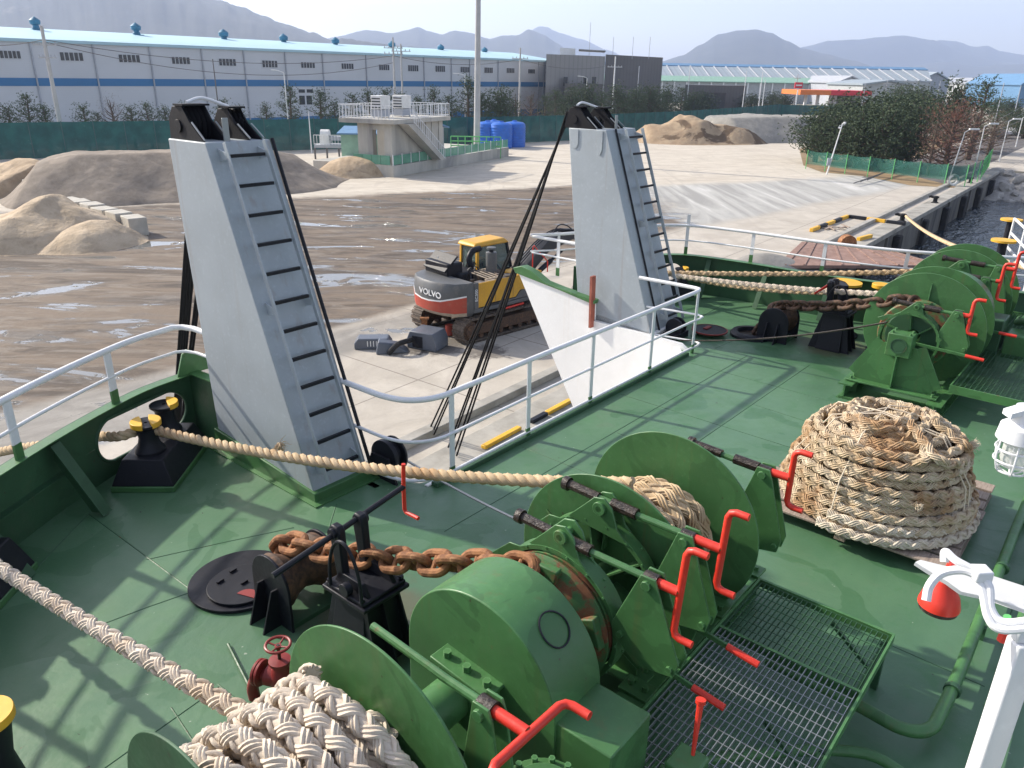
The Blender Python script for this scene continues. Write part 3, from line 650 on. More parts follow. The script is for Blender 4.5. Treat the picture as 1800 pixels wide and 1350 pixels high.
def pedestal(t, x, yc, zc, z0, h=.12, wb=.62, flip=1, bearing=True, near=-1):
    """bearing bracket: trapezoid plate + ribs + bearing block"""
    MB().prism([(yc - wb, z0), (yc + wb, z0), (yc + wb, z0 + .08), (yc + .22, zc - .02), (yc - .22, zc - .02), (yc - wb, z0 + .08)], 'x', x - .012, x + .012).build('bracket_web', G, t)
    mb = MB(); mb.bar((x, yc + wb, z0 + .06), (x, yc + .22, zc - .03), h * 2, .016, up=(1, 0, 0)); mb.bar((x, yc - wb, z0 + .06), (x, yc - .22, zc - .03), h * 2, .016, up=(1, 0, 0))
    mb.box(x - h, x + h, yc - .008, yc + .008, z0, zc - .12); mb.build('bracket_flange', G, t)
    mb = MB(); mb.box(x - h - .02, x + h + .02, yc - wb - .1, yc + wb + .1, z0 - .018, z0 + .006); mb.build('foot_plate', G, t, bevel=.004)
    for yy in (yc - wb - .03, yc + wb + .03):
        bolts('foot_bolt', G, t, ((x - .08, yy, z0), (x + .08, yy, z0)), .022, .05)
    if bearing:
        b = MB().box(x - .13, x + .13, yc - .17, yc + .17, zc - .17, zc + .17).build('bearing_block', G, t, bevel=.012)
        mb = MB(); mb.lathe([(0, -.135), (.085, -.135), (.085, -.132), (.10, -.132), (.10, -.142), (.115, -.142), (.115, -.12)], (x, yc, zc), 'x', 28); mb.build('bearing_cover', M['green_dark'], b)
        bolts('bearing_bolt', G, b, [(x + dx, yc + dy, zc + .168) for dx in (-.08, .08) for dy in (-.12, .12)])
# ---------------- windlass one (foreground)
YC, ZC, RR = -3.02, .80, .84
w1 = thing('windlass', 'green anchor and mooring windlass in the foreground with fat white rope on its near drum', 'windlass', (-2.4, YC, 0))
bedframe(w1, -5.0, .35, -2.45, -3.62, .22)
windlass_common(w1, YC, ZC, RR, -1.34, -.30)
windlass_common(w1, YC - 0, ZC, RR, -4.77, -3.74, M['green_dark'])
MB().tube([(-5.2, YC, ZC), (.2, YC, ZC)], .085, 24).build('main_shaft', G, w1)
brake_band(w1, -1.47, YC, ZC, .56)
MB().lathe([(.50, -.05), (.525, -.05), (.525, .05), (.50, .05)], (-1.44, YC, ZC), 'x', 56).build('brake_drum', M['green_dark'], w1)
for k in range(6):
    a = R_(20 + 60 * k); c, s = math.cos(a), math.sin(a)
    MB().hexa([(-1.49, YC + c * .12 + s * .008, ZC + s * .12 - c * .008), (-1.49, YC + c * .50 + s * .008, ZC + s * .50 - c * .008), (-1.49, YC + c * .50 - s * .008, ZC + s * .50 + c * .008), (-1.49, YC + c * .12 - s * .008, ZC + s * .12 + c * .008)],
              [(-1.35, YC + c * .12 + s * .008, ZC + s * .12 - c * .008), (-1.35, YC + c * .50 + s * .008, ZC + s * .50 - c * .008), (-1.35, YC + c * .50 - s * .008, ZC + s * .50 + c * .008), (-1.35, YC + c * .12 - s * .008, ZC + s * .12 + c * .008)]).build('drum_spoke', G, w1)
for x0, r0 in ((-1.60, .20), (-1.72, .26), (-1.80, .20)):
    MB().disc((x0, YC, ZC), r0, .07, 'x', 32).build('clutch_ring', G, w1, bevel=.006)
brake_band(w1, -1.96, YC, ZC, .55, .14)
MB().lathe([(.10, -.09), (.50, -.09), (.505, .05), (.44, .07)], (-1.95, YC, ZC), 'x', 56).build('brake_drum', M['green_rusty'], w1)
gypsy(w1, -2.24, YC, ZC, .36)
# gear casing: rounded cover
def casing(t, x0, x1, yc, zc, R, z0, mat):
    out = [(yc - R, z0)] + [(yc + R * math.cos(a), zc + R * math.sin(a)) for a in [math.pi - math.pi * i / 32 for i in range(33)]] + [(yc + R, z0)]
    return MB().prism(out, 'x', x0, x1).build('gear_casing', mat, t, bevel=.008)
cs = casing(w1, -2.97, -2.49, -3.10, .88, .635, .18, G)
ring = [(-2.72 + .11 * math.cos(a), -3.10 - (.641) * math.sin(.72 + .18 * math.sin(a)), .88 + .641 * math.cos(.72 + .18 * math.sin(a))) for a in [2 * math.pi * k / 28 for k in range(29)]]
MB().tube(ring, .006, 6).build('inspection_cover_rim', M['black'], cs)
MB().hexa([(-2.96, -4.12, .2), (-2.52, -4.12, .2), (-2.52, -3.70, .2), (-2.96, -3.70, .2)], [(-2.96, -4.12, .93), (-2.52, -4.12, .93), (-2.52, -3.66, .93), (-2.96, -3.66, .93)]).build('casing_foot', G, w1, bevel=.01)
# bearing housing on the casing's face and the shaft stub
MB().hexa([(-3.12, -3.30, .55), (-2.965, -3.30, .55), (-2.965, -2.90, .66), (-3.12, -2.90, .66)], [(-3.12, -3.30, .955), (-2.965, -3.30, .955), (-2.965, -2.90, .995), (-3.12, -2.90, .995)]).build('bearing_housing', G, w1, bevel=.012)
mb = MB(); mb.hexa([(-3.13, -3.33, .957), (-2.965, -3.33, .957), (-2.965, -2.84, 1.005), (-3.13, -2.84, 1.005)], [(-3.13, -3.33, .985), (-2.965, -3.33, .985), (-2.965, -2.84, 1.033), (-3.13, -2.84, 1.033)])
o = mb.build('housing_cap', G, w1, bevel=.006)
bolts('cap_bolt', G, o, [(-3.05, yy, .982 + (yy + 3.33) * .098) for yy in (-3.26, -3.09, -2.92)], .028, .045)
MB().cyl((-3.55, YC, ZC), (-3.0, YC, ZC), .145, n=36).build('shaft_stub', G, w1, bevel=.01)
MB().lathe([(.145, -3.06), (.175, -3.06), (.185, -3.0), (.19, -2.97)], (0, YC, ZC), 'x', 36).build('shaft_seal', M['grease'], w1)
# motor and flanged gearbox
gb = MB().lathe([(0, .0), (.17, 0), (.19, .03), (.19, .30), (.26, .32), (.26, .36), (.20, .37), (.19, .40), (0, .41)], (-3.32, -3.92, .45), 'z', 40).build('planet_gearbox', G, w1, bevel=.004)
bolts('gearbox_bolt', G, gb, [(-3.32 + .225 * math.cos(k * math.pi / 7), -3.92 + .225 * math.sin(k * math.pi / 7), .80) for k in range(14)], .020, .055)
mo = MB().lathe([(0, 0), (.11, 0), (.13, .02), (.13, .26), (.19, .28), (.19, .33), (0, .34)], (-3.48, -4.28, .25), 'z', 32).build('hydraulic_motor', G, w1)
bolts('motor_bolt', G, mo, [(-3.48 + .155 * math.cos(k * math.pi / 5), -4.28 + .155 * math.sin(k * math.pi / 5), .585) for k in range(10)], .018, .045)
MB().tube(spline([(-3.40, -4.05, .55), (-3.2, -4.15, .50), (-3.05, -4.35, .38), (-2.95, -4.7, .2)], 6), .05, 12).build('hydraulic_hose', M['green_dark'], w1)
MB().tube(spline([(-3.75, -4.2, .42), (-3.6, -4.5, .46), (-3.3, -4.55, .42), (-3.1, -4.9, .2)], 6), .04, 12).build('hydraulic_hose', M['green'], w1)
# control valve with red lever
cv = MB().box(-2.52, -2.30, -4.44, -4.24, .42, .62).build('control_valve', G, w1, bevel=.015)
MB().cyl((-2.41, -4.34, .2), (-2.41, -4.34, .42), .05).build('valve_stem', G, w1)
MB().tube([(-2.36, -4.35, .60), (-2.25, -4.31, .93)], [.012, .022], 10).build('control_lever', M['red'], w1)
MB().cyl((-2.25, -4.31, .93), (-2.245, -4.308, .955), .032, n=14).build('lever_knob', M['red'], w1)
MB().tube(spline([(-2.52, -4.34, .52), (-2.8, -4.42, .52), (-3.3, -4.4, .5)], 6), .05, 12).build('feed_pipe', G, w1)
# spindles and posts
spindle(w1, .02, -3.02, -3.72, 1.42, -3.92, 0, arm=.26)
brake_post(w1, .02, -3.70, 1.40, .72, .26)
pedestal(w1, .10, YC, ZC, .25, .10, .5)
spindle(w1, -1.45, -2.70, -3.72, 1.50, -4.00, .10, arm=.30)
brake_post(w1, -1.45, -3.74, 1.48, .82, .28)
spindle(w1, -1.98, -2.66, -3.74, 1.43, -3.97, .12, arm=.32)
brake_post(w1, -1.98, -3.76, 1.42, .80, .30)
spindle(w1, -3.50, -2.75, -3.66, 1.42, -3.94, 1.62, arm=.31, reach=.16, th=False)
brake_post(w1, -3.50, -3.66, 1.41, .55, .20)
pedal(w1, -1.45, -3.5, .82, -4.35, .72); pedal(w1, -1.85, -3.5, .70, -4.30, .60)
for x in (-1.62, -.98): pedestal(w1, x - .02, YC, .52, .25, .08, .52, bearing=False)
for y in (-3.62, -2.45):
    for x in (-4.9, -3.3, -1.75, -.5, .25): cl_ = MB().box(x - .09, x + .09, y - .12, y + .12, .24, .27).build('hold_down_clamp', G, w1, bevel=.004); bolts('clamp_bolt', G, cl_, ((x, y - .06, .268), (x, y + .06, .268)), .024, .045)
# ---------------- windlass two (far right)
Y2, Z2 = -3.30, .90
w2 = thing('windlass', 'green windlass on the far side of the deck behind the rope coil', 'windlass', (8, Y2, 0))
def bf2(): bedframe(w2, 5.75, 11.4, -2.72, -3.95, .22)
bf2()
pedestal(w2, 6.05, Y2, Z2 + .04, .27, .13, .54)
for i in range(1): MB().box(5.75, 6.3, -4.05, -2.65, .0, .04).build('bed_foot', G, w2)
MB().tube([(5.95, Y2, Z2), (11.2, Y2, Z2)], .085, 24).build('main_shaft', G, w2)
brake_band(w2, 6.50, Y2, Z2, .43, .12, .72)
for k in range(6):
    a = R_(20 + 60 * k); c, s = math.cos(a), math.sin(a)
    MB().hexa([(6.58, Y2 + c * .12 + s * .008, Z2 + s * .12 - c * .008), (6.58, Y2 + c * .40 + s * .008, Z2 + s * .40 - c * .008), (6.58, Y2 + c * .40 - s * .008, Z2 + s * .40 + c * .008), (6.58, Y2 + c * .12 - s * .008, Z2 + s * .12 + c * .008)],
              [(6.72, Y2 + c * .12 + s * .008, Z2 + s * .12 - c * .008), (6.72, Y2 + c * .40 + s * .008, Z2 + s * .40 - c * .008), (6.72, Y2 + c * .40 - s * .008, Z2 + s * .40 + c * .008), (6.72, Y2 + c * .12 - s * .008, Z2 + s * .12 + c * .008)]).build('drum_spoke', G, w2)
MB().lathe([(.12, -.0), (.38, 0), (.38, .05), (.40, .06)], (6.66, Y2, Z2), 'x', 56).build('brake_drum', M['green_dark'], w2)
gypsy(w2, 6.86, Y2, Z2, .28)
windlass_common(w2, Y2 - .03, Z2 + .02, .88, 7.15, 7.75)
cs2 = casing(w2, 8.05, 8.45, Y2 - .12, .98, .66, .2, M['green'])
MB().box(8.0, 8.5, -4.30, -3.75, .25, 1.05).build('gearbox', M['green_dark'], w2, bevel=.02)
MB().tube(spline([(8.7, -4.4, .9), (8.4, -4.6, 1.0), (8.2, -4.9, .85), (8.2, -5.2, .5)], 6), .06, 12).build('hydraulic_hose', M['green_dark'], w2)
MB().tube(spline([(8.9, -4.4, .9), (8.6, -4.7, 1.1), (8.5, -5.0, .95), (8.5, -5.3, .5)], 6), .06, 12).build('hydraulic_hose', M['green_dark'], w2)
MB().box(8.0, 8.5, -4.7, -4.35, .5, .85).build('valve_block', M['green'], w2, bevel=.02)
brake_band(w2, 9.30, Y2, Z2, .55, .12)
windlass_common(w2, Y2, Z2 + .02, .88, 9.5, 10.2)
spindle(w2, 6.50, -3.02, -3.85, 1.41, -4.03, .10, arm=.25); brake_post(w2, 6.52, -3.86, 1.40, .86, .25)
spindle(w2, 8.75, -3.1, -3.95, 1.50, -4.02, .05, arm=.30); brake_post(w2, 8.75, -3.80, 1.48, .60, .22)
spindle(w2, 9.3, -3.05, -3.95, 1.62, -4.12, .08, arm=.30); brake_post(w2, 9.3, -3.88, 1.60, .60, .30)
pedal(w2, 6.35, -3.40, .90, -4.32, .86)
pedal(w2, 7.8, -3.9, .92, -4.5, .9)
# ---------------- gratings
def grating(t, x0, x1, y0, y1, z, mat, nx, ny, name='grating_panel'):
    mb = MB(); 
    for i in range(nx + 1):
        x = x0 + (x1 - x0) * i / nx; mb.box(x - .002, x + .002, y0, y1, z - .006, z)
    for j in range(ny + 1):
        y = y0 + (y1 - y0) * j / ny; mb.box(x0, x1, y - .0022, y + .0022, z - .030, z - .001)
    return mb.build(name, mat, t, smooth=0)
wk = thing('walkway', 'green grating walkway beside the foreground windlass, its near half bare galvanised', 'walkway', (-1.8, -4.4, 0))
ZG = .50
grating(wk, -.97, -.22, -4.93, -3.90, ZG, M['green_dark'], 8, 26)
grating(wk, -3.1, -.99, -4.93, -3.90, ZG, M['steel'], 22, 26)['label'] = 'bare galvanised grating panel'
mb = MB()
for y in (-4.96, -3.87): mb.box(-3.2, -.17, y - .008, y + .008, ZG - .07, ZG + .006)
for x in (-.18, -.98): mb.box(x - .012, x + .012, -4.95, -3.88, ZG - .07, ZG + .004)
mb.box(-3.2, -.2, -4.95, -4.90, ZG - .075, ZG - .066)
mb.build('edge_frame', M['green'], wk)
for x in (-.25, -1.6, -3.0):
    for y in (-4.92,):
        mb = MB(); mb.bar((x, y, 0), (x, y, ZG - .06), .05, .05); mb.bar((x, y + .02, .12), (x, y + .4, ZG - .08), .03, .03); mb.build('leg', M['green_dark'], wk)
wk2 = thing('walkway', 'green grating walkway beside the far windlass', 'walkway', (8, -4.6, 0))
grating(wk2, 5.9, 8.1, -5.6, -4.12, ZG + .05, M['green_dark'], 34, 24); grating(wk2, 8.14, 10.8, -5.6, -4.12, ZG + .05, M['green_dark'], 40, 24)
mb = MB()
for x in (5.86, 8.12, 10.84): mb.box(x - .01, x + .01, -5.64, -4.08, ZG - .06, ZG + .06)
for y in (-5.64, -4.08): mb.box(5.86, 10.84, y - .01, y + .01, ZG - .06, ZG + .055)
mb.build('edge_frame', M['green'], wk2)
for x in (5.92, 8.1, 10.7): MB().bar((x, -5.55, 0), (x, -5.55, ZG - .05), .07, .07).build('leg', M['green_dark'], wk2)
# ---------------- chain stoppers, rollers, hatches
def stopper(label, x, y, lever_label=None, red_flag=False, h=.66):
    t = thing('chain_stopper', label, 'chain stopper', (x, y, 0))
    K = M['black']
    mb = MB()
    mb.hexa([(x - .26, y - .22, 0), (x + .26, y - .22, 0), (x + .26, y + .22, 0), (x - .26, y + .22, 0)], [(x - .16, y - .17, h), (x + .16, y - .17, h), (x + .16, y + .17, h), (x - .16, y + .17, h)])
    pd = mb.build('pedestal', K, t, bevel=.008)
    for sx in (-1, 0, 1):
        MB().hexa([(x + sx * .2 - .008, y - .36, 0), (x + sx * .2 + .008, y - .36, 0), (x + sx * .2 + .008, y + .36, 0), (x + sx * .2 - .008, y + .36, 0)],
                  [(x + sx * .16 - .008, y - .2, h), (x + sx * .16 + .008, y - .2, h), (x + sx * .16 + .008, y + .2, h), (x + sx * .16 - .008, y + .2, h)]).build('gusset', K, t)
    MB().box(x - .235, x + .235, y - .26, y + .26, h, h + .035).build('table_plate', K, t, bevel=.008)
    MB().box(x - .22, x + .22, y - .235, y + .235, h + .036, h + .07).build('cheek_base', M['black'], t, bevel=.012)
    bolts('table_bolt', K, t, [(x + sx * .2, y + sy * .2, h + .068) for sx in (-1, 1) for sy in (-1, 0, 1)], .022, .032)
    for sx in (-1, 1):   # side cheeks with pin lugs
        MB().prism([(y - .20, h + .07), (y + .20, h + .07), (y + .14, h + .17), (y - .14, h + .17)], 'x', x + sx * .13 - .02, x + sx * .13 + .02).build('side_cheek', K, t, bevel=.006)
        a = [(y + .08, h + .10), (y + .17, h + .10), (y + .235, h + .52), (y + .20, h + .575), (y + .12, h + .57), (y + .10, h + .52)]
        MB().prism(a, 'x', x + sx * .115 - .035, x + sx * .115 + .035).build('pawl_arm', K, t, bevel=.015)
        MB().disc((x + sx * .16, y + .17, h + .51), .045, .03, 'x', 16).build('arm_pin', K, t, bevel=.003)
    MB().disc((x - .21, y - .02, h + .11), .055, .06, 'x', 20).build('hinge_pin', K, t, bevel=.005)
    ho = [(x - .215, y - .02 + .19 * math.cos(a), h + .12 + .42 * math.sin(a)) for a in [math.pi * k / 16 for k in range(17)]]
    MB().tube([(x - .215, y + .17, h + .06)] + ho + [(x - .215, y - .21, h + .06)], .014, 8, up=(1, 0, 0)).build('hoop_handle', K, t)
    if not red_flag:
        rod = MB().tube([(x - .72, y + .15, h + .43), (x - .1, y + .17, h + .50), (x + .62, y + .20, h + .585)], .024, 10).build('lever_rod', K, t)
        xe, ye, ze = x + .62, y + .20, h + .585
        MB().tube([(xe, ye - .01, ze + .22), (xe, ye, ze), (xe, ye, ze - .22), (xe, ye - .02, ze - .245), (xe, ye - .17, ze - .245)], .018, 10).build('crank_handle', M['red'], rod)
    else:
        MB().hexa([(x - .50, y + .30, h + .37), (x - .02, y + .18, h + .47), (x - .02, y + .18, h + .53), (x - .50, y + .30, h + .41)], [(x - .50, y + .31, h + .37), (x + .0, y + .21, h + .47), (x + .0, y + .21, h + .53), (x - .50, y + .31, h + .41)]).build('red_lever', M['red'], t, bevel=.006)
    return t
stopper('black chain stopper with a red crank lever beside the foreground windlass', -2.62, -1.58)
stopper('black chain stopper with a flat red lever near the far windlass', 8.10, -1.76, red_flag=True)
def roller(label, x, y, zc, r):
    t = thing('chain_roller', label, 'chain roller', (x, y, 0)); K = M['black']
    for sx in (-1, 1):
        out = [(y + r * math.cos(a), zc + r * math.sin(a)) for a in [math.pi * k / 16 for k in range(17)]] + [(y - r * 1.02, 0), (y + r * 1.02, 0)]
        MB().prism(out, 'x', x + sx * .27 - .012, x + sx * .27 + .012).build('end_plate', K, t, bevel=.004)
        mb = MB()
        for dy in (-.10, .10): mb.prism([(x + sx * .28, 0), (x + sx * .46, 0), (x + sx * .34, zc), (x + sx * .28, zc)], 'y', y + dy - .008, y + dy + .008)
        mb.build('gusset', K, t)
    MB().lathe([(.06, -.25), (r * .92, -.25), (r * .95, -.20), (r * .72, -.10), (r * .62, 0), (r * .72, .10), (r * .95, .20), (r * .92, .25), (.06, .25)], (x, y, zc), 'x', 40).build('roller', M['rust_dark'], t)
    MB().box(x - .26, x + .26, y - r * .9, y + r * .9, .004, .05).build('bed_plate', M['green_dark'], t)
roller('black chain guide roller over the near hatch lid', -2.62, -.62, .38, .27)
roller('black chain guide roller beside the open hatch on the far side', 7.92, -.80, .36, .28)
t = thing('hatch_cover', 'round black hatch lid with red half disc lying on a black ring', 'hatch', (-2.78, .08, 0))
MB().disc((-2.78, .08, .02), .48, .03, 'z', 56).build('ring_plate', M['black'], t, bevel=.004)
ld = MB().disc((-2.84, -.02, .052), .31, .024, 'z', 48).build('lid', M['black'], t, bevel=.004)
pts = [(-2.92 + .10 * math.cos(a), -.22 + .10 * math.sin(a)) for a in [R_(-70 + 180 * k / 10) for k in range(11)]]
MB().prism(pts, 'z', .0645, .069).build('red_patch', M['red_dull'], ld)
for dx, dy in ((-.12, .16), (.05, .22), (.02, -.02)):
    MB().bar((-2.84 + dx - .035, -.02 + dy, .075), (-2.84 + dx + .035, -.02 + dy + .01, .075), .02, .02).build('dog', M['black'], ld)
t = thing('hatch_cover', 'round black hatch lid with red rim lying open beside its dark hole', 'hatch', (7.4, .1, 0))
MB().lathe([(.26, 0), (.40, 0), (.40, .05), (.36, .09), (.27, .09), (.26, .0)], (7.75, -.38, 0), 'z', 48).build('coaming_ring', M['black'], t)
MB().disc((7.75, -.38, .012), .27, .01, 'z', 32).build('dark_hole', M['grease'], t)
ld = MB().disc((7.25, .25, .09), .33, .025, 'z', 48).build('lid', M['black'], t, bevel=.004)
MB().lathe([(.315, .085), (.335, .085), (.335, .108), (.315, .108)], (7.25, .25, 0), 'z', 48).build('red_rim', M['red_dull'], ld)
MB().box(7.20, 7.40, .28, .36, .103, .125).build('red_patch', M['red_dull'], ld)
# ---------------- anchor chains
def link_mesh():
    Lh, Wh, r = .135, .085, .036; pts = []
    for k in range(12): a = -math.pi / 2 + math.pi * k / 11; pts.append((Lh - Wh + Wh * math.cos(a), Wh * math.sin(a), 0))
    for k in range(12): a = math.pi / 2 + math.pi * k / 11; pts.append((-(Lh - Wh) + Wh * math.cos(a), Wh * math.sin(a), 0))
    mb = MB(); mb.tube(pts, r, 10, closed=True, up=(0, 0, 1)); mb.cyl((0, -Wh, 0), (0, Wh, 0), .020, n=10); return mb
def chain(label, path, base, mat=None):
    t = thing('anchor_chain', label, 'chain', base)
    p = resample(path, .190); n = len(p); src = None
    for i in range(n - 1):
        a, b = p[i], p[i + 1]; c = (a + b) / 2 - Vector(base); d = (b - a).normalized()
        roll = (R_(38) if i % 2 else R_(-52)) + random.uniform(-.12, .12)
        if src is None:
            src = link_mesh().build('link', mat or M['rust'], t, fix=False); FR_mesh = src
            me = src.data
            for v in me.vertices: v.co = v.co + Vector(base)
            o = src
        else: o = src.copy(); COL.objects.link(o); o.parent = t
        q = d.to_track_quat('X', 'Z').to_matrix().to_4x4(); o.matrix_local = Matrix.Translation(c) @ q @ Matrix.Rotation(roll, 4, 'X')
    return t
def arc(yc, zc, R, a0, a1, x, n=14): return [(x, yc + R * math.cos(R_(a0 + (a1 - a0) * k / n)), zc + R * math.sin(R_(a0 + (a1 - a0) * k / n))) for k in range(n + 1)]
chain('thick rusty anchor chain running through the near stopper onto the foreground windlass',
      [(-2.62, -.28, .10), (-2.62, -.36, .35)] + arc(-.62, .38, .27, 30, 95, -2.62, 6) + sag((-2.62, -.66, .66), (-2.26, -2.72, 1.22), .06, 14) + arc(YC, ZC, .46, 80, -70, -2.22, 20), (-2.62, -.6, 0))
chain('dark rusty anchor chain running through the far stopper onto the far windlass',
      [(7.80, -.45, .05), (7.84, -.6, .4)] + arc(-.80, .36, .28, 40, 95, 7.92, 6) + sag((7.9, -.96, .68), (7.0, -3.0, 1.36), .05, 14) + arc(Y2, Z2, .42, 85, -60, 6.92, 16), (7.9, -.9, 0), M['rust_dark'])
# ---------------- roller fairleads
def fairlead(label, c1, c2, w, h, rr_, hr, group=None, capang=(0, 0), frame=SHIP):
    x = (c1[0] + c2[0]) / 2; y = (c1[1] + c2[1]) / 2
    t = thing('roller_fairlead', label, 'fairlead', (x, y, 0), frame); K = M['black']
    d = Vector((c2[0] - c1[0], c2[1] - c1[1], 0)); L = d.length; d.normalize(); n = Vector((-d.y, d.x, 0)); c = Vector((x, y, 0))
    def q(a, b, z): return c + d * a + n * b + Vector((0, 0, z))
    a1, b1 = L / 2 + w * .62, w * .62; a2, b2 = L / 2 + w * .42, w * .40
    MB().hexa([q(-a1, -b1, 0), q(a1, -b1, 0), q(a1, b1, 0), q(-a1, b1, 0)], [q(-a1, -b1, .07), q(a1, -b1, .07), q(a1, b1, .07), q(-a1, b1, .07)]).build('foot', M['green'], t, bevel=.01)
    o = MB().hexa([q(-a1 * .98, -b1 * .98, .07), q(a1 * .98, -b1 * .98, .07), q(a1 * .98, b1 * .98, .07), q(-a1 * .98, b1 * .98, .07)], [q(-a2, -b2, h), q(a2, -b2, h), q(a2, b2, h), q(-a2, b2, h)]).build('pedestal', K, t, bevel=.012)
    for k, cc in enumerate((c1, c2)):
        ro = MB().lathe([(0.02, h), (rr_ * 1.35, h), (rr_ * 1.35, h + .03), (rr_, h + .09), (rr_ * .82, h + hr * .5), (rr_ * .95, h + hr * .8), (rr_ * 1.32, h + hr * .93), (rr_ * 1.32, h + hr), (.02, h + hr)], (cc[0], cc[1], 0), 'z', 40).build('roller', K, t)
        for sa in ((capang[0], capang[1]) if k == 0 else (capang[1],)):
            pts = [(cc[0] + rr_ * 1.34 * math.cos(a), cc[1] + rr_ * 1.34 * math.sin(a)) for a in [sa + R_(-72 + 144 * i / 10) for i in range(11)]] + [(cc[0] + rr_ * .62 * math.cos(a), cc[1] + rr_ * .62 * math.sin(a)) for a in (sa + R_(60), sa - R_(60))]
            MB().prism(pts, 'z', h + hr - .035, h + hr + .03).build('yellow_segment', M['yellow'], ro, bevel=.006)
    return t
fairlead('black twin roller fairlead with yellow cap segments at the oval bulwark opening', (-2.33, 2.64), (-1.93, 3.00), .58, .36, .125, .36, capang=(R_(160), R_(-20)))
fairlead('black twin roller fairlead at the left edge, partly out of view', (-4.42, 1.78), (-4.95, 1.30), .55, .42, .14, .36, capang=(R_(160), R_(0)))
fairlead('black twin roller fairlead at the oval opening beyond the right tower', (8.85, 2.28), (9.22, 1.95), .42, .34, .11, .32, capang=(R_(130), R_(-50)))
# bollards, upright drums
def bollard(label, x, y, r, h, yl, post=False):
    t = thing('bollard', label, 'bollard', (x, y, 0))
    MB().lathe([(0, 0), (r * 1.5, 0), (r * 1.5, .03), (r * 1.03, .05), (r, .12), (r, h - .1), (r * 1.14, h - .05), (r * 1.14, h), (0, h)], (x, y, 0), 'z', 40).build('body', M['black'], t, bevel=.004)
    MB().lathe([(r * 1.15, h - .035), (r * 1.155, h - .035), (r * 1.155, h + .008), (0, h + .008)], (x, y, 0), 'z', 40, *yl).build('yellow_band', M['yellow'], t)
    return t
bollard('thick black bollard with a yellow top behind the far chain stopper, nearest the ropes', 8.95, -1.55, .26, 1.02, (-150, 60))
bollard('thick black bollard with a yellow top, half hidden by the big far rope drum', 10.35, -2.35, .26, 1.05, (-180, 40))
bollard('tall dark bollard standing between the far windlass and its chain stopper', 8.55, -2.65, .28, .82, (-30, 20))
t = thing('standpipe', 'yellow topped steel standpipe between the two far bollards', 'pipe', (9.3, -2.1, 0)); MB().tube([(9.3, -2.1, 0), (9.3, -2.1, .95)], .07, 16).build('pipe', M['yellow'], t); MB().disc((9.3, -2.1, .98), .16, .08, 'z', 24).build('cap', M['yellow'], t, bevel=.01)
t = thing('vent_pipe', 'short curved dark red pipe beside the far chain stopper', 'pipe', (8.4, -2.55, 0)); MB().tube(spline([(8.05, -2.35, .42), (8.10, -2.50, .42), (8.13, -2.62, .30), (8.13, -2.66, .02)], 8), .035, 12).build('pipe', M['red_dull'], t); MB().disc((8.13, -2.66, .03), .055, .05, 'z', 16).build('flange', M['green_dark'], t)
# ---------------- red valve
t = gv = thing('globe_valve', 'dark red globe valve with a hand wheel standing on the deck', 'valve', (-3.45, -1.42, 0)); D = M['red_dull']
vx, vy = -3.45, -1.42
MB().tube(spline([(vx - .10, vy + .16, 0), (vx - .10, vy + .16, .14), (vx - .06, vy + .10, .27), (vx, vy, .30)], 6), .055, 14).build('inlet_bend', D, t)
mb = MB(); mb.tube([(vx - .02, vy + .03, .30), (vx + .03, vy - .06, .29)], .095, 20); mb.tube([(vx - .035, vy + .06, .31), (vx - .045, vy + .085, .31)], .125, 24); mb.tube([(vx - .05, vy + .09, .31), (vx - .06, vy + .115, .31)], .125, 24); mb.build('inlet_flange', D, t, bevel=.004)
MB().lathe([(0, .16), (.09, .18), (.12, .27), (.10, .36), (.075, .40), (.075, .46), (.10, .46), (.10, .49), (.04, .50), (0, .50)], (vx + .06, vy - .09, 0), 'z', 28).build('body', D, t)
mb = MB(); mb.tube([(vx + .09, vy - .15, .22), (vx + .11, vy - .20, .15)], .085, 20); mb.tube([(vx + .11, vy - .19, .16), (vx + .125, vy - .215, .13)], .12, 24); mb.tube([(vx + .13, vy - .22, .12), (vx + .145, vy - .245, .09)], .12, 24); mb.build('outlet_flange', D, t, bevel=.004)
MB().cyl((vx + .06, vy - .09, .5), (vx + .06, vy - .09, .66), .016, n=10).build('stem', M['grease'], t)
mb = MB(); c = (vx + .06, vy - .09, .64)
mb.tube([(c[0] + .11 * math.cos(a), c[1] + .11 * math.sin(a), c[2] + .02) for a in [2 * math.pi * k / 32 for k in range(32)]], .014, 8, closed=True)
for k in range(4): a = math.pi / 2 * k + .4; mb.tube([(c[0], c[1], c[2]), (c[0] + .11 * math.cos(a), c[1] + .11 * math.sin(a), c[2] + .02)], .009, 6)
mb.disc(c, .03, .03, 'z', 16); mb.build('hand_wheel', D, t)
gv.scale = (.82, .82, .82)
t = thing('deck_pipe', 'thin dark pipe running along the deck past the red valve', 'pipe', (-3.9, -2.4, 0))
MB().tube([(-3.35, -.62, .02), (-3.62, -1.6, .02), (-4.4, -3.9, .02)], .014, 8).build('pipe', M['green_dark'], t)
MB().tube([(-3.40, -1.1, .045), (-3.40, -1.1, -.0)], .03, 8).build('clip', M['green_dark'], t)
t = thing('needle_valve', 'small green valve with a yellow hand wheel under the far walkway', 'valve', (4.25, -4.15, 0))
MB().lathe([(0, .08), (.035, .10), (.04, .17), (.025, .21), (.012, .25), (0, .25)], (4.25, -4.15, 0), 'z', 14).tube([(4.25, -4.15, .14), (4.45, -4.1, .2), (4.6, -4.05, .3)], .018, 8).tube([(4.25, -4.15, .1), (4.25, -4.15, 0)], .02, 8).build('body', G, t)
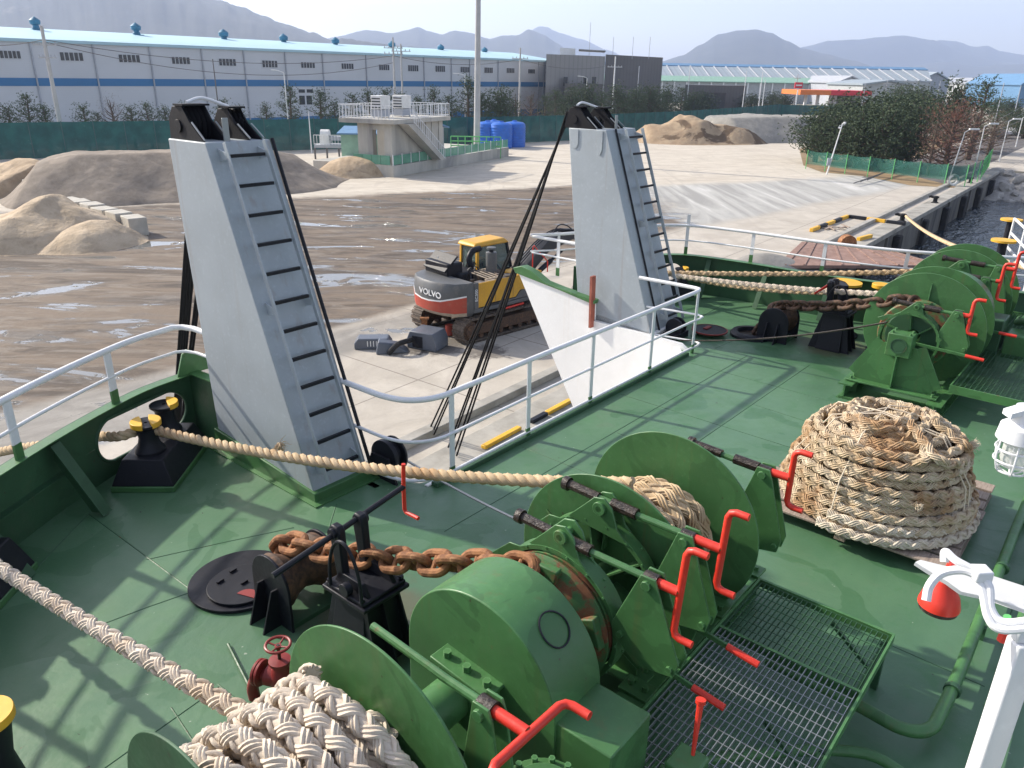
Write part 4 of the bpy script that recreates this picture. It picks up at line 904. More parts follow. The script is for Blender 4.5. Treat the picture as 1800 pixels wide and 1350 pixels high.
mb = MB(); mb.tube([(4.25 + .055 * math.cos(a), -4.15 + .055 * math.sin(a), .26) for a in [2 * math.pi * k / 20 for k in range(20)]], .013, 8, closed=True); mb.disc((4.25, -4.15, .26), .045, .012, 'z', 16); mb.build('hand_wheel', M['yellow'], t)
# ---------------- green deck pipes at lower right
for lab, pts in (('green deck pipe bending below the walkway corner, the inner of two', [(6.5, -5.40, .16), (2.8, -5.40, .16), (.2, -5.42, .16), (-.35, -5.41, .16), (-.62, -5.38, .16), (-.74, -5.22, .16), (-.72, -4.9, .16), (-.70, -4.2, .16)]),
                 ('green deck pipe along the right side of the deck, the outer of two', [(6.5, -5.72, .16), (2.8, -5.70, .16), (.2, -5.70, .16), (-.9, -5.72, .16), (-2.4, -5.74, .16)])):
    t = thing('deck_pipe', lab, 'pipe', (.2, pts[2][1], 0))
    pp = [pts[0], pts[1], pts[2]] + spline(pts[2:], 8) if len(pts) > 6 else pts
    MB().tube(pp, .048, 14).build('pipe', G, t)
    for x in (2.0, -.1): MB().tube([(x, pts[2][1], .16), (x + .05, pts[2][1], .16)], .062, 16).build('collar', M['green_dark'], t)
    for x in (3.4, .95, ): MB().box(x, x + .05, pts[2][1] - .06, pts[2][1] + .06, 0, .13).build('support', M['green_dark'], t)
t = thing('deck_pipe', 'lower green pipe crossing beneath the galvanised grating', 'pipe', (-1.0, -5.0, 0)); MB().tube(spline([(-2.3, -3.9, .14), (-1.25, -4.9, .14), (-1.15, -5.4, .14), (-1.6, -6.2, .14)], 6), .04, 12).build('pipe', G, t)
# ---------------- pallet and rope coil
pt = thing('pallet', 'weathered wooden pallet carrying the rope coil', 'pallet', (2.80, -3.98, 0))
PX0, PX1, PY0, PY1 = 1.76, 3.78, -5.06, -2.95
for k in range(9):
    y = PX0 + (PX1 - PX0) * k / 8.0
    w = .10
    MB().box(y - w + .0, y + w, PY0 + random.uniform(-.03, .02), PY1 + random.uniform(-.02, .04), .125, .150).build('deck_board', M['wood'], pt, bevel=.004)
for y in (PY0 + .08, (PY0 + PY1) / 2, PY1 - .08): MB().box(PX0 - .08, PX1 + .08, y - .055, y + .055, .025, .124).build('bearer', M['wood'], pt, bevel=.004)
for y in (PY0 + .08, PY1 - .08): MB().box(PX0 - .09, PX1 + .09, y - .07, y + .07, .0, .024).build('bottom_board', M['wood'], pt, bevel=.003)
CX, CY = 2.58, -4.05
rnd = random.Random(3)
def loop(r, z, wob, seed, n=40, turns=1.0, sq=1.0, a0=0, dz=0, cx=CX, cy=CY, rise=0):
    rd = random.Random(seed); ph = [rd.uniform(0, 6.28) for _ in range(4)]; am = [rd.uniform(.3, 1) * wob for _ in range(4)]
    out = []
    for k in range(int(n * turns) + 1):
        a = a0 + 2 * math.pi * k / n; rr_ = r + am[0] * math.cos(2 * a + ph[0]) + am[1] * .5 * math.cos(3 * a + ph[1])
        out.append((cx + rr_ * math.cos(a), cy + rr_ * sq * math.sin(a), z + am[2] * .55 * math.cos(2 * a + ph[2]) + dz * math.cos(a + ph[3]) + rise * k / (n * turns)))
    return out
cm = MB(); RC = .053
path = []
for k in range(10):
    r = .97 - .028 * k + (.015 if k % 3 else -.02); z = .15 + RC + k * .085
    path += loop(r, z, .032 if k > 1 else .02, k + 3, turns=1, a0=0, rise=.085)[:-1]
rope(cm, path, RC, pitch=.36)
path = []
for k in range(9): path += loop(.80 - .032 * k, .26 + k * .095, .03, 50 + k, rise=.095)[:-1]
rope(cm, path, RC, pitch=.36, step=.045)
zt0 = .99
for k, (r, cx, cy, sq, z) in enumerate(((.58, 0, 0, .9, zt0), (.52, .02, .02, .8, zt0 + .09), (.44, -.08, -.04, .75, zt0 + .08), (.42, .1, .1, .8, zt0 + .17), (.34, -.15, .12, .7, zt0 + .14), (.46, .0, .08, .62, zt0 + .16), (.25, .18, -.16, .8, zt0 + .13), (.22, -.05, .0, .9, zt0 + .02), (.34, .0, .0, .9, zt0 - .02), (.42, -.05, -.1, .55, zt0 + .13))):
    rope(cm, loop(r, z, .06, 90 + k, turns=.93, sq=sq, a0=k * 1.7, dz=.045, cx=CX + cx, cy=CY + cy), RC * .97, pitch=.36, step=.04)
# strands sagging down the near side and bights poking out
for k, c in enumerate(([(-.55, -.55, 1.12), (-.72, -.62, 1.02), (-.70, -.30, .98), (-.86, .0, 1.0), (-.78, .35, 1.05)], [(.1, -.5, 1.20), (.0, -.92, 1.05), (.35, -.84, .98), (.55, -.55, 1.06), (.4, -.3, 1.2)], [(-.3, -.3, 1.25), (-.66, -.74, 1.08), (-.35, -.93, .98), (.1, -.97, .92)])):
    rope(cm, spline([(CX + a * .82, CY + b * .82, z) for a, b, z in c], 10), RC, pitch=.36, step=.04)
tag(cm.build('rope_coil', M['rope_coil'], base=(CX, CY, .15), fix=False, smooth=60), 'big heap of old tan plaited rope coiled on the wooden pallet', 'rope coil')
def fray(x, y, z, r, seed, d=(0, 0, 1)):
    rd = random.Random(seed); mb = MB(); d = Vector(d).normalized()
    for k in range(90):
        v = (Vector((rd.gauss(0, 1), rd.gauss(0, 1), rd.gauss(0, 1))) * .45 + d).normalized() * r * rd.uniform(.6, 1.15)
        m_ = Vector((x, y, z)) + v * .5 + Vector((rd.gauss(0, .1), rd.gauss(0, .1), rd.gauss(0, .1))) * r
        mb.tube([(x, y, z), m_, Vector((x, y, z)) + v], [.005, .004, .0015], 4)
    return mb
for k, (x, y, z, r, d, lab) in enumerate(((CX + .46, CY - .72, .90, .11, (.2, -1, .1), 'frayed pale rope end bursting from the right side of the coil'), (CX + .30, CY + .15, 1.16, .08, (.5, 0, 1), 'frayed rope end on top of the coil'), (CX - .72, CY - .56, .60, .06, (-.5, -.6, .3), 'small frayed rope end low on the near side of the coil'))):
    tag(fray(x, y, z, r, k, d).build('frayed_end', M['twine'], base=(x, y, z), fix=False), lab, 'rope end')
def overtie(a0, a1, z0, label, off=0):
    p0 = (CX + 1.02 * math.cos(a0), CY + .98 * math.sin(a0), z0); p1 = (CX + 1.02 * math.cos(a1), CY + .98 * math.sin(a1), z0)
    s0 = (CX + .90 * math.cos(a0), CY + .90 * math.sin(a0), .70); s1 = (CX + .90 * math.cos(a1), CY + .90 * math.sin(a1), .70)
    u0 = (CX + .60 * math.cos(a0), CY + .58 * math.sin(a0), 1.14); u1 = (CX + .60 * math.cos(a1), CY + .58 * math.sin(a1), 1.14)
    tag(MB().tube([p0, s0, u0, (CX + off, CY + .05, 1.24), u1, s1, p1], .008, 6).build('tie_cord', M['twine'], base=p0), label, 'cord')
overtie(R_(-98), R_(80), .16, 'thin cord tied over the middle of the rope coil', -.1)
overtie(R_(-104), R_(120), .16, 'second thin cord tied just left of the middle cord of the coil', -.15)
overtie(R_(-62), R_(130), .16, 'thin cord tied over the right side of the coil down to the pallet corner', .05)
overtie(R_(-22), R_(170), .16, 'thin cord slanting across the far right side of the coil', .12)
lm = MB()
for k in range(4): rope(lm, loop(1.02 - .06 * k, .22 + .10 * k, .02, 200 + k, turns=.36, a0=R_(165 + 4 * k)), .055, pitch=.34, step=.04)
tag(lm.build('loose_rope', M['rope_pale'], base=(CX - .95, CY, .15), fix=False, smooth=60), 'pale grey rope loops lying against the left side of the coil', 'rope')
# ---------------- mooring ropes
R1 = .061
mb = MB(); rope(mb, sag((-4.50, 1.75, .60), (-4.24, -2.60, 1.20), .05, 30), R1, pitch=.36)
tag(mb.build('mooring_rope', M['rope_white'], base=(-4.5, 0, .9), fix=False, smooth=60), 'thick white plaited mooring rope leading from the left edge down to the near drum', 'rope')
def drum_wrap(x0, x1, r, R, yc, zc, seed, turns, mat, label, base, layers=1, pitch=None, cross=True, step=None):
    mb = MB(); rd = random.Random(seed)
    for l in range(layers):
        rr_ = r + l * R * 1.75; n = 44; path = []
        T_ = turns - 1.1 * l
        for k in range(int(n * T_) + 1):
            a = -math.pi * .5 + 2 * math.pi * k / n; f = k / (n * T_)
            x = (x0 + R) + (x1 - x0 - 2 * R) * (f if l % 2 == 0 else 1 - f) + .025 * math.sin(2 * a + l + k * .03)
            path.append((x, yc + (rr_ + .012 * math.sin(2 * a + k * .1)) * math.cos(a), zc + (rr_ + .01 * math.sin(3 * a)) * math.sin(a)))
        rope(mb, path, R, pitch=pitch or R * 5, step=step or R * .5)
    if cross:
        for s in range(1):
            rr_ = r + layers * R * 1.75 - .01; n = 44; path = []
            xa, xb = [(x0 + R, x1 - R), (x1 - R, x0 + .2), (x0 + .25, x1 - .15)][s]
            for k in range(n + 1):
                a = R_(-60 + 90 * s) + 2 * math.pi * .85 * k / n; f = k / n
                path.append((xa + (xb - xa) * f, yc + (rr_ + s * R * .5) * math.cos(a), zc + (rr_ + s * R * .5) * math.sin(a)))
            rope(mb, path, R, pitch=pitch or R * 5, step=step or R * .5)
    return tag(mb.build('wound_rope', mat, base=base, fix=False, smooth=60), label, 'rope')
drum_wrap(-4.74, -3.76, .38, .066, YC, ZC, 1, 7.6, M['rope_white'], 'heap of thick white plaited rope wound on the near drum', (-4.2, YC, ZC), 3, pitch=.34, cross=False)
drum_wrap(-1.31, -.33, .33, .06, YC, ZC, 2, 7.5, M['rope_tan'], 'cream rope wound between the two big discs of the foreground windlass', (-.8, YC, ZC), 2, pitch=.5, step=.04, cross=False)
mb = MB()
rope(mb, sag((-2.26, 2.58, .62), (-.90, -2.95, ZC + .60), .16, 40), .060, kind='twist', pitch=.30, step=.03)
rope(mb, spline([(-2.26, 2.58, .62), (-2.38, 2.74, .60), (-2.50, 2.74, .60), (-2.60, 2.85, .57), (-2.8, 3.6, .35), (-3.6, 6.5, -.8), (-4.6, 11.0, -3.75)], 6), .060, kind='twist', pitch=.30, step=.03)
tag(mb.build('mooring_rope', M['rope_tan'], base=(-2.3, 2.6, .6), fix=False, smooth=60), 'tan twisted mooring rope leading from the oval opening to the big disc drum', 'rope')
tag(fray(-1.62, 1.05, .72, .12, 9, (0, 0, -1)).build('frayed_end', M['rope_tan'], base=(-1.62, 1.05, .72), fix=False), 'frayed strands hanging from the tan rope in front of the near tower', 'rope end')
# ropes on the far side
for k, (p, q, s, r, mt, lab, bs) in enumerate((
        ((8.7, 2.2, .62), (9.85, -3.1, 1.35), .05, .055, 'rope_tan', 'upper tan mooring rope stretched to the farthest drum of the far windlass', (9.5, -.5, 1)),
        ((8.75, 1.9, .60), (7.85, -3.05 , 1.26), .06, .055, 'rope_white', 'lower pale mooring rope stretched to the nearest drum of the far windlass', (8.3, -.5, 1)),
        ((8.9, 2.05, .58), (9.0, -1.25, .75), .10, .05, 'rope_tan', 'slack brown rope lying between the oval opening and the far bollard', (9, .4, .5)))):
    mb = MB(); rope(mb, sag(p, q, s, 30), r, pitch=.3, step=.04)
    if k < 2: rope(mb, [p, (9.2, 2.9, .55), (9.8, 4.0, -.2), (13.0, 6.6, -3.8)], r, pitch=.3, step=.06)
    tag(mb.build('mooring_rope', M[mt], base=bs, fix=False, smooth=60), lab, 'rope')
drum_wrap(7.18, 7.72, .40, .055, Y2, Z2, 5, 8, M['rope_tan'], 'tan rope wound on the nearest drum of the far windlass', (7.8, Y2, Z2), 1, cross=False, step=.05)
drum_wrap(9.53, 10.17, .40, .055, Y2, Z2, 6, 8, M['rope_tan'], 'tan rope wound on the farthest drum of the far windlass', (10, Y2, Z2), 1, cross=False, step=.05)
# wires
def wire(p, q, s, r, mat, lab): tag(MB().tube(sag(p, q, s, 20), r, 6).build('wire_rope', M[mat], base=p), lab, 'wire')
wire((6.30, .35, .10), (6.3, -3.0, 1.15), .10, .014, 'grease', 'dark wire rope from the far tower foot up to the far windlass')
wire((-.30, .52, .20), (-.75, -2.35, .45), .06, .016, 'steel', 'thin wire rope from the near tower foot to the big disc drum')
# ================================================================== SHORE
def Q(px, py, dist): d = ray(px, py).normalized(); return Vector((0, 0, CAMZ)) + d * dist
QF = Frame(*SHIP.w((0, 5.35, ZQ)), TH + .035)
def qf(p):                                  # world -> quay coordinates
    dx, dy = p[0] - QF.o[0], p[1] - QF.o[1]; c, n = math.cos(QF.ang), math.sin(QF.ang); return (dx * c + dy * n, -dx * n + dy * c)
def ground_mat():
    m, t, b = nt('yard_ground'); geo = nd(t, 'ShaderNodeNewGeometry'); pos = geo.outputs['Position']
    def vec(sc, rz=0):
        mp = nd(t, 'ShaderNodeMapping'); t.links.new(pos, mp.inputs[0]); mp.inputs['Scale'].default_value = sc; mp.inputs['Rotation'].default_value = (0, 0, rz); return mp.outputs[0]
    n1 = noise_n(t, .08, 6, .6, pos); n2 = noise_n(t, .5, 8, .65, pos, .8); n3 = noise_n(t, 3.5, 8, .65, pos)
    st = noise_n(t, 1, 9, .68, vec((.14, .55, 1), R_(-14)), 1.3); st2 = noise_n(t, 1, 8, .68, vec((.45, 1.6, 1), R_(-8)), .9)
    # tyre-track streaks in another direction
    st3 = noise_n(t, 1, 6, .6, vec((.5, .045, 1), R_(38)), 1.6)
    wob = math_(t, 'ADD', math_(t, 'MULTIPLY', math_(t, 'SUBTRACT', n1, .5), 10.0), math_(t, 'MULTIPLY', math_(t, 'SUBTRACT', n2, .5), 5.0))
    sep = nd(t, 'ShaderNodeSeparateXYZ'); t.links.new(pos, sep.inputs[0]); X, Y = sep.outputs[0], sep.outputs[1]
    def half(p, q, w=.8, k=1.0):   # 1 on the left of p->q
        dx, dy = q[0] - p[0], q[1] - p[1]; L = math.hypot(dx, dy); nx, ny = -dy / L, dx / L; c = nx * p[0] + ny * p[1]
        s = math_(t, 'ADD', math_(t, 'MULTIPLY', X, nx), math_(t, 'MULTIPLY', Y, ny)); s = math_(t, 'SUBTRACT', s, c)
        if k: s = math_(t, 'ADD', s, math_(t, 'MULTIPLY', wob, k))
        return ramp(t, s, -w, w)
    def AND(*a):
        r = a[0]
        for x in a[1:]: r = math_(t, 'MULTIPLY', r, x)
        return r
    def OR(a, b_): return math_(t, 'MAXIMUM', a, b_)
    sand = mix(t, ramp(t, st2, .3, .7), (.43, .385, .32), (.58, .53, .45)); sand = mix(t, math_(t, 'MULTIPLY', ramp(t, st, .48, .66), .6), sand, (.38, .33, .27)); sand = mix(t, math_(t, 'MULTIPLY', ramp(t, st3, .56, .66), .35), sand, (.34, .31, .27))
    slabc = mix(t, ramp(t, n2, .3, .7), (.38, .345, .295), (.49, .45, .39)); slabc = mix(t, math_(t, 'MULTIPLY', ramp(t, st3, .5, .7), .5), slabc, (.36, .32, .28))
    slabc = mix(t, math_(t, 'MULTIPLY', ramp(t, n3, .55, .75), .3), slabc, (.30, .26, .22))
    # joints in the near concrete
    br = nd(t, 'ShaderNodeTexBrick', Scale=1.0); br.offset = 0; br.inputs['Brick Width'].default_value = 5.2; br.inputs['Row Height'].default_value = 5.2; br.inputs['Mortar Size'].default_value = .03; br.inputs['Mortar Smooth'].default_value = .4
    t.links.new(vec((1, 1, 1), -QF.ang), br.inputs['Vector']); slabc = mix(t, math_(t, 'MULTIPLY', br.outputs['Fac'], .75), slabc, (.16, .14, .12))
    mud = mix(t, ramp(t, st, .38, .58), (.066, .049, .037), (.165, .125, .090)); mud = mix(t, math_(t, 'MULTIPLY', ramp(t, st2, .50, .62), .5), mud, (.235, .205, .17)); mud = mix(t, math_(t, 'MULTIPLY', ramp(t, n2, .55, .7), .5), mud, (.085, .072, .062))
    greyd = mix(t, ramp(t, st3, .35, .65), (.29, .285, .27), (.43, .425, .40)); greyd = mix(t, ramp(t, st3, .60, .72), greyd, (.54, .53, .51))
    wetc = mix(t, ramp(t, n2, .4, .65), (.20, .19, .175), (.30, .285, .26))
    far = mix(t, n1, (.20, .19, .15), (.30, .28, .22))
    near1 = half((-15.5, 17.0), (-6.0, 27.0), .5, .04); near2 = half((-11.5, 20.5), (2.9, 38.6), .5, .08); near3 = half((2.9, 41), (30, 66), .9, .35)
    farl = half((8, 69.5), (-40, 47), 1.0, .45); rgt = half((14, 40), (9, 75), 1.0, .4)
    mudm = AND(OR(near1, 0.0), near2, half((-16, 14), (9.8, 47.5), .9, .12), farl, rgt)
    inland = near2
    gz = AND(half((8, 43), (34, 67), 1.0, .4), half((13, 50), (11, 70), 1.5, .5) if False else half((11, 44), (13, 62), -1.0, .4), half((36, 72), (13, 66), 1.2, .5))
    gz = AND(half((11, 50.5), (36, 66), 1.2, .2), half((32, 79), (10.5, 52), 1.6, .4)); 
    k = mix(t, near2, slabc, sand); k = mix(t, AND(half((6, 30), (26, 47), .8, .2), math_(t, 'SUBTRACT', 1.0, near2)), k, slabc)
    k = mix(t, mudm, k, mud)
    greyzone = AND(half((10.5, 47), (60, 84), 2.0, -.3) if False else ramp(t, math_(t, 'ADD', X, wob), 9, 12), near3, half((31, 77), (8, 66), 1.4, .4), ramp(t, math_(t, 'ADD', math_(t, 'MULTIPLY', wob, .3), X), 42, 37))
    k = mix(t, greyzone, k, greyd)
    # wet slab in front of the mud, dark spill
    wz = AND(half((-14, 11.5), (-4, 26.2), .35, .1), math_(t, 'SUBTRACT', 1.0, near1)); k = mix(t, math_(t, 'MULTIPLY', wz, .85), k, wetc)
    # oil spots below the digger
    for cx, cy, rr_ in ((-2.6, 25.2, 1.0), (-.9, 24.6, .7), (-3.6, 24.9, .8)):
        vd = nd(t, 'ShaderNodeVectorMath', _operation='DISTANCE'); t.links.new(pos, vd.inputs[0]); vd.inputs[1].default_value = (cx, cy, ZQ)
        k = mix(t, math_(t, 'MULTIPLY', ramp(t, math_(t, 'ADD', vd.outputs['Value'], math_(t, 'MULTIPLY', n3, -1.6)), rr_ - .6, rr_ - 1.0), .75), k, (.07, .06, .055))
    fary = ramp(t, Y, 125, 165); k = mix(t, fary, k, far)
    # puddles
    pn = noise_n(t, 1, 6, .6, vec((.16, .46, 1), R_(-10)), 1.2)
    pud = AND(mudm, ramp(t, pn, .595, .603), ramp(t, n2, .40, .44)); pud2 = AND(wz, ramp(t, n2, .60, .62), ramp(t, n1, .2, .3)); pud = OR(pud, pud2)
    damp = AND(mudm, ramp(t, pn, .50, .60)); k = mix(t, math_(t, 'MULTIPLY', damp, .45), k, (.07, .06, .052))
    k = mix(t, pud, k, (.16, .16, .15))
    t.links.new(k, b.inputs['Base Color']); b.inputs['Specular IOR Level'].default_value = .5
    rg = mix(t, mudm, (1, 1, 1), (.88, .88, .88)); rg = mix(t, damp, rg, (.7, .7, .7)); rg = mix(t, pud, rg, (.04, .04, .04))
    t.links.new(rg, b.inputs['Roughness'])
    h = math_(t, 'ADD', math_(t, 'MULTIPLY', n2, .7), math_(t, 'ADD', math_(t, 'MULTIPLY', n3, .25), math_(t, 'MULTIPLY', AND(OR(mudm, greyzone), st), 1.2)))
    h = math_(t, 'MULTIPLY', h, math_(t, 'SUBTRACT', 1.0, pud)); bump(t, b, h, .55, .12)
    return m
M['yard'] = ground_mat()
XE = 95.0
def qw(x, y, z=ZQ): v = QF.w((x, y, 0)); return (v.x, v.y, z)
land = [qw(-9000, .5), qw(XE, .5), qw(XE + 4, -9000), (14000, -9000, ZQ), (14000, 14000, ZQ), (-14000, 14000, ZQ), (-14000, -9000, ZQ)]
mb = MB(); tr = tessellate_polygon([[Vector(p) for p in land]]); mb.add(land, [tuple(t) for t in tr])
o = mb.build('ground', M['yard'], frame=WORLD, smooth=0)
for p in o.data.polygons:
    if p.normal.z < 0: p.flip()
tag(o, 'dusty and muddy stockyard ground with puddles', None, kind='structure')
# quay wall, cope beam and fenders
M['quay_wall'] = rough_mat('stained_quay_concrete', (.085, .08, .075), (.19, .18, .16), .8, .85, (.04, .04, .042), .5, .05, (1, 1, .35))
qt = thing('quay_wall', 'long concrete quay wall with a cope beam and dark stained side', 'quay', (20, 0, 0), QF)
mb = MB(); mb.box(-60, XE, -.0, 1.0, -6, -.30); mb.build('wall_face', M['quay_wall'], qt)
mb = MB(); mb.box(-60, XE, -.12, 1.0, -.28, .004 + .02); mb.build('cope_beam', M['concrete'], qt, bevel=.03)
mb = MB(); mb.box(-60, XE, 1.6, 1.95, .0, .22); mb.build('upstand', M['concrete'], qt, bevel=.02)
M['rubber'] = paint('black_rubber', (.02, .02, .022), .75, 0, 0, .3, dirt=.4)
for k in range(9): MB().box(24 + k * 8, 24.9 + k * 8, -.45, -.005, -2.6, -.5).build('fender', M['rubber'], qt, bevel=.08)
for k in range(6):
    MB().box(26 + k * 10, 26.25 + k * 10, -.14, -.004, -3.5, -.3).build('ladder_strip', M['quay_wall'], qt)
kt = thing('kerb', 'yellow and black painted kerb on the near quay edge', 'kerb', (8, .3, 0), QF)
x = -8; i = 0
for x0, x1, mm in ((-6, -4.6, 'yellow'), (1.2, 2.6, 'yellow'), (7.0, 8.5, 'yellow'), (9.0, 9.7, 'black'), (9.75, 10.9, 'yellow'), (13, 14.4, 'yellow')):
    MB().box(x0, x1, .08, .24, .03, .13).build('painted_block', M[mm], kt, bevel=.02)
# raised kerb round the far mooring bay
kt2 = thing('kerb', 'yellow and black kerb around the far mooring bay on the quay', 'kerb', (*qf(P(1480, 395)), 0), QF)
pts = [qf(P(*p)) for p in ((1425, 408), (1490, 383), (1592, 397))]; i = 0
for a, b_ in zip(pts, pts[1:]):
    L = math.dist(a, b_); n = max(2, round(L / 1.35))
    for k in range(n):
        p = [a[j] + (b_[j] - a[j]) * (k + .03) / n for j in (0, 1)]; q = [a[j] + (b_[j] - a[j]) * (k + .97) / n for j in (0, 1)]
        MB().bar((*p, .12), (*q, .12), .22, .22).build('painted_block', M['yellow' if i % 2 == 0 else 'black'], kt2, bevel=.02); i += 1
a = qf(P(1508, 424)); MB().bar((a[0], a[1], .12), (a[0] + 1.6, a[1] - .3, .12), .22, .22).build('painted_block', M['yellow'], kt2, bevel=.02)
bay = [P(1350, 430), P(1480, 386), P(1590, 400), P(1540, 432)]
for lab, (px, py) in (('black quay bollard holding the orange rope', (1585, 390)), ('black quay bollard farther along the edge without a rope', (1643, 357)), ('low black quay bollard near the far end of the quay', (1705, 322))):
    p = P(px, py); t = thing('quay_bollard', lab, 'bollard', p, WORLD)
    MB().lathe([(0, 0), (.30, 0), (.28, .05), (.16, .12), (.15, .34), (.24, .44), (.24, .52), (.1, .56), (0, .56)], p, 'z', 20).build('post', M['rubber'], t)
    MB().tube([p + Vector((0, 0, .42)), p + Vector((-.38, .12, .50)), p + Vector((-.46, .14, .44))], .10, 10).build('horn', M['rubber'], t)
mb = MB(); a = P(1588, 386) + Vector((0, 0, .35)); b_ = SHIP.w((12.6, -5.2, 1.0))
rope(mb, sag(a, b_, .55, 30), .085, kind='twist', pitch=.5, step=.12)
tag(mb.build('mooring_rope', M['rope_tan'], base=a, frame=WORLD, fix=False), 'orange tan rope hanging from the far quay bollard to the ship', 'rope')
for lab, (a_, b__) in (('black quay bollard holding the tan rope beyond the left bulwark', (-4.6, 11.15)), ('black quay bollard behind the white bow plate', (13.0, 6.75))):
    p = SHIP.w((a_, b__, ZQ)); t = thing('quay_bollard', lab, 'bollard', p, WORLD); MB().lathe([(0, 0), (.30, 0), (.28, .05), (.16, .12), (.15, .34), (.24, .44), (.24, .52), (.1, .56), (0, .56)], p, 'z', 20).build('post', M['rubber'], t)
# fallen timber in the bay
t = thing('timber_scraps', 'small pile of broken timber scraps in the far mooring bay', 'debris', P(1460, 403), WORLD)
for k in range(7):
    c = P(1450 + 6 * k % 40, 402 + k % 3) ; a = k * .8; MB().bar(c + Vector((-.5 * math.cos(a), -.5 * math.sin(a), .05 + .02 * k)), c + Vector((.5 * math.cos(a), .5 * math.sin(a), .06 + .02 * k)), .12, .05).build('plank', M['wood'], t)
# rusty ramp plate lying on the quay
c = P(1490, 452); rp = thing('steel_ramp', 'rusty brown steel ramp lying on the quay behind the far bulwark', 'ramp', c, WORLD)
pts = [P(1362, 476), P(1408, 433), P(1560, 447), P(1660, 476)]
MB().hexa([Vector((p.x, p.y, ZQ + .10)) for p in pts], [Vector((p.x, p.y, ZQ + .28)) for p in pts]).build('plate', M['ramp_brown'], rp, bevel=.03)
for k in range(9):
    f = (k + .5) / 9; a = pts[1].lerp(pts[2], f); b_ = pts[0].lerp(pts[3], f); MB().bar(Vector((a.x, a.y, ZQ + .30)), Vector((b_.x, b_.y, ZQ + .30)), .10, .04).build('tread_bar', M['ramp_brown'], rp)
MB().lathe([(0, -.25), (.45, -.25), (.45, .25), (0, .25)], P(1487, 438) + Vector((0, 0, .35)), 'y', 20).build('hinge_drum', M['rust'], rp, bevel=.02)
# ---------------- water
m, t_, b_ = nt('harbour_water'); t = t_; b = b_
wc = coord(t, 'Object', (1, 1.6, 1)); w1n = noise_n(t, .55, 4, .55, wc, .6); w2n = noise_n(t, 2.2, 3, .5, wc)
b.inputs['Base Color'].default_value = (.010, .022, .034, 1); b.inputs['Roughness'].default_value = .07; b.inputs['IOR'].default_value = 1.33
bump(t, b, math_(t, 'ADD', w1n, math_(t, 'MULTIPLY', w2n, .4)), 1.0, .35); M['water'] = m
MB().add([(-400, .6, -2.3), (-400, -900, -2.3), (XE + 30, -900, -2.3), (XE + 30, .6, -2.3)], [(0, 1, 2, 3)])
mb = MB(); mb.add([(-400, .6, -2.3), (-400, -900, -2.3), (XE + 2, -900, -2.3), (XE + 2, .6, -2.3)], [(0, 1, 2, 3)])
tag(mb.build('water', M['water'], base=(0, 0, 0), frame=QF, smooth=0), 'dark rippled harbour water beside the quay', None, kind='structure')
# rip-rap
M['rock'] = rough_mat('pale_rock', (.30, .28, .26), (.46, .44, .41), 1.5, .9, (.18, .17, .16), .6, .05)
MB_bank = MB(); MB_bank.add([(XE - 1, .6, -.1), (XE - 1, -120, -.1), (XE - 9, -120, -3.0), (XE - 9, .6, -3.0)], [(0, 1, 2, 3)])
tag(MB_bank.build('bank', M['rock'], base=(XE - 5, 0, 0), frame=QF, smooth=0), 'sloping rock bank at the end of the quay', None, kind='structure')
def rockmesh(seed):
    bm = bmesh.new(); bmesh.ops.create_icosphere(bm, subdivisions=2, radius=1); rd = random.Random(seed); off = Vector((rd.random() * 50, 0, 0))
    for v in bm.verts:
        d = 1 + .35 * mnoise.noise(v.co * 1.1 + off); v.co = Vector((round(v.co.x * d * 2.2) / 2.2 * .4 + v.co.x * d * .6, v.co.y * d, v.co.z * d * .75))
    mb = MB(); mb.v = [tuple(v.co) for v in bm.verts]; mb.f = [tuple(x.index for x in f.verts) for f in bm.faces]; bm.free(); return mb
rk = [rockmesh(s).build('rock', M['rock'], frame=WORLD, smooth=28) for s in range(3)]
cnt = 0
for i in range(110):
    x = XE - 9 + 9.5 * random.random(); y = .2 - 26 * random.random() ** 1.3; z = -3.0 + (x - XE + 9) / 9 * 2.9 + .15
    src = rk[i % 3]; o = src if i < 3 else src.copy()
    if i >= 3: COL.objects.link(o)
    o.location = QF.w((x, y, z)); s = random.uniform(.45, .95); o.scale = (s, s * random.uniform(.8, 1.2), s * .8); o.rotation_euler = (random.random() * .6, random.random() * .6, random.random() * 6)
    tag(o, 'pale grey boulder of the rock bank at the end of the quay', 'rock', 'boulders of the rock bank')
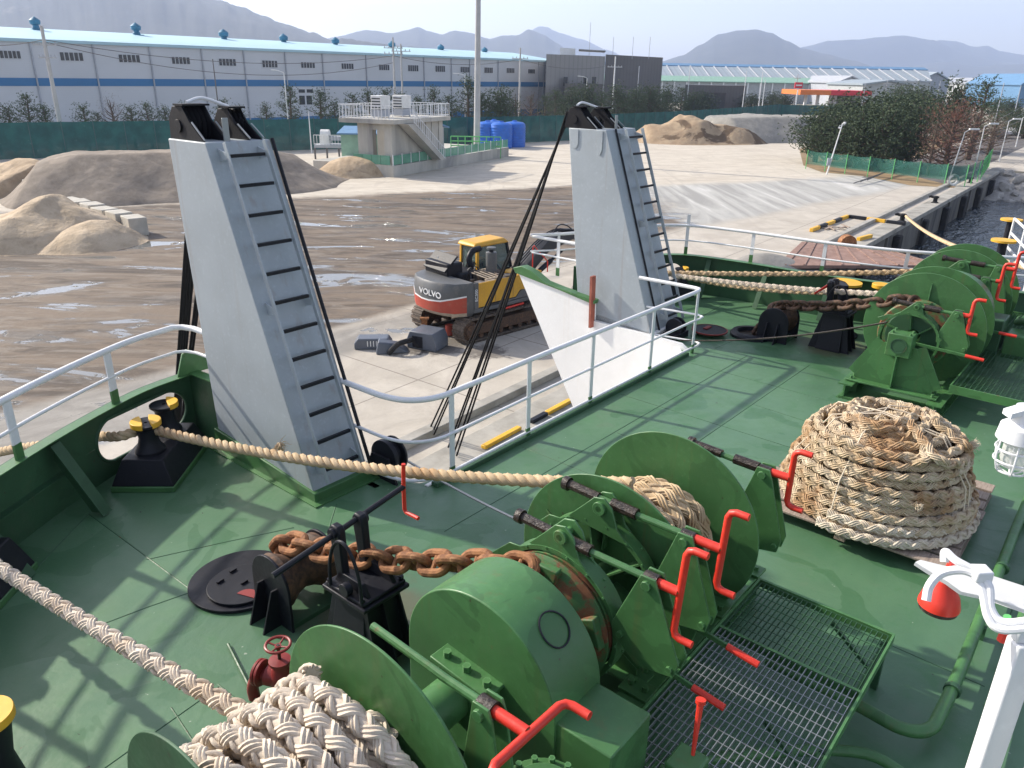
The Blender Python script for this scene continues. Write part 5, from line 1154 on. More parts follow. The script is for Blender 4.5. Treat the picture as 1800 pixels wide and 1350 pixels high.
# ---------------- sand and gravel heaps
M['sand_gold'] = rough_mat('tan_sand', (.38, .28, .18), (.56, .43, .29), .9, .95, (.27, .19, .12), 1.0, .2, det=12)
M['sand_pale'] = rough_mat('pale_sand', (.44, .34, .23), (.62, .50, .36), .9, .95, (.30, .235, .17), 1.0, .2, det=12)
M['gravel'] = rough_mat('grey_brown_gravel', (.20, .165, .13), (.29, .245, .20), 1.2, .95, (.36, .30, .24), .8, .08, t3=(.5, .7))
M['gravel_grey'] = rough_mat('grey_gravel', (.24, .23, .21), (.33, .315, .285), 1.2, .95, (.42, .40, .36), .8, .08)
def heap(label, cx, cy, rx, ry, h, rot, mat, seed=0, flat=0.0, rough=.12, n=72, cat='heap', name='sand_heap', grp=None):
    mb = MB(); off = Vector((seed * 7.3, 1.7, 0))
    def fn(u, v):
        x = (u * 2 - 1) * 1.12; y = (v * 2 - 1) * 1.12; p = Vector((x * rx * .22, y * ry * .22, 0)) + off
        w = 1 + .16 * mnoise.noise(Vector((x * 1.3, y * 1.3, seed))) ; r = math.hypot(x, y) / w
        z = max(0, 1 - r) * 1.15; z = min(z, 1 - flat * .5) if flat else z
        z = z / (1 + .15 * z * z * 3) * 1.25
        if r < 1.02: z += rough * .9 * (.3 - abs(mnoise.noise(p * .9 + Vector((3, 3, 3)))) ) * (.2 + z) * min(1, (1.02 - r) * 6) * 2.2
        if r < 1.02: z += rough * .6 * (mnoise.fractal(p * 1.0, 1, 2, 5) * (.25 + z)) * min(1, (1.02 - r) * 6)
        q = Vector((x * rx, y * ry, 0)); c, s = math.cos(rot), math.sin(rot)
        return (q.x * c - q.y * s, q.x * s + q.y * c, max(-.05, z * h) if r < 1.05 else -.06)
    mb.grid(fn, n, n); o = mb.build(name, mat, frame=WORLD, smooth=60, fix=False); o.location = (cx, cy, ZQ)
    return tag(o, label, cat, grp)
def heap_ridge(label, pts, width, hs, mat, seed, name='sand_heap', rough=.1, flat=0, cat='heap', n=90):
    """heap along a centreline pts (world), height hs"""
    path = spline([(p[0], p[1], 0) for p in pts], 10); m = len(path); L = m - 1; mb = MB(); _, T, _N = frames(path)
    def fn(u, v):
        f = u * L; i = min(int(f), L - 1); c = path[i].lerp(path[i + 1], f - i); tt = T[min(i + 1, m - 1)]; nn = Vector((-tt.y, tt.x, 0)); y = (v * 2 - 1)
        e = min(1, min(u, 1 - u) * 2 * L / m * (len(pts)) * .9); k = u * (len(hs) - 1); j = min(int(k), len(hs) - 2); h = hs[j] + (hs[j + 1] - hs[j]) * (k - j)
        w = width * (.45 + .55 * e) * (1 + .15 * mnoise.noise(Vector((u * 6, seed, 0)))); p = c + nn * y * w; 
        r = max(0, 1 - abs(y) ** 1.15) * (e if e < 1 else 1)
        z = (min(r, 1 - flat) / (1 - flat)) if flat else r
        z = z * h + rough * h * mnoise.fractal(Vector((p.x * .28, p.y * .28, seed)), 1, 2, 5) * min(1, r * 5)
        return (p.x, p.y, ZQ + max(-.05, z) if abs(y) < .999 and 0 < u < 1 else ZQ - .06)
    mb.grid(fn, n, 46); base = Vector((*pts[len(pts) // 2][:2], ZQ)); return tag(mb.build(name, mat, frame=WORLD, base=base, smooth=60, fix=False), label, cat)
heap_ridge('long grey brown gravel heap stretching behind the near tower along the green fence', [(-37, 57.5), (-31, 59), (-24, 63.5), (-17, 72)], 7.2, [1.9, 2.9, 2.9, 3.0, 1.5], M['gravel'], 3, 'gravel_heap', .07, .18)
heap_ridge('pale tan sand shoulder heaped on the left end of the gravel heap', [(-43, 63), (-38, 60.5), (-34, 58.8)], 5.2, [1.0, 2.3, 2.2], M['sand_gold'], 5, rough=.1)
heap('pale sand heap with a sharp crest at the left edge', -26.6, 41.6, 5.6, 4.2, 2.2, .5, M['sand_pale'], 1, rough=.34)
heap('lower pale sand heap right of the crested one by the concrete blocks', -22.4, 40.6, 2.9, 2.3, 1.1, .9, M['sand_pale'], 2, rough=.35)
heap('tan sand heap spilling against the control building platform', -14.5, 73.5, 4.8, 3.4, 1.9, .6, M['sand_gold'], 4, rough=.2)
M['clay'] = rough_mat('brown_clay', (.30, .21, .13), (.46, .35, .23), .5, .95, (.13, .085, .05), 1.0, .2, det=12, t3=(.5, .56))
heap('brown clay heap with clumps beyond the yard', 26.5, 121, 11.5, 7, 3.5, .1, M['clay'], 6, .0, .28, name='clay_heap')
heap_ridge('long flat topped grey gravel heap beyond the yard', [(27, 126), (38, 128), (50, 132), (62, 138)], 8.5, [3.2, 3.6, 3.4, 3.2], M['gravel_grey'], 9, 'gravel_heap', .05, .45)
heap('small dark grey gravel heap behind the far guard rail', *P(1345, 468)[:2], 2.2, 1.5, .8, .4, M['gravel_grey'], 11, 0, .2, name='gravel_heap', n=40)
# concrete blocks
ORD = 'first second third fourth fifth sixth seventh eighth ninth tenth eleventh twelfth thirteenth fourteenth fifteenth sixteenth seventeenth eighteenth nineteenth twentieth'.split(); ORD += ['twenty-' + x for x in ORD[:9]] + ['thirtieth'] + ['thirty-' + x for x in ORD[:9]] + ['fortieth']
def block(a, b_, z): 
    mb = MB(); mb.box(-.75, .75, -.45, .45, 0, .9); o = mb.build('concrete_block', M['cblock'], frame=WORLD, bevel=.04); return o
blk = block(0, 0, 0); first = True; rows = [((-33.5, 53.2), (-19.6, 40.8 + 2.2), 13, 'low'), ((-44, 61.5), (-31.5, 53.5), 9, 'far')]
rows = [(P(128, 376), P(236, 412), 6, 'near'), (P(-40, 330), P(112, 348), 8, 'far')]
for p, q, n, nm in rows:
    for k in range(n):
        f = k / (n - 1); c = p.lerp(q, f); o = blk if first else blk.copy()
        if not first: COL.objects.link(o)
        first = False; o.location = (c.x + random.uniform(-.1, .1), c.y + random.uniform(-.1, .1), ZQ + (0 if nm == 'near' else .1)); o.rotation_euler = (0, 0, math.atan2(q.y - p.y, q.x - p.x) + random.uniform(-.12, .12) + (1.2 if nm == 'far' else 0)); o.scale = (1, 1.1, 1.15 + random.uniform(-.08, .08))
        tag(o, ORD[k] + ' concrete block from the left in the row ' + ('beside the crested sand heap' if nm == 'near' else 'before the tan sand shoulder'), 'block', 'concrete blocks of the ' + nm + ' row')
# ---------------- mesh fences
def net_mat(name, c1, c2, alpha):
    m, t, b = nt(name); c = coord(t); n = noise_n(t, .9, 5, .6, c); k = mix(t, ramp(t, n, .3, .7), c1, c2)
    k = mix(t, math_(t, 'MULTIPLY', ramp(t, noise_n(t, 2.2, 7, .7, c), .6, .72), .4), k, (.16, .26, .24)); t.links.new(k, b.inputs['Base Color']); b.inputs['Roughness'].default_value = .8; b.inputs['Alpha'].default_value = alpha; return m
M['net'] = net_mat('green_netting', (.008, .07, .068), (.018, .12, .11), .97); M['net_thin'] = net_mat('thin_green_netting', (.02, .12, .09), (.03, .17, .13), .62)
M['post_green'] = paint('bright_green_post', (.12, .45, .14), .5, 0, 0, .1)
M['post_dark'] = paint('dark_post', (.05, .10, .10), .6, 0, 0, .1)
def netfence(label, pts, h, step, mat, pm, top=0, pr=.05, low=0.0):
    t = thing('net_fence', label, 'fence', (*pts[len(pts) // 2][:2], ZQ), WORLD); k = 0
    pp = resample([(p[0], p[1], ZQ) for p in pts], step)
    for a, b_ in zip(pp, pp[1:]):
        d = (b_ - a).normalized(); nn = Vector((-d.y, d.x, 0)); k += 1; w = .22 + .1 * math.sin(k * 2.1)
        def fn(u, v): return a.lerp(b_, u) + nn * (math.sin(u * math.pi) * w * (1 - .3 * v) + .03 * math.sin(v * 9)) + Vector((0, 0, low + (h - low) * v - .12 * math.sin(u * math.pi) * v * (1 if top else .4)))
        MB().grid(fn, 7, 5).build('net_panel', mat, t, fix=False)
    for a in pp: MB().tube([a, a + Vector((0, 0, h + .05))], pr, 6).build('post', pm, t)
    return t
netfence('long dark green netting fence on posts behind the stockyard', [(-62, 74), (-38.6, 88.0), (-20, 99), (-4, 108.5)], 3.55, 2.9, M['net'], M['post_dark'])
netfence('dark green netting fence running on to the right past the blue tanks', [(-4, 108.5), (12, 121), (30, 142), (50, 172), (62, 192)], 3.55, 3.0, M['net'], M['post_dark'])
netfence('distant dark green netting fence before the filling station', [(62, 192), (75, 194), (95, 198), (112, 205)], 3.4, 4.5, M['net'], M['post_dark'])
netfence('low thin green netting fence on bright green posts in front of the dark pines', [(30.8, 84.5), (33.6, 79.5), (40.1, 70.9), (44.5, 76), (53.4, 90)], 1.9, 2.45, M['net_thin'], M['post_green'], 1, .045, .5)
# ---------------- trees
def leafmat(name, c1, c2, c3=None):
    m, t, b = nt(name); c = coord(t); n = noise_n(t, .9, 4, .6, c); f = noise_n(t, 9, 3, .6, c); oi = nd(t, 'ShaderNodeObjectInfo').outputs['Random']; c1 = mix(t, oi, tuple(x * .75 for x in c1), tuple(min(1, x * 1.5) for x in c1)); c2 = mix(t, oi, tuple(x * 1.25 for x in c2), tuple(x * .8 for x in c2))
    k = mix(t, ramp(t, n, .35, .65), c1, c2); k = mix(t, math_(t, 'MULTIPLY', f, .6), k, c3 or c2); t.links.new(k, b.inputs['Base Color']); b.inputs['Roughness'].default_value = .75; return m
M['pine'] = leafmat('pine_needles', (.030, .055, .024), (.075, .115, .045), (.06, .095, .035)); M['pine2'] = leafmat('dark_pine_needles', (.022, .042, .02), (.060, .095, .04), (.085, .115, .05))
M['bare'] = leafmat('bare_brown_twigs', (.10, .07, .055), (.20, .13, .10)); M['redleaf'] = leafmat('reddish_twigs', (.16, .055, .04), (.26, .10, .07), (.22, .12, .09))
M['bark'] = rough_mat('bark', (.07, .05, .04), (.14, .11, .08), 6, .9)
def crown_mesh(seed, h, w, kind, density=1.0):
    rd = random.Random(seed); limbs = MB(); lv = MB(); 
    nb = {'pine': 26, 'bush': 34, 'bare': 30, 'red': 40}[kind]
    limbs.tube([(0, 0, 0), (rd.uniform(-.02, .02) * h, rd.uniform(-.02, .02) * h, h * .5), (rd.uniform(-.04, .04) * h, 0, h * .97)], [w * .055, w * .038, w * .01], 7)
    for i in range(nb):
        f = (i + rd.random()) / nb; z0 = h * ((.18 + .76 * f) if kind == 'pine' else (.10 + .72 * f)); a = i * 2.4 + rd.uniform(-.4, .4)
        L = w * (.55 * (1 - f) ** .75 + .10) * rd.uniform(.7, 1.15) if kind == 'pine' else w * .5 * math.sin(math.pi * min(1, .22 + .72 * f)) * rd.uniform(.75, 1.1)
        rise = h * (.10 if kind == 'pine' else .16 + .12 * f) * rd.uniform(.4, 1.2)
        e = Vector((math.cos(a) * L, math.sin(a) * L, z0 + rise)); s = Vector((0, 0, z0)); md = s.lerp(e, .55) + Vector((0, 0, -rise * .15)); limbs.tube([s, md, e], [w * .014, w * .010, w * .003], 4, caps=False)
        nt_ = int({'pine': 34, 'bush': 62, 'bare': 26, 'red': 40}[kind] * density)
        for j in range(nt_):
            t = rd.uniform(.25, 1.08); c = s.lerp(md, t / .55) if t < .55 else md.lerp(e, (t - .55) / .45)
            sp = w * (.075 if kind == 'pine' else .12) * (.5 + t * .7); c = c + Vector((rd.gauss(0, sp), rd.gauss(0, sp), rd.gauss(0, sp * .55) + sp * .3))
            for q in range({'pine': 6, 'bush': 6, 'bare': 3, 'red': 4}[kind]):
                d = Vector((rd.gauss(0, 1), rd.gauss(0, 1), rd.gauss(.5, .8))).normalized(); l = w * rd.uniform(.024, .052) * (1.15 if kind in ('bare', 'red') else 1); p = Vector((rd.gauss(0, 1), rd.gauss(0, 1), rd.gauss(0, 1))).cross(d).normalized() * l * (.22 if kind not in ('bare', 'red') else .05)
                lv.add([c - p, c + p, c + d * l], [(0, 1, 2)])
    return limbs, lv
TREES = {}
def tree(kind, var, p, h, w, label, grp=None, z=ZQ):
    key = (kind, var); MK = {'pine': 'pine', 'bush': 'pine2', 'bare': 'bare', 'red': 'redleaf'}[kind]
    if key not in TREES:
        li, lv = crown_mesh(hash(kind) % 7 + var * 13 + len(kind), 1.0, .62 if kind == 'pine' else .9, kind)
        t = thing('pine_tree' if kind in ('pine', 'bush') else 'bare_tree', label, 'tree', (0, 0, 0), WORLD); li.build('trunk', M['bark'], t, fix=False); lv.build('crown', M[MK], t, fix=False, smooth=0); TREES[key] = t; o = t
    else: o = dup(TREES[key])
    o.location = (p[0], p[1], z); o.scale = (w, w, h); o.rotation_euler = (0, 0, random.random() * 6); tag(o, label, 'tree', grp); return o
# trees behind the fence: (pixel x, top y, distance, width factor, kind)
def at(px, D): v = PD(px, 300, D); d = ray(px, 300); k = (ZQ - CAMZ) / d.z; v = Vector((d.x * k, d.y * k, 0)); s = D / v.y; return Vector((v.x * s * (1 + 0), D, 0))
def bx(px, D):      # world x of a point at depth D, level with the ground, seen in column px
    lo, hi = 100.0, 700.0
    for _ in range(40):
        m = (lo + hi) / 2; v = P(px, m) if (ZQ - CAMZ) / ray(px, m).z > 0 else None
        if v is None or v.y > D: lo = m
        else: hi = m
    return P(px, hi).x
def hz(px, py, D): return PD(px, py, D).z
hd = lambda px, py, D: max(1.5, hz(px, py, D) - ZQ)
rowt = [(-8, 185, 84, 'pine'), (18, 188, 86, 'pine'), (54, 169, 88, 'pine'), (82, 188, 88, 'pine'), (150, 188, 90, 'pine'), (172, 200, 92, 'pine'), (200, 176, 92, 'bare'), (232, 190, 94, 'pine'), (262, 184, 94, 'pine'), (292, 190, 96, 'pine'), (332, 184, 97, 'pine'), (395, 178, 98, 'pine'), (420, 188, 100, 'pine'),
        (468, 186, 104, 'pine'), (512, 154, 104, 'pine'), (566, 161, 106, 'pine'), (590, 180, 108, 'pine'), (620, 168, 110, 'pine'), (648, 162, 112, 'pine'), (680, 160, 114, 'pine'), (706, 166, 116, 'pine'), (735, 172, 116, 'pine'), (762, 158, 118, 'pine'), (790, 170, 120, 'pine'), (823, 139, 122, 'pine'), (846, 165, 122, 'pine'),
        (878, 166, 124, 'bush'), (905, 172, 128, 'bare'), (932, 166, 132, 'bare'), (958, 170, 136, 'pine'), (975, 162, 138, 'pine'), (1003, 164, 142, 'bush'), (1028, 158, 146, 'bush'), (1056, 164, 150, 'pine'), (1085, 160, 156, 'bush'), (1115, 162, 160, 'bush'), (1142, 158, 166, 'bush'), (1170, 160, 172, 'bush'), (1196, 156, 176, 'pine')]
desc = {'pine': 'small pine', 'bush': 'dense pine', 'bare': 'leafless'}
for i, (px, ty, D, kd) in enumerate(rowt):
    h = hd(px, ty, D) * 1.02; x = bx(px, D)
    where = 'left part' if px < 300 else 'part behind the near tower' if px < 520 else 'part left of the control building' if px < 640 else 'part behind the control building' if px < 790 else 'part behind the tall pole' if px < 870 else 'part before the dark grey building'
    tree(kd, i % 3, (x, D + 1), h, h * (1.05 if kd != 'bare' else .8) * random.uniform(.85, 1.15), f'{ORD[i]} tree from the left in the row behind the green fence, {desc[kd]}', 'trees behind the green fence')
# big cluster at the right
clus = [(1432, 196, 92, 1.25, 'bush'), (1468, 184, 95, 1.3, 'bush'), (1505, 176, 92, 1.3, 'bush'), (1540, 180, 88, 1.35, 'bush'), (1580, 184, 90, 1.3, 'bush'), (1545, 196, 84, 1.1, 'bush'), (1500, 200, 86, 1.1, 'bush'), (1452, 208, 89, 1.1, 'bush'), (1592, 206, 86, .8, 'bush')]
lab = ['leftmost dense dark pine of the group above the low green netting', 'second dense pine from the left in the right hand group', 'broad dark pine rising in the middle of the right hand group', 'tall broad pine next to the reddish tree', 'dark pine just left of the reddish bare tree', 'low dark pine in front of the right hand group', 'low pine between the camera mast and the group', 'low dark pine right behind the white camera mast', 'small dark pine touching the low netting fence near its middle']
for i, (px, ty, D, wf, kd) in enumerate(clus):
    h = hd(px, ty, D); tree(kd, i % 3, (bx(px, D), D), h, h * wf * .95, lab[i])
t = tree('red', 0, (bx(1657, 80), 80), hd(1657, 180, 80), 6.2, 'reddish brown leafless tree right of the dark pines')
t = tree('bare', 1, (bx(1630, 80), 80), hd(1630, 215, 80), 3.4, 'thin grey brown leafless tree under the reddish one')
for i, (px, ty, D, w, l) in enumerate(((1662, 152, 112, 7, 'tall loose pine behind the reddish tree'), (1708, 142, 108, 7.5, 'tallest loose pine at the right beyond the reddish tree'), (1700, 195, 98, 7, 'brown leafless tree beside the slim lamp posts at the right'), (1742, 200, 116, 5, 'brown leafless tree by the road at the right edge'), (1735, 220, 100, 5, 'low brown leafless tree near the road under the tall pine'))):
    tree('bush' if i == 0 else 'pine' if i == 1 else 'bare', i % 3, (bx(px, D), D), hd(px, ty, D), w * 1.15, l)
_x = (1318, 1355, 1375, 1230, 1215, 1780, 1797, 1600, 1570, 1620, 1772, 1750)
for i, (px, ty, D, w) in enumerate(((1318, 168, 215, 7), (1355, 166, 220, 8), (1375, 170, 210, 7), (1230, 165, 200, 8), (1215, 168, 190, 7), (1780, 196, 150, 7), (1797, 205, 140, 6), (1600, 160, 170, 10), (1570, 158, 180, 10), (1620, 165, 160, 9), (1772, 178, 190, 7), (1750, 176, 210, 7))):
    tree('bush', i % 3, (bx(px, D), D), hd(px, ty, D), w, ORD[sorted(_x).index(px)] + ' far dark tree from the left among the distant sheds and filling station', 'far trees by the sheds')
# ---------------- hills
def hillmat(name, c1, c2): return rough_mat(name, c1, c2, .012, 1.0, (.16, .15, .13), .3, 8, kind='Object', t3=(.62, .8))
M['hill'] = hillmat('wooded_hillside', (.018, .024, .022), (.040, .044, .036))
def hills(prof, D, depth, seed, name='hills', rough=.05, lab='hazy hills'):
    def crest(px):
        for (x0, y0), (x1, y1) in zip(prof, prof[1:]):
            if x0 <= px <= x1:
                f = (px - x0) / (x1 - x0); f = f * f * (3 - 2 * f) * .6 + f * .4; return y0 + (y1 - y0) * f
        return prof[-1][1]
    mb = MB(); x0, x1 = prof[0][0], prof[-1][0]; nu = max(60, int((x1 - x0) / 3))
    def fn(u, v):
        px = x0 + (x1 - x0) * u; c = PD(px, crest(px), D); h = c.z - ZQ; y = v * 2 - 1; k = max(0, 1 - abs(y) ** 1.4); d = 1 + y * depth / D
        n_ = mnoise.fractal(Vector((c.x * .0025, y * 3, seed)), 1, 2, 6); z = h * k * (1 + .22 * n_ * (1 - k)) + h * rough * .25 * mnoise.fractal(Vector((c.x * .02, y * 9, seed)), 1, 2, 4) * k
        return (c.x * d, D * d, ZQ - 1 + max(0, z))
    mb.grid(fn, nu, 25); return tag(mb.build(name, M['hill'], frame=WORLD, smooth=80, fix=False), lab, None, kind='structure')
hills([(-400, 30), (-200, -50), (0, -80), (150, -70), (250, -45), (330, -18), (385, 0), (425, 14), (460, 25), (500, 42), (545, 56), (590, 72), (640, 95), (720, 120)], 2400, 900, 1, rough=.2, lab='large dark hazy hill behind the left end of the warehouse')
hills([(560, 95), (600, 66), (640, 72), (700, 80), (760, 85), (830, 92), (900, 112)], 1900, 300, 7, rough=.3, lab='low wooded ridge just above the warehouse roof')
hills([(520, 90), (590, 64), (645, 52), (690, 58), (712, 53), (735, 47), (752, 54), (775, 60), (800, 53), (830, 58), (860, 68), (885, 62), (908, 62), (930, 51), (955, 60), (980, 76), (1000, 90), (1040, 120)], 3800, 700, 2, lab='row of blue hazy hills behind the warehouse')
hills([(900, 100), (925, 58), (948, 46), (960, 47), (985, 58), (1020, 68), (1070, 88), (1130, 120)], 5800, 500, 3, rough=.03, lab='faint pointed far mountain')
hills([(1120, 128), (1160, 108), (1200, 97), (1232, 78), (1262, 60), (1300, 53), (1330, 51), (1356, 58), (1385, 72), (1410, 84), (1450, 94), (1500, 106), (1550, 121), (1620, 140)], 3600, 800, 4, lab='rounded blue hazy hill')
hills([(1370, 110), (1412, 82), (1460, 71), (1510, 69), (1545, 65), (1588, 62), (1640, 70), (1690, 90), (1760, 108), (1850, 120)], 5000, 500, 5, rough=.03, lab='broad pale far mountain')
hills([(1560, 130), (1620, 84), (1650, 70), (1680, 72), (1712, 82), (1735, 80), (1760, 90), (1800, 96), (1850, 92), (1950, 80), (2050, 120)], 5500, 500, 6, rough=.03, lab='palest far mountain at the right')
hills([(1400, 145), (1500, 128), (1580, 118), (1660, 108), (1720, 116), (1800, 112), (1900, 125), (2000, 150)], 4300, 500, 9, rough=.06, lab='low blue ridge at the right')
# ---------------- warehouse
pa, pb = P(0, 68, 7.8), P(980, 108, 7.8); WD = (pb - pa); WL = WD.length; WD.normalize(); WN = Vector((-WD.y, WD.x, 0)); 
WF = Frame(pb.x, pb.y, ZQ, math.atan2(-WD.y, -WD.x))     # x runs from the far end towards the near end; inward is -y ... 
def wcoord(px, py, off=0):    # px,py -> (x, z) on the wall plane pushed back by off
    d = ray(px, py); o = Vector((0, 0, CAMZ)); p0 = Vector((pb.x, pb.y, 0)) + WN * off; t = (p0 - Vector((0, 0, 0))).dot(WN) / Vector((d.x, d.y, 0)).dot(WN); q = o + d * t
    return -(q - p0).dot(WD), q.z - ZQ
M['clad'] = rough_mat('ribbed_pale_cladding', (.40, .42, .45), (.47, .49, .52), .3, .6, bm=0)
def clad(name, col, rib=.35):
    m, t, b = nt(name); c = coord(t); w = nd(t, 'ShaderNodeTexWave', Scale=1 / rib * .5); w.wave_type = 'BANDS'; w.bands_direction = 'Z'; t.links.new(c, w.inputs[0]); n = noise_n(t, .15, 5, .6, c)
    k = mix(t, ramp(t, n, .3, .7), tuple(x * .93 for x in col), col); k = mix(t, math_(t, 'MULTIPLY', w.outputs['Fac'], .10), k, tuple(x * .7 for x in col)); t.links.new(k, b.inputs['Base Color']); b.inputs['Roughness'].default_value = .55; return m
M['clad'] = clad('ribbed_pale_cladding', (.56, .58, .61)); M['clad_blue'] = clad('ribbed_blue_cladding', (.025, .16, .36)); M['roof_blue'] = clad('pale_blue_roof', (.40, .60, .68)); M['roof_edge'] = paint('blue_roof_edge', (.10, .36, .48), .5, 0, 0, .08)
M['glass'] = paint('dark_window_glass', (.03, .035, .045), .15, 0, 0, .2, dirt=0); M['teal'] = paint('teal_ventilator', (.02, .16, .27), .5, 0, 0, .15); M['wh_grey'] = paint('grey_downpipe', (.36, .38, .42), .6, 0, 0, .1)
wh = thing('warehouse', 'long pale warehouse with blue bands and ventilators on its roof', 'warehouse', (WL / 2, 0, 0), WF)
X1_ = WL + 45; EH = 12.0
zb1, zb2 = wcoord(300, 139)[1], wcoord(300, 151.5)[1]
DP = 30.0
yb = DP       # WF y axis: rotated frame, inward direction sign
ysign = 1 if (WF.w((0, 1, 0)) - WF.w((0, 0, 0))).dot(WN) > 0 else -1
def Y(v): return v * ysign
MB().box(-0, X1_, min(Y(0), Y(DP)), max(Y(0), Y(DP)), 0, EH).build('wall', M['clad'], wh)
MB().box(-.03, X1_, *sorted((Y(-.06), Y(-.002))), zb2, zb1).build('blue_band', M['clad_blue'], wh)
MB().box(-.03, X1_, *sorted((Y(-.07), Y(-.002))), 0, wcoord(300, 212)[1]).build('blue_base', M['clad_blue'], wh)
MB().box(-.3, X1_, *sorted((Y(-.35), Y(-.0))), EH - .25, EH + .12).build('gutter', M['roof_blue'], wh)
ridge_z = wcoord(300, 62, 14)[1]
ridge_z = (wcoord(63, 47, 14)[1] + wcoord(850, 92, 14)[1]) / 2
rf = MB(); rf.add([(-.3, Y(-.35), EH + .13), (X1_, Y(-.35), EH + .13), (X1_, Y(14), ridge_z), (-.3, Y(14), ridge_z), (-.3, Y(DP + .3), EH + .13), (X1_, Y(DP + .3), EH + .13)], [(0, 1, 2, 3), (3, 2, 5, 4), (0, 3, 4), (1, 5, 2)]); rfo = rf.build('roof', M['roof_blue'], wh)
MB().box(-.4, -.0, *sorted((Y(-.4), Y(DP / 2))), EH - .1, EH + .2).build('roof_trim', M['roof_edge'], wh)
for px in (62, 170, 268, 358, 431, 503, 568, 644, 745, 793, 825, 875, 946, 955):
    x, z = wcoord(px, 130); MB().box(x - .09, x + .09, *sorted((Y(-.22), Y(-.08))), 0, EH - .2).build('downpipe', M['wh_grey'], wh)
def window(px0, px1, py0, py1, nlight=5, parent=wh, wcf=wcoord):
    x0, z0 = wcf(px0, py1); x1, z1 = wcf(px1, py0); xa, xb = min(x0, x1), max(x0, x1)
    o = MB().box(xa - .1, xb + .1, *sorted((Y(-.05), Y(-.004))), z0 - .1, z1 + .1).build('window', M['clad'], wh); w = (xb - xa) / nlight
    for k in range(nlight): MB().box(xa + w * k + .12 * w, xa + w * (k + 1) - .12 * w, *sorted((Y(-.09), Y(-.052))), z0, z1).build('pane', M['glass'], o)
for x0, x1, y0, y1 in ((0, 35, 90, 102), (106, 145, 93, 106), (209, 245, 97, 109), (302, 333, 101, 112), (385, 414, 104, 115), (461, 487, 107, 118), (529, 553, 110, 119), (600, 621, 112, 121), (666, 684, 114, 123), (717, 735, 115, 125), (765, 782, 116, 126), (809, 825, 118, 127), (851, 866, 119, 128), (890, 904, 120, 128), (928, 940, 122, 129), (963, 973, 123, 130)): window(x0, x1, y0, y1, 5)
window(523, 551, 157, 163, 2); window(525, 549, 168, 184, 2)
for px, py0, py1 in ((63, 25, 48), (240, 36, 58), (394, 48, 70), (499, 56, 76), (590, 62, 80), (689, 69, 86), (775, 75, 91), (852, 80, 94)):
    x, z = wcoord(px, py1, 12.5); h = wcoord(px, py0, 12.5)[1] - z; c = (x, Y(12.5), z - .6); v = MB()
    v.lathe([(.75 * h * .42, 0), (.75 * h * .42, h * .30), (h * .26, h * .40), (h * .24, h * .52), (h * .40, h * .60), (h * .42, h * .88), (h * .26, h * 1.02), (h * .08, h * 1.12), (0, h * 1.2)], c, 'z', 14); vt = v.build('ventilator', M['teal'], rfo, smooth=20)
    MB().box(x - h * .42, x + h * .42, *sorted((Y(12.5 - h * .5), Y(12.5 + h * .5))), z - 1.0, z - .25).build('curb', M['teal'], vt)
# ---------------- dark grey office block
def solid(parent, name, mat, px0, px1, ytop, D0, D1, depth, zt=None, z0=0):
    a = Vector((bx(px0, D0), D0, ZQ)); b_ = Vector((bx(px1, D1), D1, ZQ)); z1 = hz(px0, ytop, D0); n = Vector((a.x, a.y, 0)).normalized() * depth
    lo = [a, b_, b_ + n, a + n]; return MB().hexa([Vector((p.x, p.y, ZQ + z0)) for p in lo], [Vector((p.x, p.y, z1)) for p in lo]).build(name, mat, parent), a, b_, z1
def vclad(name, c1, c2, rib):
    m, t, b = nt(name); c = coord(t); w = nd(t, 'ShaderNodeTexWave', Scale=1 / rib * .5); w.wave_type = 'BANDS'; w.bands_direction = 'X'; t.links.new(c, w.inputs[0]); n = noise_n(t, .3, 5, .6, c)
    k = mix(t, n, c1, c2); k = mix(t, math_(t, 'MULTIPLY', ramp(t, w.outputs['Fac'], .8, .95), .3), k, tuple(x * .6 for x in c1)); t.links.new(k, b.inputs['Base Color']); b.inputs['Roughness'].default_value = .6; return m
M['off1'] = vclad('tan_grey_panels', (.25, .24, .235), (.32, .305, .295), 1.6); M['off2'] = vclad('dark_grey_panels', (.095, .09, .09), (.13, .12, .118), 1.4)
ob = thing('office_building', 'boxy building with a tan grey wing and a dark grey wing beyond the warehouse', 'building', (bx(1060, 185), 185, ZQ), WORLD)
solid(ob, 'tan_wing', M['off1'], 957, 1058, 95, 176, 186, 20); solid(ob, 'dark_wing', M['off2'], 1058.5, 1157, 95.5, 186, 205, 24)
solid(ob, 'roof_room', M['off1'], 1012, 1058, 86, 180, 187, 8, z0=14); solid(ob, 'plant_box', M['white'], 980, 1006, 84, 180, 182, 3, z0=13); solid(ob, 'dark_annex', M['off2'], 990, 1056, 147, 172, 178, 6)
for px in (991, 1025, 1040): solid(ob, 'window', M['glass'], px - 3, px + 4, 135, 177.5, 178.2, .5, z0=6.8)
for px in (1032, 1073, 1107, 1136): 
    x = bx(px, 186); z = hz(px, 95, 188); MB().tube([(x, 189, z - 1), (x, 189, z + 3.6 + (px == 1032) * 3)], .05, 5).build('antenna', M['wh_grey'], ob)
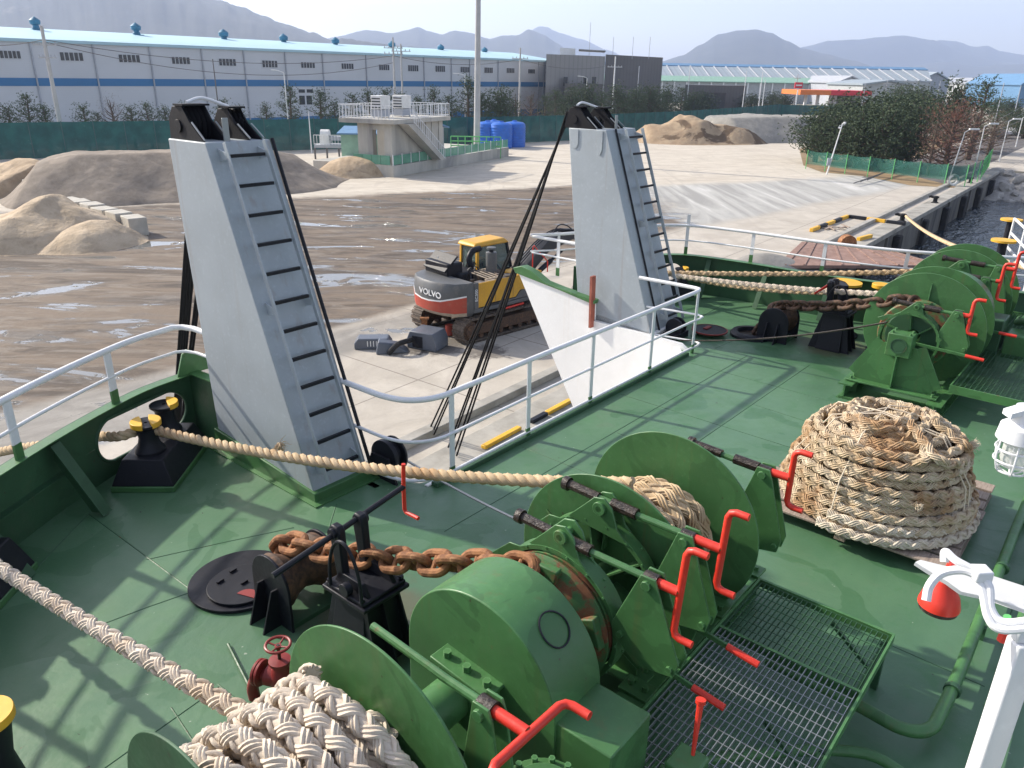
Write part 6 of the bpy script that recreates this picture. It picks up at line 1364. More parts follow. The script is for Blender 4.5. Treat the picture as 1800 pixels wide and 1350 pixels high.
# ---------------- long sheds and filling station
gs = thing('shed', 'very long low shed with blue ridge and green eaves roof beyond the trees', 'building', (bx(1300, 330), 330, ZQ), WORLD)
M['gh_roof'] = vclad('translucent_shed_roof', (.24, .29, .33), (.34, .39, .43), 4.0); M['gh_green'] = paint('pale_green_roof', (.25, .42, .33), .6, 0, 0, .1); M['blue_roof'] = paint('blue_ridge_roof', (.10, .22, .38), .6, 0, 0, .08); M['gh_wall'] = paint('pale_shed_wall', (.36, .38, .39), .6, 0, 0, .1)
def quad(parent, name, mat, pts, th=.3):
    lo = [Vector(p) for p in pts]; return MB().hexa(lo, [p + Vector((0, 0, th)) for p in lo]).build(name, mat, parent)
A1, B1 = (bx(1140, 330), 330), (bx(1640, 330), 330)
zr = hz(1400, 121, 350); zm = hz(1400, 140, 335); zl = hz(1400, 147, 330)
quad(gs, 'ridge_roof', M['blue_roof'], [(A1[0] - 40, 352, zr), (B1[0] + 6, 352, zr), (B1[0] + 6, 356, zr + .9), (A1[0] - 40, 356, zr + .9)], .6)
quad(gs, 'glazed_roof', M['gh_roof'], [(A1[0] - 40, 335, zm), (B1[0], 335, zm), (B1[0] + 6, 352, zr), (A1[0] - 40, 352, zr)])
quad(gs, 'lower_roof', M['gh_green'], [(A1[0] - 40, 329, zl), (bx(1470, 330), 329, zl), (bx(1500, 336), 334.5, zm + .4), (A1[0] - 40, 334.5, zm + .4)])
MB().box(A1[0] - 38, B1[0], 335.5, 372, ZQ, zm - .1).build('wall', M['gh_wall'], gs)
MB().box(A1[0] - 38, bx(1468, 330), 330, 335, ZQ, zl - .1).build('front_wall', M['gh_wall'], gs)
for k in range(24): x = A1[0] + (B1[0] - A1[0]) * k / 23; MB().bar((x, 334.8, zm + .5), (x, 351.8, zr + .5), .5, .3).build('roof_rib', M['wh_grey'], gs)
for k in range(16): x = A1[0] + (bx(1460, 330) - A1[0]) * k / 15; MB().box(x - .25, x + .25, 329.5, 329.9, ZQ, zl).build('column', M['white'], gs)
def gable(px0, px1, ye, yr, D, wall, roofm, label, dep=40):
    t = thing('shed', label, 'building', (bx((px0 + px1) / 2, D), D, ZQ), WORLD); x0, x1 = bx(px0, D), bx(px1, D); z0, z1 = hz((px0 + px1) / 2, ye, D), hz((px0 + px1) / 2, yr, D)
    MB().prism([(x0, ZQ), (x1, ZQ), (x1, z0), ((x0 + x1) / 2, z1), (x0, z0)], 'y', D, D + dep).build('wall', wall, t)
    xm = (x0 + x1) / 2
    MB().hexa([(x0 - .6, D - .8, z0 - .1), (xm, D - .8, z1 + .15), (xm, D + dep, z1 + .15), (x0 - .6, D + dep, z0 - .1)], [(x0 - .6, D - .8, z0 + .4), (xm, D - .8, z1 + .65), (xm, D + dep, z1 + .65), (x0 - .6, D + dep, z0 + .4)]).build('roof_slope', roofm, t)
    MB().hexa([(xm, D - .8, z1 + .15), (x1 + .6, D - .8, z0 - .1), (x1 + .6, D + dep, z0 - .1), (xm, D + dep, z1 + .15)], [(xm, D - .8, z1 + .65), (x1 + .6, D - .8, z0 + .4), (x1 + .6, D + dep, z0 + .4), (xm, D + dep, z1 + .65)]).build('roof_slope', roofm, t); return t
gable(1468, 1508, 146, 136, 300, M['wh_grey'], M['wh_grey'], 'small grey gabled shed end behind the filling station')
gable(1610, 1660, 142, 129, 360, M['wh_grey'], M['gh_roof'], 'grey gabled shed at the right end of the long shed')
gable(1690, 1760, 148, 139, 420, M['gh_wall'], M['wh_grey'], 'pale distant shed right of the long shed')
gable(1786, 1840, 150, 132, 330, M['blue_roof'], M['blue_roof'], 'blue distant shed at the right edge')
gable(1510, 1600, 150, 144, 260, M['gh_wall'], M['gh_roof'], 'low pale shed with a wide roof behind the filling station', 30)
st = thing('low_building', 'dark grey low building left of the filling station', 'building', (bx(1250, 215), 215, ZQ), WORLD)
solid(st, 'wall', M['off2'], 1200, 1306, 149, 212, 218, 14); solid(st, 'dark_entrance', M['glass'], 1240, 1272, 163, 211.5, 213, 1)
st = thing('filling_station', 'filling station with an orange and red flat canopy on white columns', 'canopy', (bx(1450, 200), 200, ZQ), WORLD)
M['orange'] = paint('orange_canopy', (.75, .20, .04), .5, 0, 0, .08); M['cred'] = paint('red_canopy', (.65, .03, .05), .5, 0, 0, .08)
x0, xm, x1 = bx(1400, 196), bx(1448, 198), bx(1512, 200); zt_, zb_ = hz(1450, 158.5, 198), hz(1450, 167, 198)
MB().box(x0, xm, 196, 210, zb_, zt_).build('orange_fascia', M['orange'], st); MB().box(xm, x1, 196, 210, zb_, zt_ + .01).build('red_fascia', M['cred'], st)
for px in (1409, 1430, 1452, 1460, 1505): x = bx(px, 200); MB().box(x - .3, x + .3, 199, 199.6, ZQ, zb_).build('column', M['white'], st)
MB().box(bx(1462, 205), bx(1508, 205), 205, 209, ZQ, zb_ - .2).build('kiosk', M['off1'], st)
# canopy sign dashes read as small white lettering
def text(s, size, mat, parent, loc, rot, ext=.01, name='lettering'):
    cu = bpy.data.curves.new(name, 'FONT'); cu.body = s; cu.size = size; cu.extrude = ext; cu.align_x = 'CENTER'; cu.align_y = 'CENTER'; o = bpy.data.objects.new(name, cu); COL.objects.link(o)
    dg = bpy.context.evaluated_depsgraph_get(); me = bpy.data.meshes.new_from_object(o.evaluated_get(dg)); bpy.data.objects.remove(o); o = bpy.data.objects.new(name, me); COL.objects.link(o); me.materials.clear(); me.materials.append(mat)
    o.parent = parent; o.location = loc; o.rotation_euler = rot; FR[o] = FR[parent]; return o
x = bx(1395, 194); z = hz(1395, 155, 194); sg = thing('station_sign', 'small red and white sign mast left of the station canopy', 'sign', (x, 194, ZQ), WORLD)
MB().tube([(x, 194, ZQ), (x, 194, z)], .15, 8).build('mast', M['white'], sg); MB().box(x - .9, x + .9, 193.8, 194.2, z, z + 1.3).build('panel', M['cred'], sg); MB().box(x - .7, x + .7, 193.74, 193.79, z + .5, z + .8).build('stripe', M['white'], sg)
# ---------------- poles
M['pole'] = paint('concrete_pole', (.42, .42, .42), .7, 0, 0, .08); M['poledark'] = paint('dark_pole', (.13, .12, .12), .6, 0, 0, .1); M['polewhite'] = paint('white_pole', (.70, .71, .72), .5, 0, 0, .05)
def pole(px, D, ytop, r, mat, label, arms=(), lamp=0, lean=0, name='utility_pole', cat='pole', grp=None):
    x = bx(px, D); z = hz(px, ytop, D); t = thing(name, label, cat, (x, D, ZQ), WORLD, grp); top = Vector((x + lean, D, z)); MB().tube([(x, D, ZQ), top], [r, r * .6], 10).build('shaft', mat, t)
    for dz, w in arms:
        MB().bar((top.x - w, D, z - dz), (top.x + w, D, z - dz), .1, .1).build('cross_arm', mat, t)
        for s in (-1, -.5, .5, 1): MB().cyl((top.x + s * w * .9, D, z - dz), (top.x + s * w * .9, D, z - dz + .3), .06, n=6).build('insulator', M['wh_grey'], t)
    if lamp:
        MB().tube(spline([top, top + Vector((lamp * .5, 0, .25)), top + Vector((lamp, 0, .3))], 6), r * .5, 6).build('arm', mat, t); MB().box(top.x + lamp - .4 * (1 if lamp > 0 else -1) - .15, top.x + lamp + .35, D - .12, D + .12, z + .22, z + .36).build('lamp_head', M['polewhite'], t)
    return t
tp = thing('flood_mast', 'very tall grey steel mast rising out of the picture by the blue tanks', 'mast', (bx(838, 91), 91, ZQ), WORLD)
MB().tube([(bx(838, 91), 91, ZQ), (bx(838, 91) + .3, 91, ZQ + 28)], [.38, .20], 20).build('shaft', M['pole'], tp); MB().box(bx(838, 91) - .6, bx(838, 91) + .6, 90.4, 91.6, ZQ, ZQ + .35).build('footing', M['concrete'], tp, bevel=.03)
pole(116, 86, 46, .26, M['pole'], 'tall concrete utility pole before the left end of the warehouse', ((1.8, 1.2), (3.0, .9)), name='utility_pole')
pole(392, 99, 104, .10, M['poledark'], 'thin dark pole above the near tower in front of the warehouse')
pole(510, 104, 128, .10, M['polewhite'], 'white street lamp above the fence left of the control building', lamp=-1.6, name='street_lamp', cat='street lamp')
pole(697, 122, 66, .20, M['pole'], 'left pole of the twin utility poles with a transformer platform', ((1.4, 1.4), (2.2, 1.4))); pole(710, 122, 77, .18, M['pole'], 'right pole of the twin utility poles with a transformer platform', ((1.0, 1.4),))
pole(912, 134, 84, .2, M['pole'], 'utility pole with cross arms near the far end of the warehouse', ((1.6, 1.3),))
pole(818, 124, 133, .09, M['polewhite'], 'white street lamp beside the tall mast', lamp=-1.8, name='street_lamp', cat='street lamp')
pole(1028, 156, 137, .10, M['polewhite'], 'white street lamp in front of the tan grey wing', lamp=-1.8, name='street_lamp', cat='street lamp')
pole(1075, 170, 99, .2, M['polewhite'], 'pale utility pole before the dark grey wing', ((2, 1.5),)); pole(1117, 176, 116, .14, M['wh_grey'], 'thin grey pole at the corner of the dark grey wing')
rp_ = [(1214, 232, 116), (1312, 235, 125), (1332, 240, 124), (1348, 236, 126), (1378, 245, 128), (1396, 240, 130), (1425, 250, 128), (1510, 255, 140), (1548, 250, 138), (1580, 255, 136), (1592, 260, 140), (1643, 240, 140), (1750, 250, 142), (1772, 240, 140), (1785, 230, 145)]
rp_ = [(1205, 200, 116), (1303, 205, 125), (1331, 205, 126), (1337, 200, 140), (1392, 206, 130), (1510, 190, 146), (1548, 205, 140), (1596, 210, 140), (1640, 215, 142), (1748, 190, 145), (1778, 185, 150), (1790, 160, 160)]
for px, D, yt in rp_: pole(px, D, yt, .14, M['polewhite'] if px % 2 else M['wh_grey'], ORD[[r[0] for r in rp_].index(px)] + ' slim pole from the left among the sheds and the filling station', ((1.0, .8),) if px % 3 == 0 else (), grp='slim far poles')
pole(1712, 84, 222, .07, M['polewhite'], 'slim white street lamp right of the pines, the nearer one', lamp=1.0, name='street_lamp', cat='street lamp'); pole(1668, 76, 232, .07, M['wh_grey'], 'slim grey street lamp leaning behind the low netting fence', lamp=.9, lean=.5, name='street_lamp', cat='street lamp')
pole(1756, 96, 213, .07, M['polewhite'], 'slim street lamp by the road at the far right', lamp=1.0, name='street_lamp', cat='street lamp'); pole(1785, 120, 207, .08, M['polewhite'], 'farthest slim street lamp at the right edge', lamp=1.0, name='street_lamp', cat='street lamp')
# camera mast
x, y = P(1453, 307)[:2]; cmst = thing('camera_mast', 'white leaning mast with surveillance cameras before the dark pines', 'mast', (x, y, ZQ), WORLD)
zt_ = hz(1467, 216, y) ; MB().tube([(x, y, ZQ), (x + .75, y, zt_)], [.075, .05], 10).build('shaft', M['polewhite'], cmst); MB().box(x - .2, x + .15, y - .2, y - .05, ZQ + .9, ZQ + 1.6).build('junction_box', M['wh_grey'], cmst)
MB().bar((x + .45, y, zt_ - .25), (x + 1.0, y, zt_ - .15), .05, .05).build('bracket', M['polewhite'], cmst)
MB().tube([(x + .35, y - .1, zt_ - .4), (x + .6, y - .25, zt_ - .5)], .09, 10).build('camera_housing', M['polewhite'], cmst); MB().lathe([(0, 0), (.12, .02), (.13, .2), (0, .22)], (x + .95, y, zt_ - .1), 'z', 14).build('dome_camera', M['polewhite'], cmst)
x, y = P(562, 262)[:2]; 
t = pole(548, 92, 196, .07, M['polewhite'], 'short white mast behind the control building sheds', name='camera_mast', cat='mast')
# overhead wires
tag(MB().tube(sag((bx(-60, 86), 84, hz(-60, 70, 84)), (bx(116, 86), 86, hz(95, 70, 86)), .6), .035, 4).tube(sag((bx(116, 86), 86, hz(95, 70, 86)), (bx(697, 122), 122, hz(697, 98, 122)), 1.6, 30), .035, 4).tube(sag((bx(116, 86), 86, hz(95, 74, 86)), (bx(697, 122), 122, hz(697, 110, 122)), 2.4, 30), .035, 4).tube(sag((bx(697, 122), 122, hz(697, 98, 122)), (bx(912, 134), 134, hz(912, 104, 134)), 1.0, 20), .035, 4).tube(sag((bx(912, 134), 134, hz(912, 104, 134)), (bx(1075, 170), 170, hz(1075, 112, 170)), 1.2, 20), .035, 4).build('overhead_wires', M['poledark'], frame=WORLD, fix=False), 'thin overhead wires strung between the poles before the warehouse', 'wires')
# ---------------- control building
CF = Frame(*P(692, 312), R_(65)); CF.o = (CF.o[0], CF.o[1], ZQ)
M['cbwall'] = rough_mat('weathered_building_concrete', (.40, .39, .35), (.55, .53, .48), .5, .9, (.22, .22, .22), .3, .03, (1, 1, .3), t3=(.5, .7)); M['ac'] = paint('white_unit', (.70, .70, .68), .5, 0, 0, .1); M['prefab'] = clad('grey_prefab_panel', (.36, .36, .37), .3); M['tarp_blue'] = paint('blue_plastic_tank', (.012, .12, .52), .4, 0, 0, .12, dirt=.1)
pf = thing('platform', 'low concrete platform under the control building', 'platform', (8, 4, 0), CF)
MB().box(0, 24, 0, 9, 0, 1.0).build('wall', M['cbwall'], pf, bevel=.02)
fe = thing('panel_fence', 'low pale green panel fence on the platform edge', 'fence', (8, .2, 1.0), CF); M['pgreen'] = net_mat('pale_green_panels', (.12, .32, .22), (.18, .42, .30), .75)
for k in range(16):
    x = .1 + 1.49 * k; MB().box(x, x + .07, .06, .13, 1.0, 1.95).build('post', M['polewhite'], fe); MB().box(x + .08, x + 1.47, .08, .11, 1.05, 1.85).build('panel', M['pgreen'], fe)
for k in range(4): MB().box(.06, .13, .4 + 1.0 * k, 1.35 + 1.0 * k, 1.05, 1.85).build('panel', M['pgreen'], fe)
cb = thing('control_building', 'concrete control building with an outside stair and railed flat roof', 'building', (4, 2, 1), CF)
SH = 4.55
MB().box(0.3, .9, .25, 1.05, 1.0, SH).build('front_pillar', M['cbwall'], cb); MB().box(0.3, .9, 2.3, 3.9, 1.0, SH).build('front_pillar', M['cbwall'], cb)
MB().box(.3, .9, 1.05, 2.3, 4.0, SH).build('lintel', M['cbwall'], cb)
MB().box(.9, 8.3, .35, .7, 1.0, SH).build('side_wall', M['cbwall'], cb); MB().box(5.2, 9.4, .30, 5.2, 1.0, SH + .02).build('rear_block', M['cbwall'], cb)
for x in (6.2, 7.3, 8.6): MB().box(x - .06, x + .06, .22, .295, 1.0, SH).build('pilaster', M['cbwall'], cb)
MB().box(-.4, 9.6, -.5, 5.4, SH, SH + .38).build('roof_slab', M['cbwall'], cb, bevel=.02)
mb = MB(); mb.prism([(2.2, SH - .02), (1.2, SH - .02), (6.9, 1.0), (7.7, 1.0)], 'y', -.95, .12); mb.build('stair_flight', M['cbwall'], cb)
mb = MB()
for k in range(18): f = k / 18; x = 2.2 + 5.5 * f; z = SH - .02 - (SH - 1) * f; mb.box(x, x + .31, -.9, .1, z - .22, z)
mb.build('steps', M['cbwall'], cb)
r_ = MB()
def rl(p, q, n, h=1.15):
    p, q = Vector(p), Vector(q); r_.bar(p + Vector((0, 0, h)), q + Vector((0, 0, h)), .07, .06); r_.bar(p + Vector((0, 0, .12)), q + Vector((0, 0, .12)), .06, .05)
    for k in range(n + 1): c = p.lerp(q, k / n); r_.bar(c, c + Vector((0, 0, h)), .045, .045)
rl((-.35, -.4, SH + .38), (-.35, 5.3, SH + .38), 15); rl((-.35, 5.3, SH + .38), (9.5, 5.3, SH + .38), 22); rl((9.5, 5.3, SH + .38), (9.5, -.4, SH + .38), 14); rl((2.5, -.4, SH + .38), (9.5, -.4, SH + .38), 18); rl((2.3, -.9, SH), (7.7, -.9, 1.0), 16, 1.0)
r_.build('roof_railing', M['polewhite'], cb)
for i, (x, y) in enumerate(((1.6, 2.6), (4.8, 2.4))):
    t = thing('air_unit', ('left' if i == 0 else 'right') + ' white air conditioning unit on the control building roof', 'air unit', (x, y, SH + .38), CF); z = SH + .38
    MB().box(x, x + 1.5, y - .5, y + .6, z + .75, z + 1.9).build('cabinet', M['ac'], t, bevel=.03)
    MB().box(x + .05, x + 1.45, y - .45, y + .55, z + .1, z + .7).build('coil_section', M['wh_grey'], t)
    for s in (.1, 1.3):
        for u in (-.4, .45): MB().box(x + s, x + s + .08, y + u, y + u + .08, z, z + .75).build('leg', M['polewhite'], t)
    for k in range(4): MB().box(x - .03, x - .003, y - .4, y + .5, z + .85 + k * .25, z + .95 + k * .25).build('louvre', M['glass'], t)
sh = thing('prefab_shed', 'grey prefab shed with a blue mono-pitch roof behind the control building', 'shed', (13, 6, 0), CF)
MB().hexa([(9.9, 2.5, 1.0), (13.4, 2.5, 1.0), (13.4, 6.5, 1.0), (9.9, 6.5, 1.0)], [(9.9, 2.5, 4.4), (13.4, 2.5, 3.6), (13.4, 6.5, 3.6), (9.9, 6.5, 4.4)]).build('wall', M['prefab'], sh)
MB().hexa([(9.6, 2.2, 4.50), (14.1, 2.2, 3.48), (14.1, 6.8, 3.48), (9.6, 6.8, 4.50)], [(9.6, 2.2, 4.64), (14.1, 2.2, 3.62), (14.1, 6.8, 3.62), (9.6, 6.8, 4.64)]).build('roof', M['blue_roof'], sh)
for i, (px, D, w) in enumerate(((606, 90, 2.4), (672, 86, 2.2), (622, 86, 1.8))):
    if i == 2: continue
    x = bx(px, D); t = thing('site_hut', ('green walled site hut with a blue roof left of the control building', 'cream site hut with a blue roof seen through the building opening')[i], 'hut', (x, D, ZQ), WORLD)
x = bx(640, 81); t = thing('site_hut', 'small pale green site hut with a blue roof left of the control building', 'hut', (x, 81, ZQ), WORLD); FR
MB().box(x - 2.0, x + 1.6, 80, 83, ZQ, ZQ + 3.0).build('wall', M['gh_green'], t); MB().hexa([(x - 2.3, 79.6, ZQ + 3.02), (x + 1.9, 79.6, ZQ + 3.02), (x + 1.9, 83.4, ZQ + 3.5), (x - 2.3, 83.4, ZQ + 3.5)], [(x - 2.3, 79.6, ZQ + 3.15), (x + 1.9, 79.6, ZQ + 3.15), (x + 1.9, 83.4, ZQ + 3.63), (x - 2.3, 83.4, ZQ + 3.63)]).build('roof', M['blue_roof'], t); MB().box(x - .2, x + .7, 79.93, 79.99, ZQ, ZQ + 2.1).build('door', M['sand_gold'], t)
for o in [o for o in bpy.data.objects if o.name.startswith('site_hut') and not o.children]: bpy.data.objects.remove(o)
# conveyor drums left of the hut
mc = thing('machine_platform', 'grey railed machine platform with two pale rounded hoods left of the site hut', 'machine', (bx(590, 86), 86, ZQ), WORLD); x0, x1 = bx(556, 86), bx(640, 86)
MB().box(x0, x1, 85.5, 88, ZQ + 1.2, ZQ + 1.5).build('deck', M['wh_grey'], mc)
for k in range(5): x = x0 + (x1 - x0) * k / 4; MB().box(x - .08, x + .08, 85.6, 85.76, ZQ, ZQ + 1.2).build('leg', M['poledark'], mc)
r_ = MB(); rl((x0, 85.55, ZQ + 1.5), (x1, 85.55, ZQ + 1.5), 16, 1.0); r_.build('railing', M['polewhite'], mc)
for px in (574, 622): x = bx(px, 86.6); MB().box(x - .45, x + .45, 86.2, 87.4, ZQ + 1.5, ZQ + 2.4).lathe([(0, -.45), (.6, -.45), (.6, .45), (0, .45)], (x, 86.8, ZQ + 2.4), 'x', 20).build('hood', M['ac'], mc); MB().box(x + .45, x + 2.2, 86.4, 87.2, ZQ + 1.9, ZQ + 2.3).build('duct', M['wh_grey'], mc)
# blue tanks
tk = None
for i, (px, D, l) in enumerate(((857, 105, 'leftmost upright blue plastic tank by the green fence'), (881, 104, 'middle upright blue plastic tank by the green fence'), (904, 106, 'rightmost upright blue plastic tank by the green fence'), (868, 108, 'upright blue plastic tank in the back, half hidden by the others'))):
    x = bx(px, D)
    if tk is None:
        tk = thing('water_tank', l, 'tank', (x, D, ZQ), WORLD, 'blue tanks by the fence')
        pr = [(0, 0), (1.42, 0)]
        for k in range(8): pr += [(1.42, .1 + k * .32), (1.46, .18 + k * .32), (1.46, .26 + k * .32), (1.42, .34 + k * .32)]
        pr += [(1.38, 2.85), (1.1, 3.05), (.35, 3.15), (0, 3.15)]; MB().lathe(pr, (x, D, ZQ), 'z', 32).build('shell', M['tarp_blue'], tk); MB().lathe([(0, 3.12), (.3, 3.12), (.3, 3.28), (0, 3.3)], (x, D, ZQ), 'z', 16).build('lid', M['tarp_blue'], tk)
    else: dup(tk, (x, D, ZQ), 0, l)
# pipework and yellow machines beyond the platform
pm = thing('pump_frame', 'green pipe frame beyond the platform beside the tall mast', 'machine', (bx(800, 92), 92, ZQ), WORLD); x0, x1 = bx(793, 90), bx(880, 90); mb = MB()
for z in (1.3, 1.8, 2.3): mb.tube([(x0, 90, ZQ + z), (x1, 90, ZQ + z)], .06, 6)
for k in range(8): x = x0 + (x1 - x0) * k / 7; mb.tube([(x, 90, ZQ), (x, 90, ZQ + 2.3)], .05, 6)
mb.build('pipes', M['post_green'], pm)
for i, (px, mt, l) in enumerate(((848, 'rust', 'small rusty orange machine part on the ground by the tanks'), (862, 'sand_gold', 'tan machine part on the ground by the tanks'), (880, 'yellow', 'yellow machine part on the ground by the tanks'))):
    x = bx(px, 96); t = thing('machine_part', l, 'machine part', (x, 96, ZQ), WORLD); MB().hexa([(x - .6, 95.6, ZQ), (x + .6, 95.6, ZQ), (x + .5, 96.4, ZQ), (x - .5, 96.4, ZQ)], [(x - .5, 95.7, ZQ + .8), (x + .2, 95.7, ZQ + 1.0), (x + .2, 96.3, ZQ + 1.0), (x - .4, 96.3, ZQ + .8)]).build('casing', M[mt], t, bevel=.05); MB().cyl((x + .3, 95.5, ZQ + .5), (x + .3, 95.2, ZQ + .5), .25, n=12).build('pulley', M['black'], t)
# road at the right, parked cars
M['asphalt'] = rough_mat('asphalt', (.10, .09, .09), (.15, .14, .13), .6, .9)
pts = [qw(76, 9.5, ZQ + .012), qw(76, 2.2, ZQ + .012), qw(400, 2, ZQ + .012), qw(400, 12, ZQ + .012)]; mb = MB(); mb.add(pts, [(0, 1, 2, 3)]); tag(mb.build('road', M['asphalt'], frame=WORLD, smooth=0), 'grey road leading away along the quay', None, kind='structure')
M['dry'] = rough_mat('dry_grass', (.22, .15, .08), (.34, .24, .13), .8, 1.0, (.12, .12, .06), .8, .1)
mb = MB(); pts = [(*P(1412, 291)[:2], ZQ + .02), (*P(1445, 303)[:2], ZQ + .02), (*P(1520, 310)[:2], ZQ + .02), (*P(1600, 326)[:2], ZQ + .02), (*P(1690, 331)[:2], ZQ + .02), (*qw(86, 9.8)[:2], ZQ + .02), (*qw(150, 12)[:2], ZQ + .02), (*qw(150, 30)[:2], ZQ + .02), (*P(1405, 262)[:2], ZQ + .02)]; mb.add(pts, [tuple(range(9))]); tag(mb.build('grass_verge', M['dry'], frame=WORLD, smooth=0), 'dry grass verge under the trees', None, kind='structure')
def car(px, py, rz, col, label):
    p = P(px, py); F = Frame(p.x, p.y, ZQ, rz); t = thing('parked_car', label, 'car', (0, 0, 0), F, None); cm_ = paint('car_' + str(px), col, .25, 0, 0, .05)
    MB().prism([(-2.1, .3), (2.1, .3), (2.15, .75), (1.3, .9), (.8, 1.38), (-1.2, 1.42), (-2.0, .95), (-2.15, .7)], 'y', -.85, .85).build('body', cm_, t, bevel=.06)
    MB().prism([(1.15, .92), (.75, 1.32), (-1.15, 1.35), (-1.75, .96)], 'y', -.86, .86).build('side_window', M['glass'], t)
    for x in (-1.3, 1.3):
        for y in (-.8, .8): MB().lathe([(0, -.1), (.32, -.1), (.32, .1), (0, .1)], (x, y, .32), 'y', 18).build('wheel', M['rubber'], t)
car(1758, 243, R_(60), (.05, .05, .055), 'dark parked car under the trees at the right edge'); car(1776, 238, R_(60), (.5, .5, .52), 'light grey parked car under the trees at the right edge')
t = thing('tyre', 'old white painted tyre leaning on the low netting fence', 'tyre', P(1672, 326), WORLD); p = P(1672, 326); MB().tube([(p.x + .42 * math.cos(a), p.y - .15, ZQ + .5 + .42 * math.sin(a)) for a in [2 * math.pi * k / 24 for k in range(24)]], .13, 10, closed=True, up=(0, 1, 0)).build('ring', M['ac'], t)
# dark hoses running along the road beside the quay edge
for k, (y0, l) in enumerate(((1.2, 'dark mooring line lying along the quay edge, nearest the water'), (1.9, 'dark mooring line along the quay edge, second from the water'), (2.6, 'dark mooring line along the quay edge, third from the water'))):
    a = P(1500 + 12 * k, 328 - 3 * k); b_ = Vector(qw(190, 3.5 + k * 2.5, ZQ + 5)); tag(MB().tube(sag(a + Vector((0, 0, .3)), b_, .4, 20), .05, 6).build('mooring_line', M['poledark'], frame=WORLD, base=a), l, 'rope')
# ================================================================== EXCAVATOR
EF = Frame(-1.02, 27.75, ZQ, R_(44)); ex = thing('excavator', 'yellow and grey crawler excavator parked on the quay with its engine cover open', 'excavator', (0, 0, 0), EF)
M['ex_y'] = paint('excavator_yellow', (.62, .33, .025), .4, 0, 0, .1, .30, (.2, .12, .06), .25, (.3, .22, .14)); M['ex_g'] = paint('excavator_grey', (.10, .105, .11), .45, 0, 0, .12, .28, dirt=.4, dirtcol=(.28, .24, .19)); M['ex_r'] = paint('faded_red', (.40, .06, .035), .6, 0, 0, .12, .2, dirt=.5, dirtcol=(.3, .16, .1)); M['track'] = rough_mat('muddy_track_steel', (.07, .055, .045), (.17, .13, .10), 9, .8, (.26, .2, .15), .8, .02); M['dirtypale'] = rough_mat('pale_dried_mud', (.40, .33, .26), (.55, .47, .38), 6, .9)
for sy in (-1, 1):
    y0 = 1.18 * sy; tr_ = MB(); path = []
    for k in range(9): a = math.pi / 2 + math.pi * k / 8; path.append((-1.95 + .42 * math.cos(a), .44 + .42 * math.sin(a)))
    for k in range(9): a = -math.pi / 2 + math.pi * k / 8; path.append((1.95 + .42 * math.cos(a), .44 + .42 * math.sin(a)))
    trk = MB(); P3 = resample([(p[0], y0, p[1]) for p in path + path[:1]], .19)[:-1]; ins = [Vector((v.x * .985, v.y, .44 + (v.z - .44) * .86)) for v in P3]; n = len(P3); w = .29
    trk.add([(v.x, y0 - w * .8, v.z) for v in ins] + [(v.x, y0 + w * .8, v.z) for v in ins] + [(v.x, y0 - w * .8, .44 + (v.z - .44) * .96) for v in P3] + [(v.x, y0 + w * .8, .44 + (v.z - .44) * .96) for v in P3],
            [(i, (i + 1) % n, n + (i + 1) % n, n + i) for i in range(n)] + [(2 * n + i, 2 * n + (i + 1) % n, 3 * n + (i + 1) % n, 3 * n + i) for i in range(n)] + [(i, (i + 1) % n, 2 * n + (i + 1) % n, 2 * n + i) for i in range(n)] + [(n + i, n + (i + 1) % n, 3 * n + (i + 1) % n, 3 * n + i) for i in range(n)])
    to = trk.build('track', M['track'], ex, smooth=0)
    shoe = MB()
    for i in range(n):
        a, b_ = P3[i], P3[(i + 1) % n]; m_ = (a + b_) / 2; d = (b_ - a).normalized(); nr = Vector((d.z, 0, -d.x)) * -1; c = Vector((0, 0, 0)) + m_
        if (m_ - Vector((m_.x * .9, y0, .44))).dot(nr) < 0: nr = -nr
        hw = d * .082; shoe.hexa([c - hw - Vector((0, w, 0)), c + hw - Vector((0, w, 0)), c + hw + Vector((0, w, 0)), c - hw + Vector((0, w, 0))], [c - hw - Vector((0, w, 0)) + nr * .03, c + hw - Vector((0, w, 0)) + nr * .03, c + hw + Vector((0, w, 0)) + nr * .03, c - hw + Vector((0, w, 0)) + nr * .03])
        g = d * .012; shoe.hexa([c - g - Vector((0, w, 0)), c + g - Vector((0, w, 0)), c + g + Vector((0, w, 0)), c - g + Vector((0, w, 0))], [c - g - Vector((0, w, 0)) + nr * .065, c + g - Vector((0, w, 0)) + nr * .065, c + g + Vector((0, w, 0)) + nr * .065, c - g + Vector((0, w, 0)) + nr * .065])
    shoe.build('track_shoes', M['track'], to, smooth=0)
    MB().box(-1.75, 1.75, y0 - .2, y0 + .2, .24, .64).build('track_frame', M['rust_dark'], ex, bevel=.03)
    for xx in (-1.95, 1.95): MB().lathe([(0, -.24), (.22, -.24), (.24, -.2), (.34, -.16), (.34, .16), (.24, .2), (.22, .24), (0, .24)], (xx, y0, .44), 'y', 24).build('sprocket', M['rust_dark'], ex)
    for k in range(7): MB().cyl((-1.4 + k * .47, y0 - .16, .17), (-1.4 + k * .47, y0 + .16, .17), .09, n=14).build('track_roller', M['rust_dark'], ex)
MB().box(-1.2, 1.2, -.95, .95, .45, .78).build('undercarriage', M['rust_dark'], ex, bevel=.05); MB().cyl((0, 0, .78), (0, 0, .98), .75, n=36).build('slew_ring', M['rust_dark'], ex)
MB().cyl((-2.0, -.25, .05), (-2.0, -.25, .42), .14, n=18).build('red_bucket', M['ex_r'], ex)
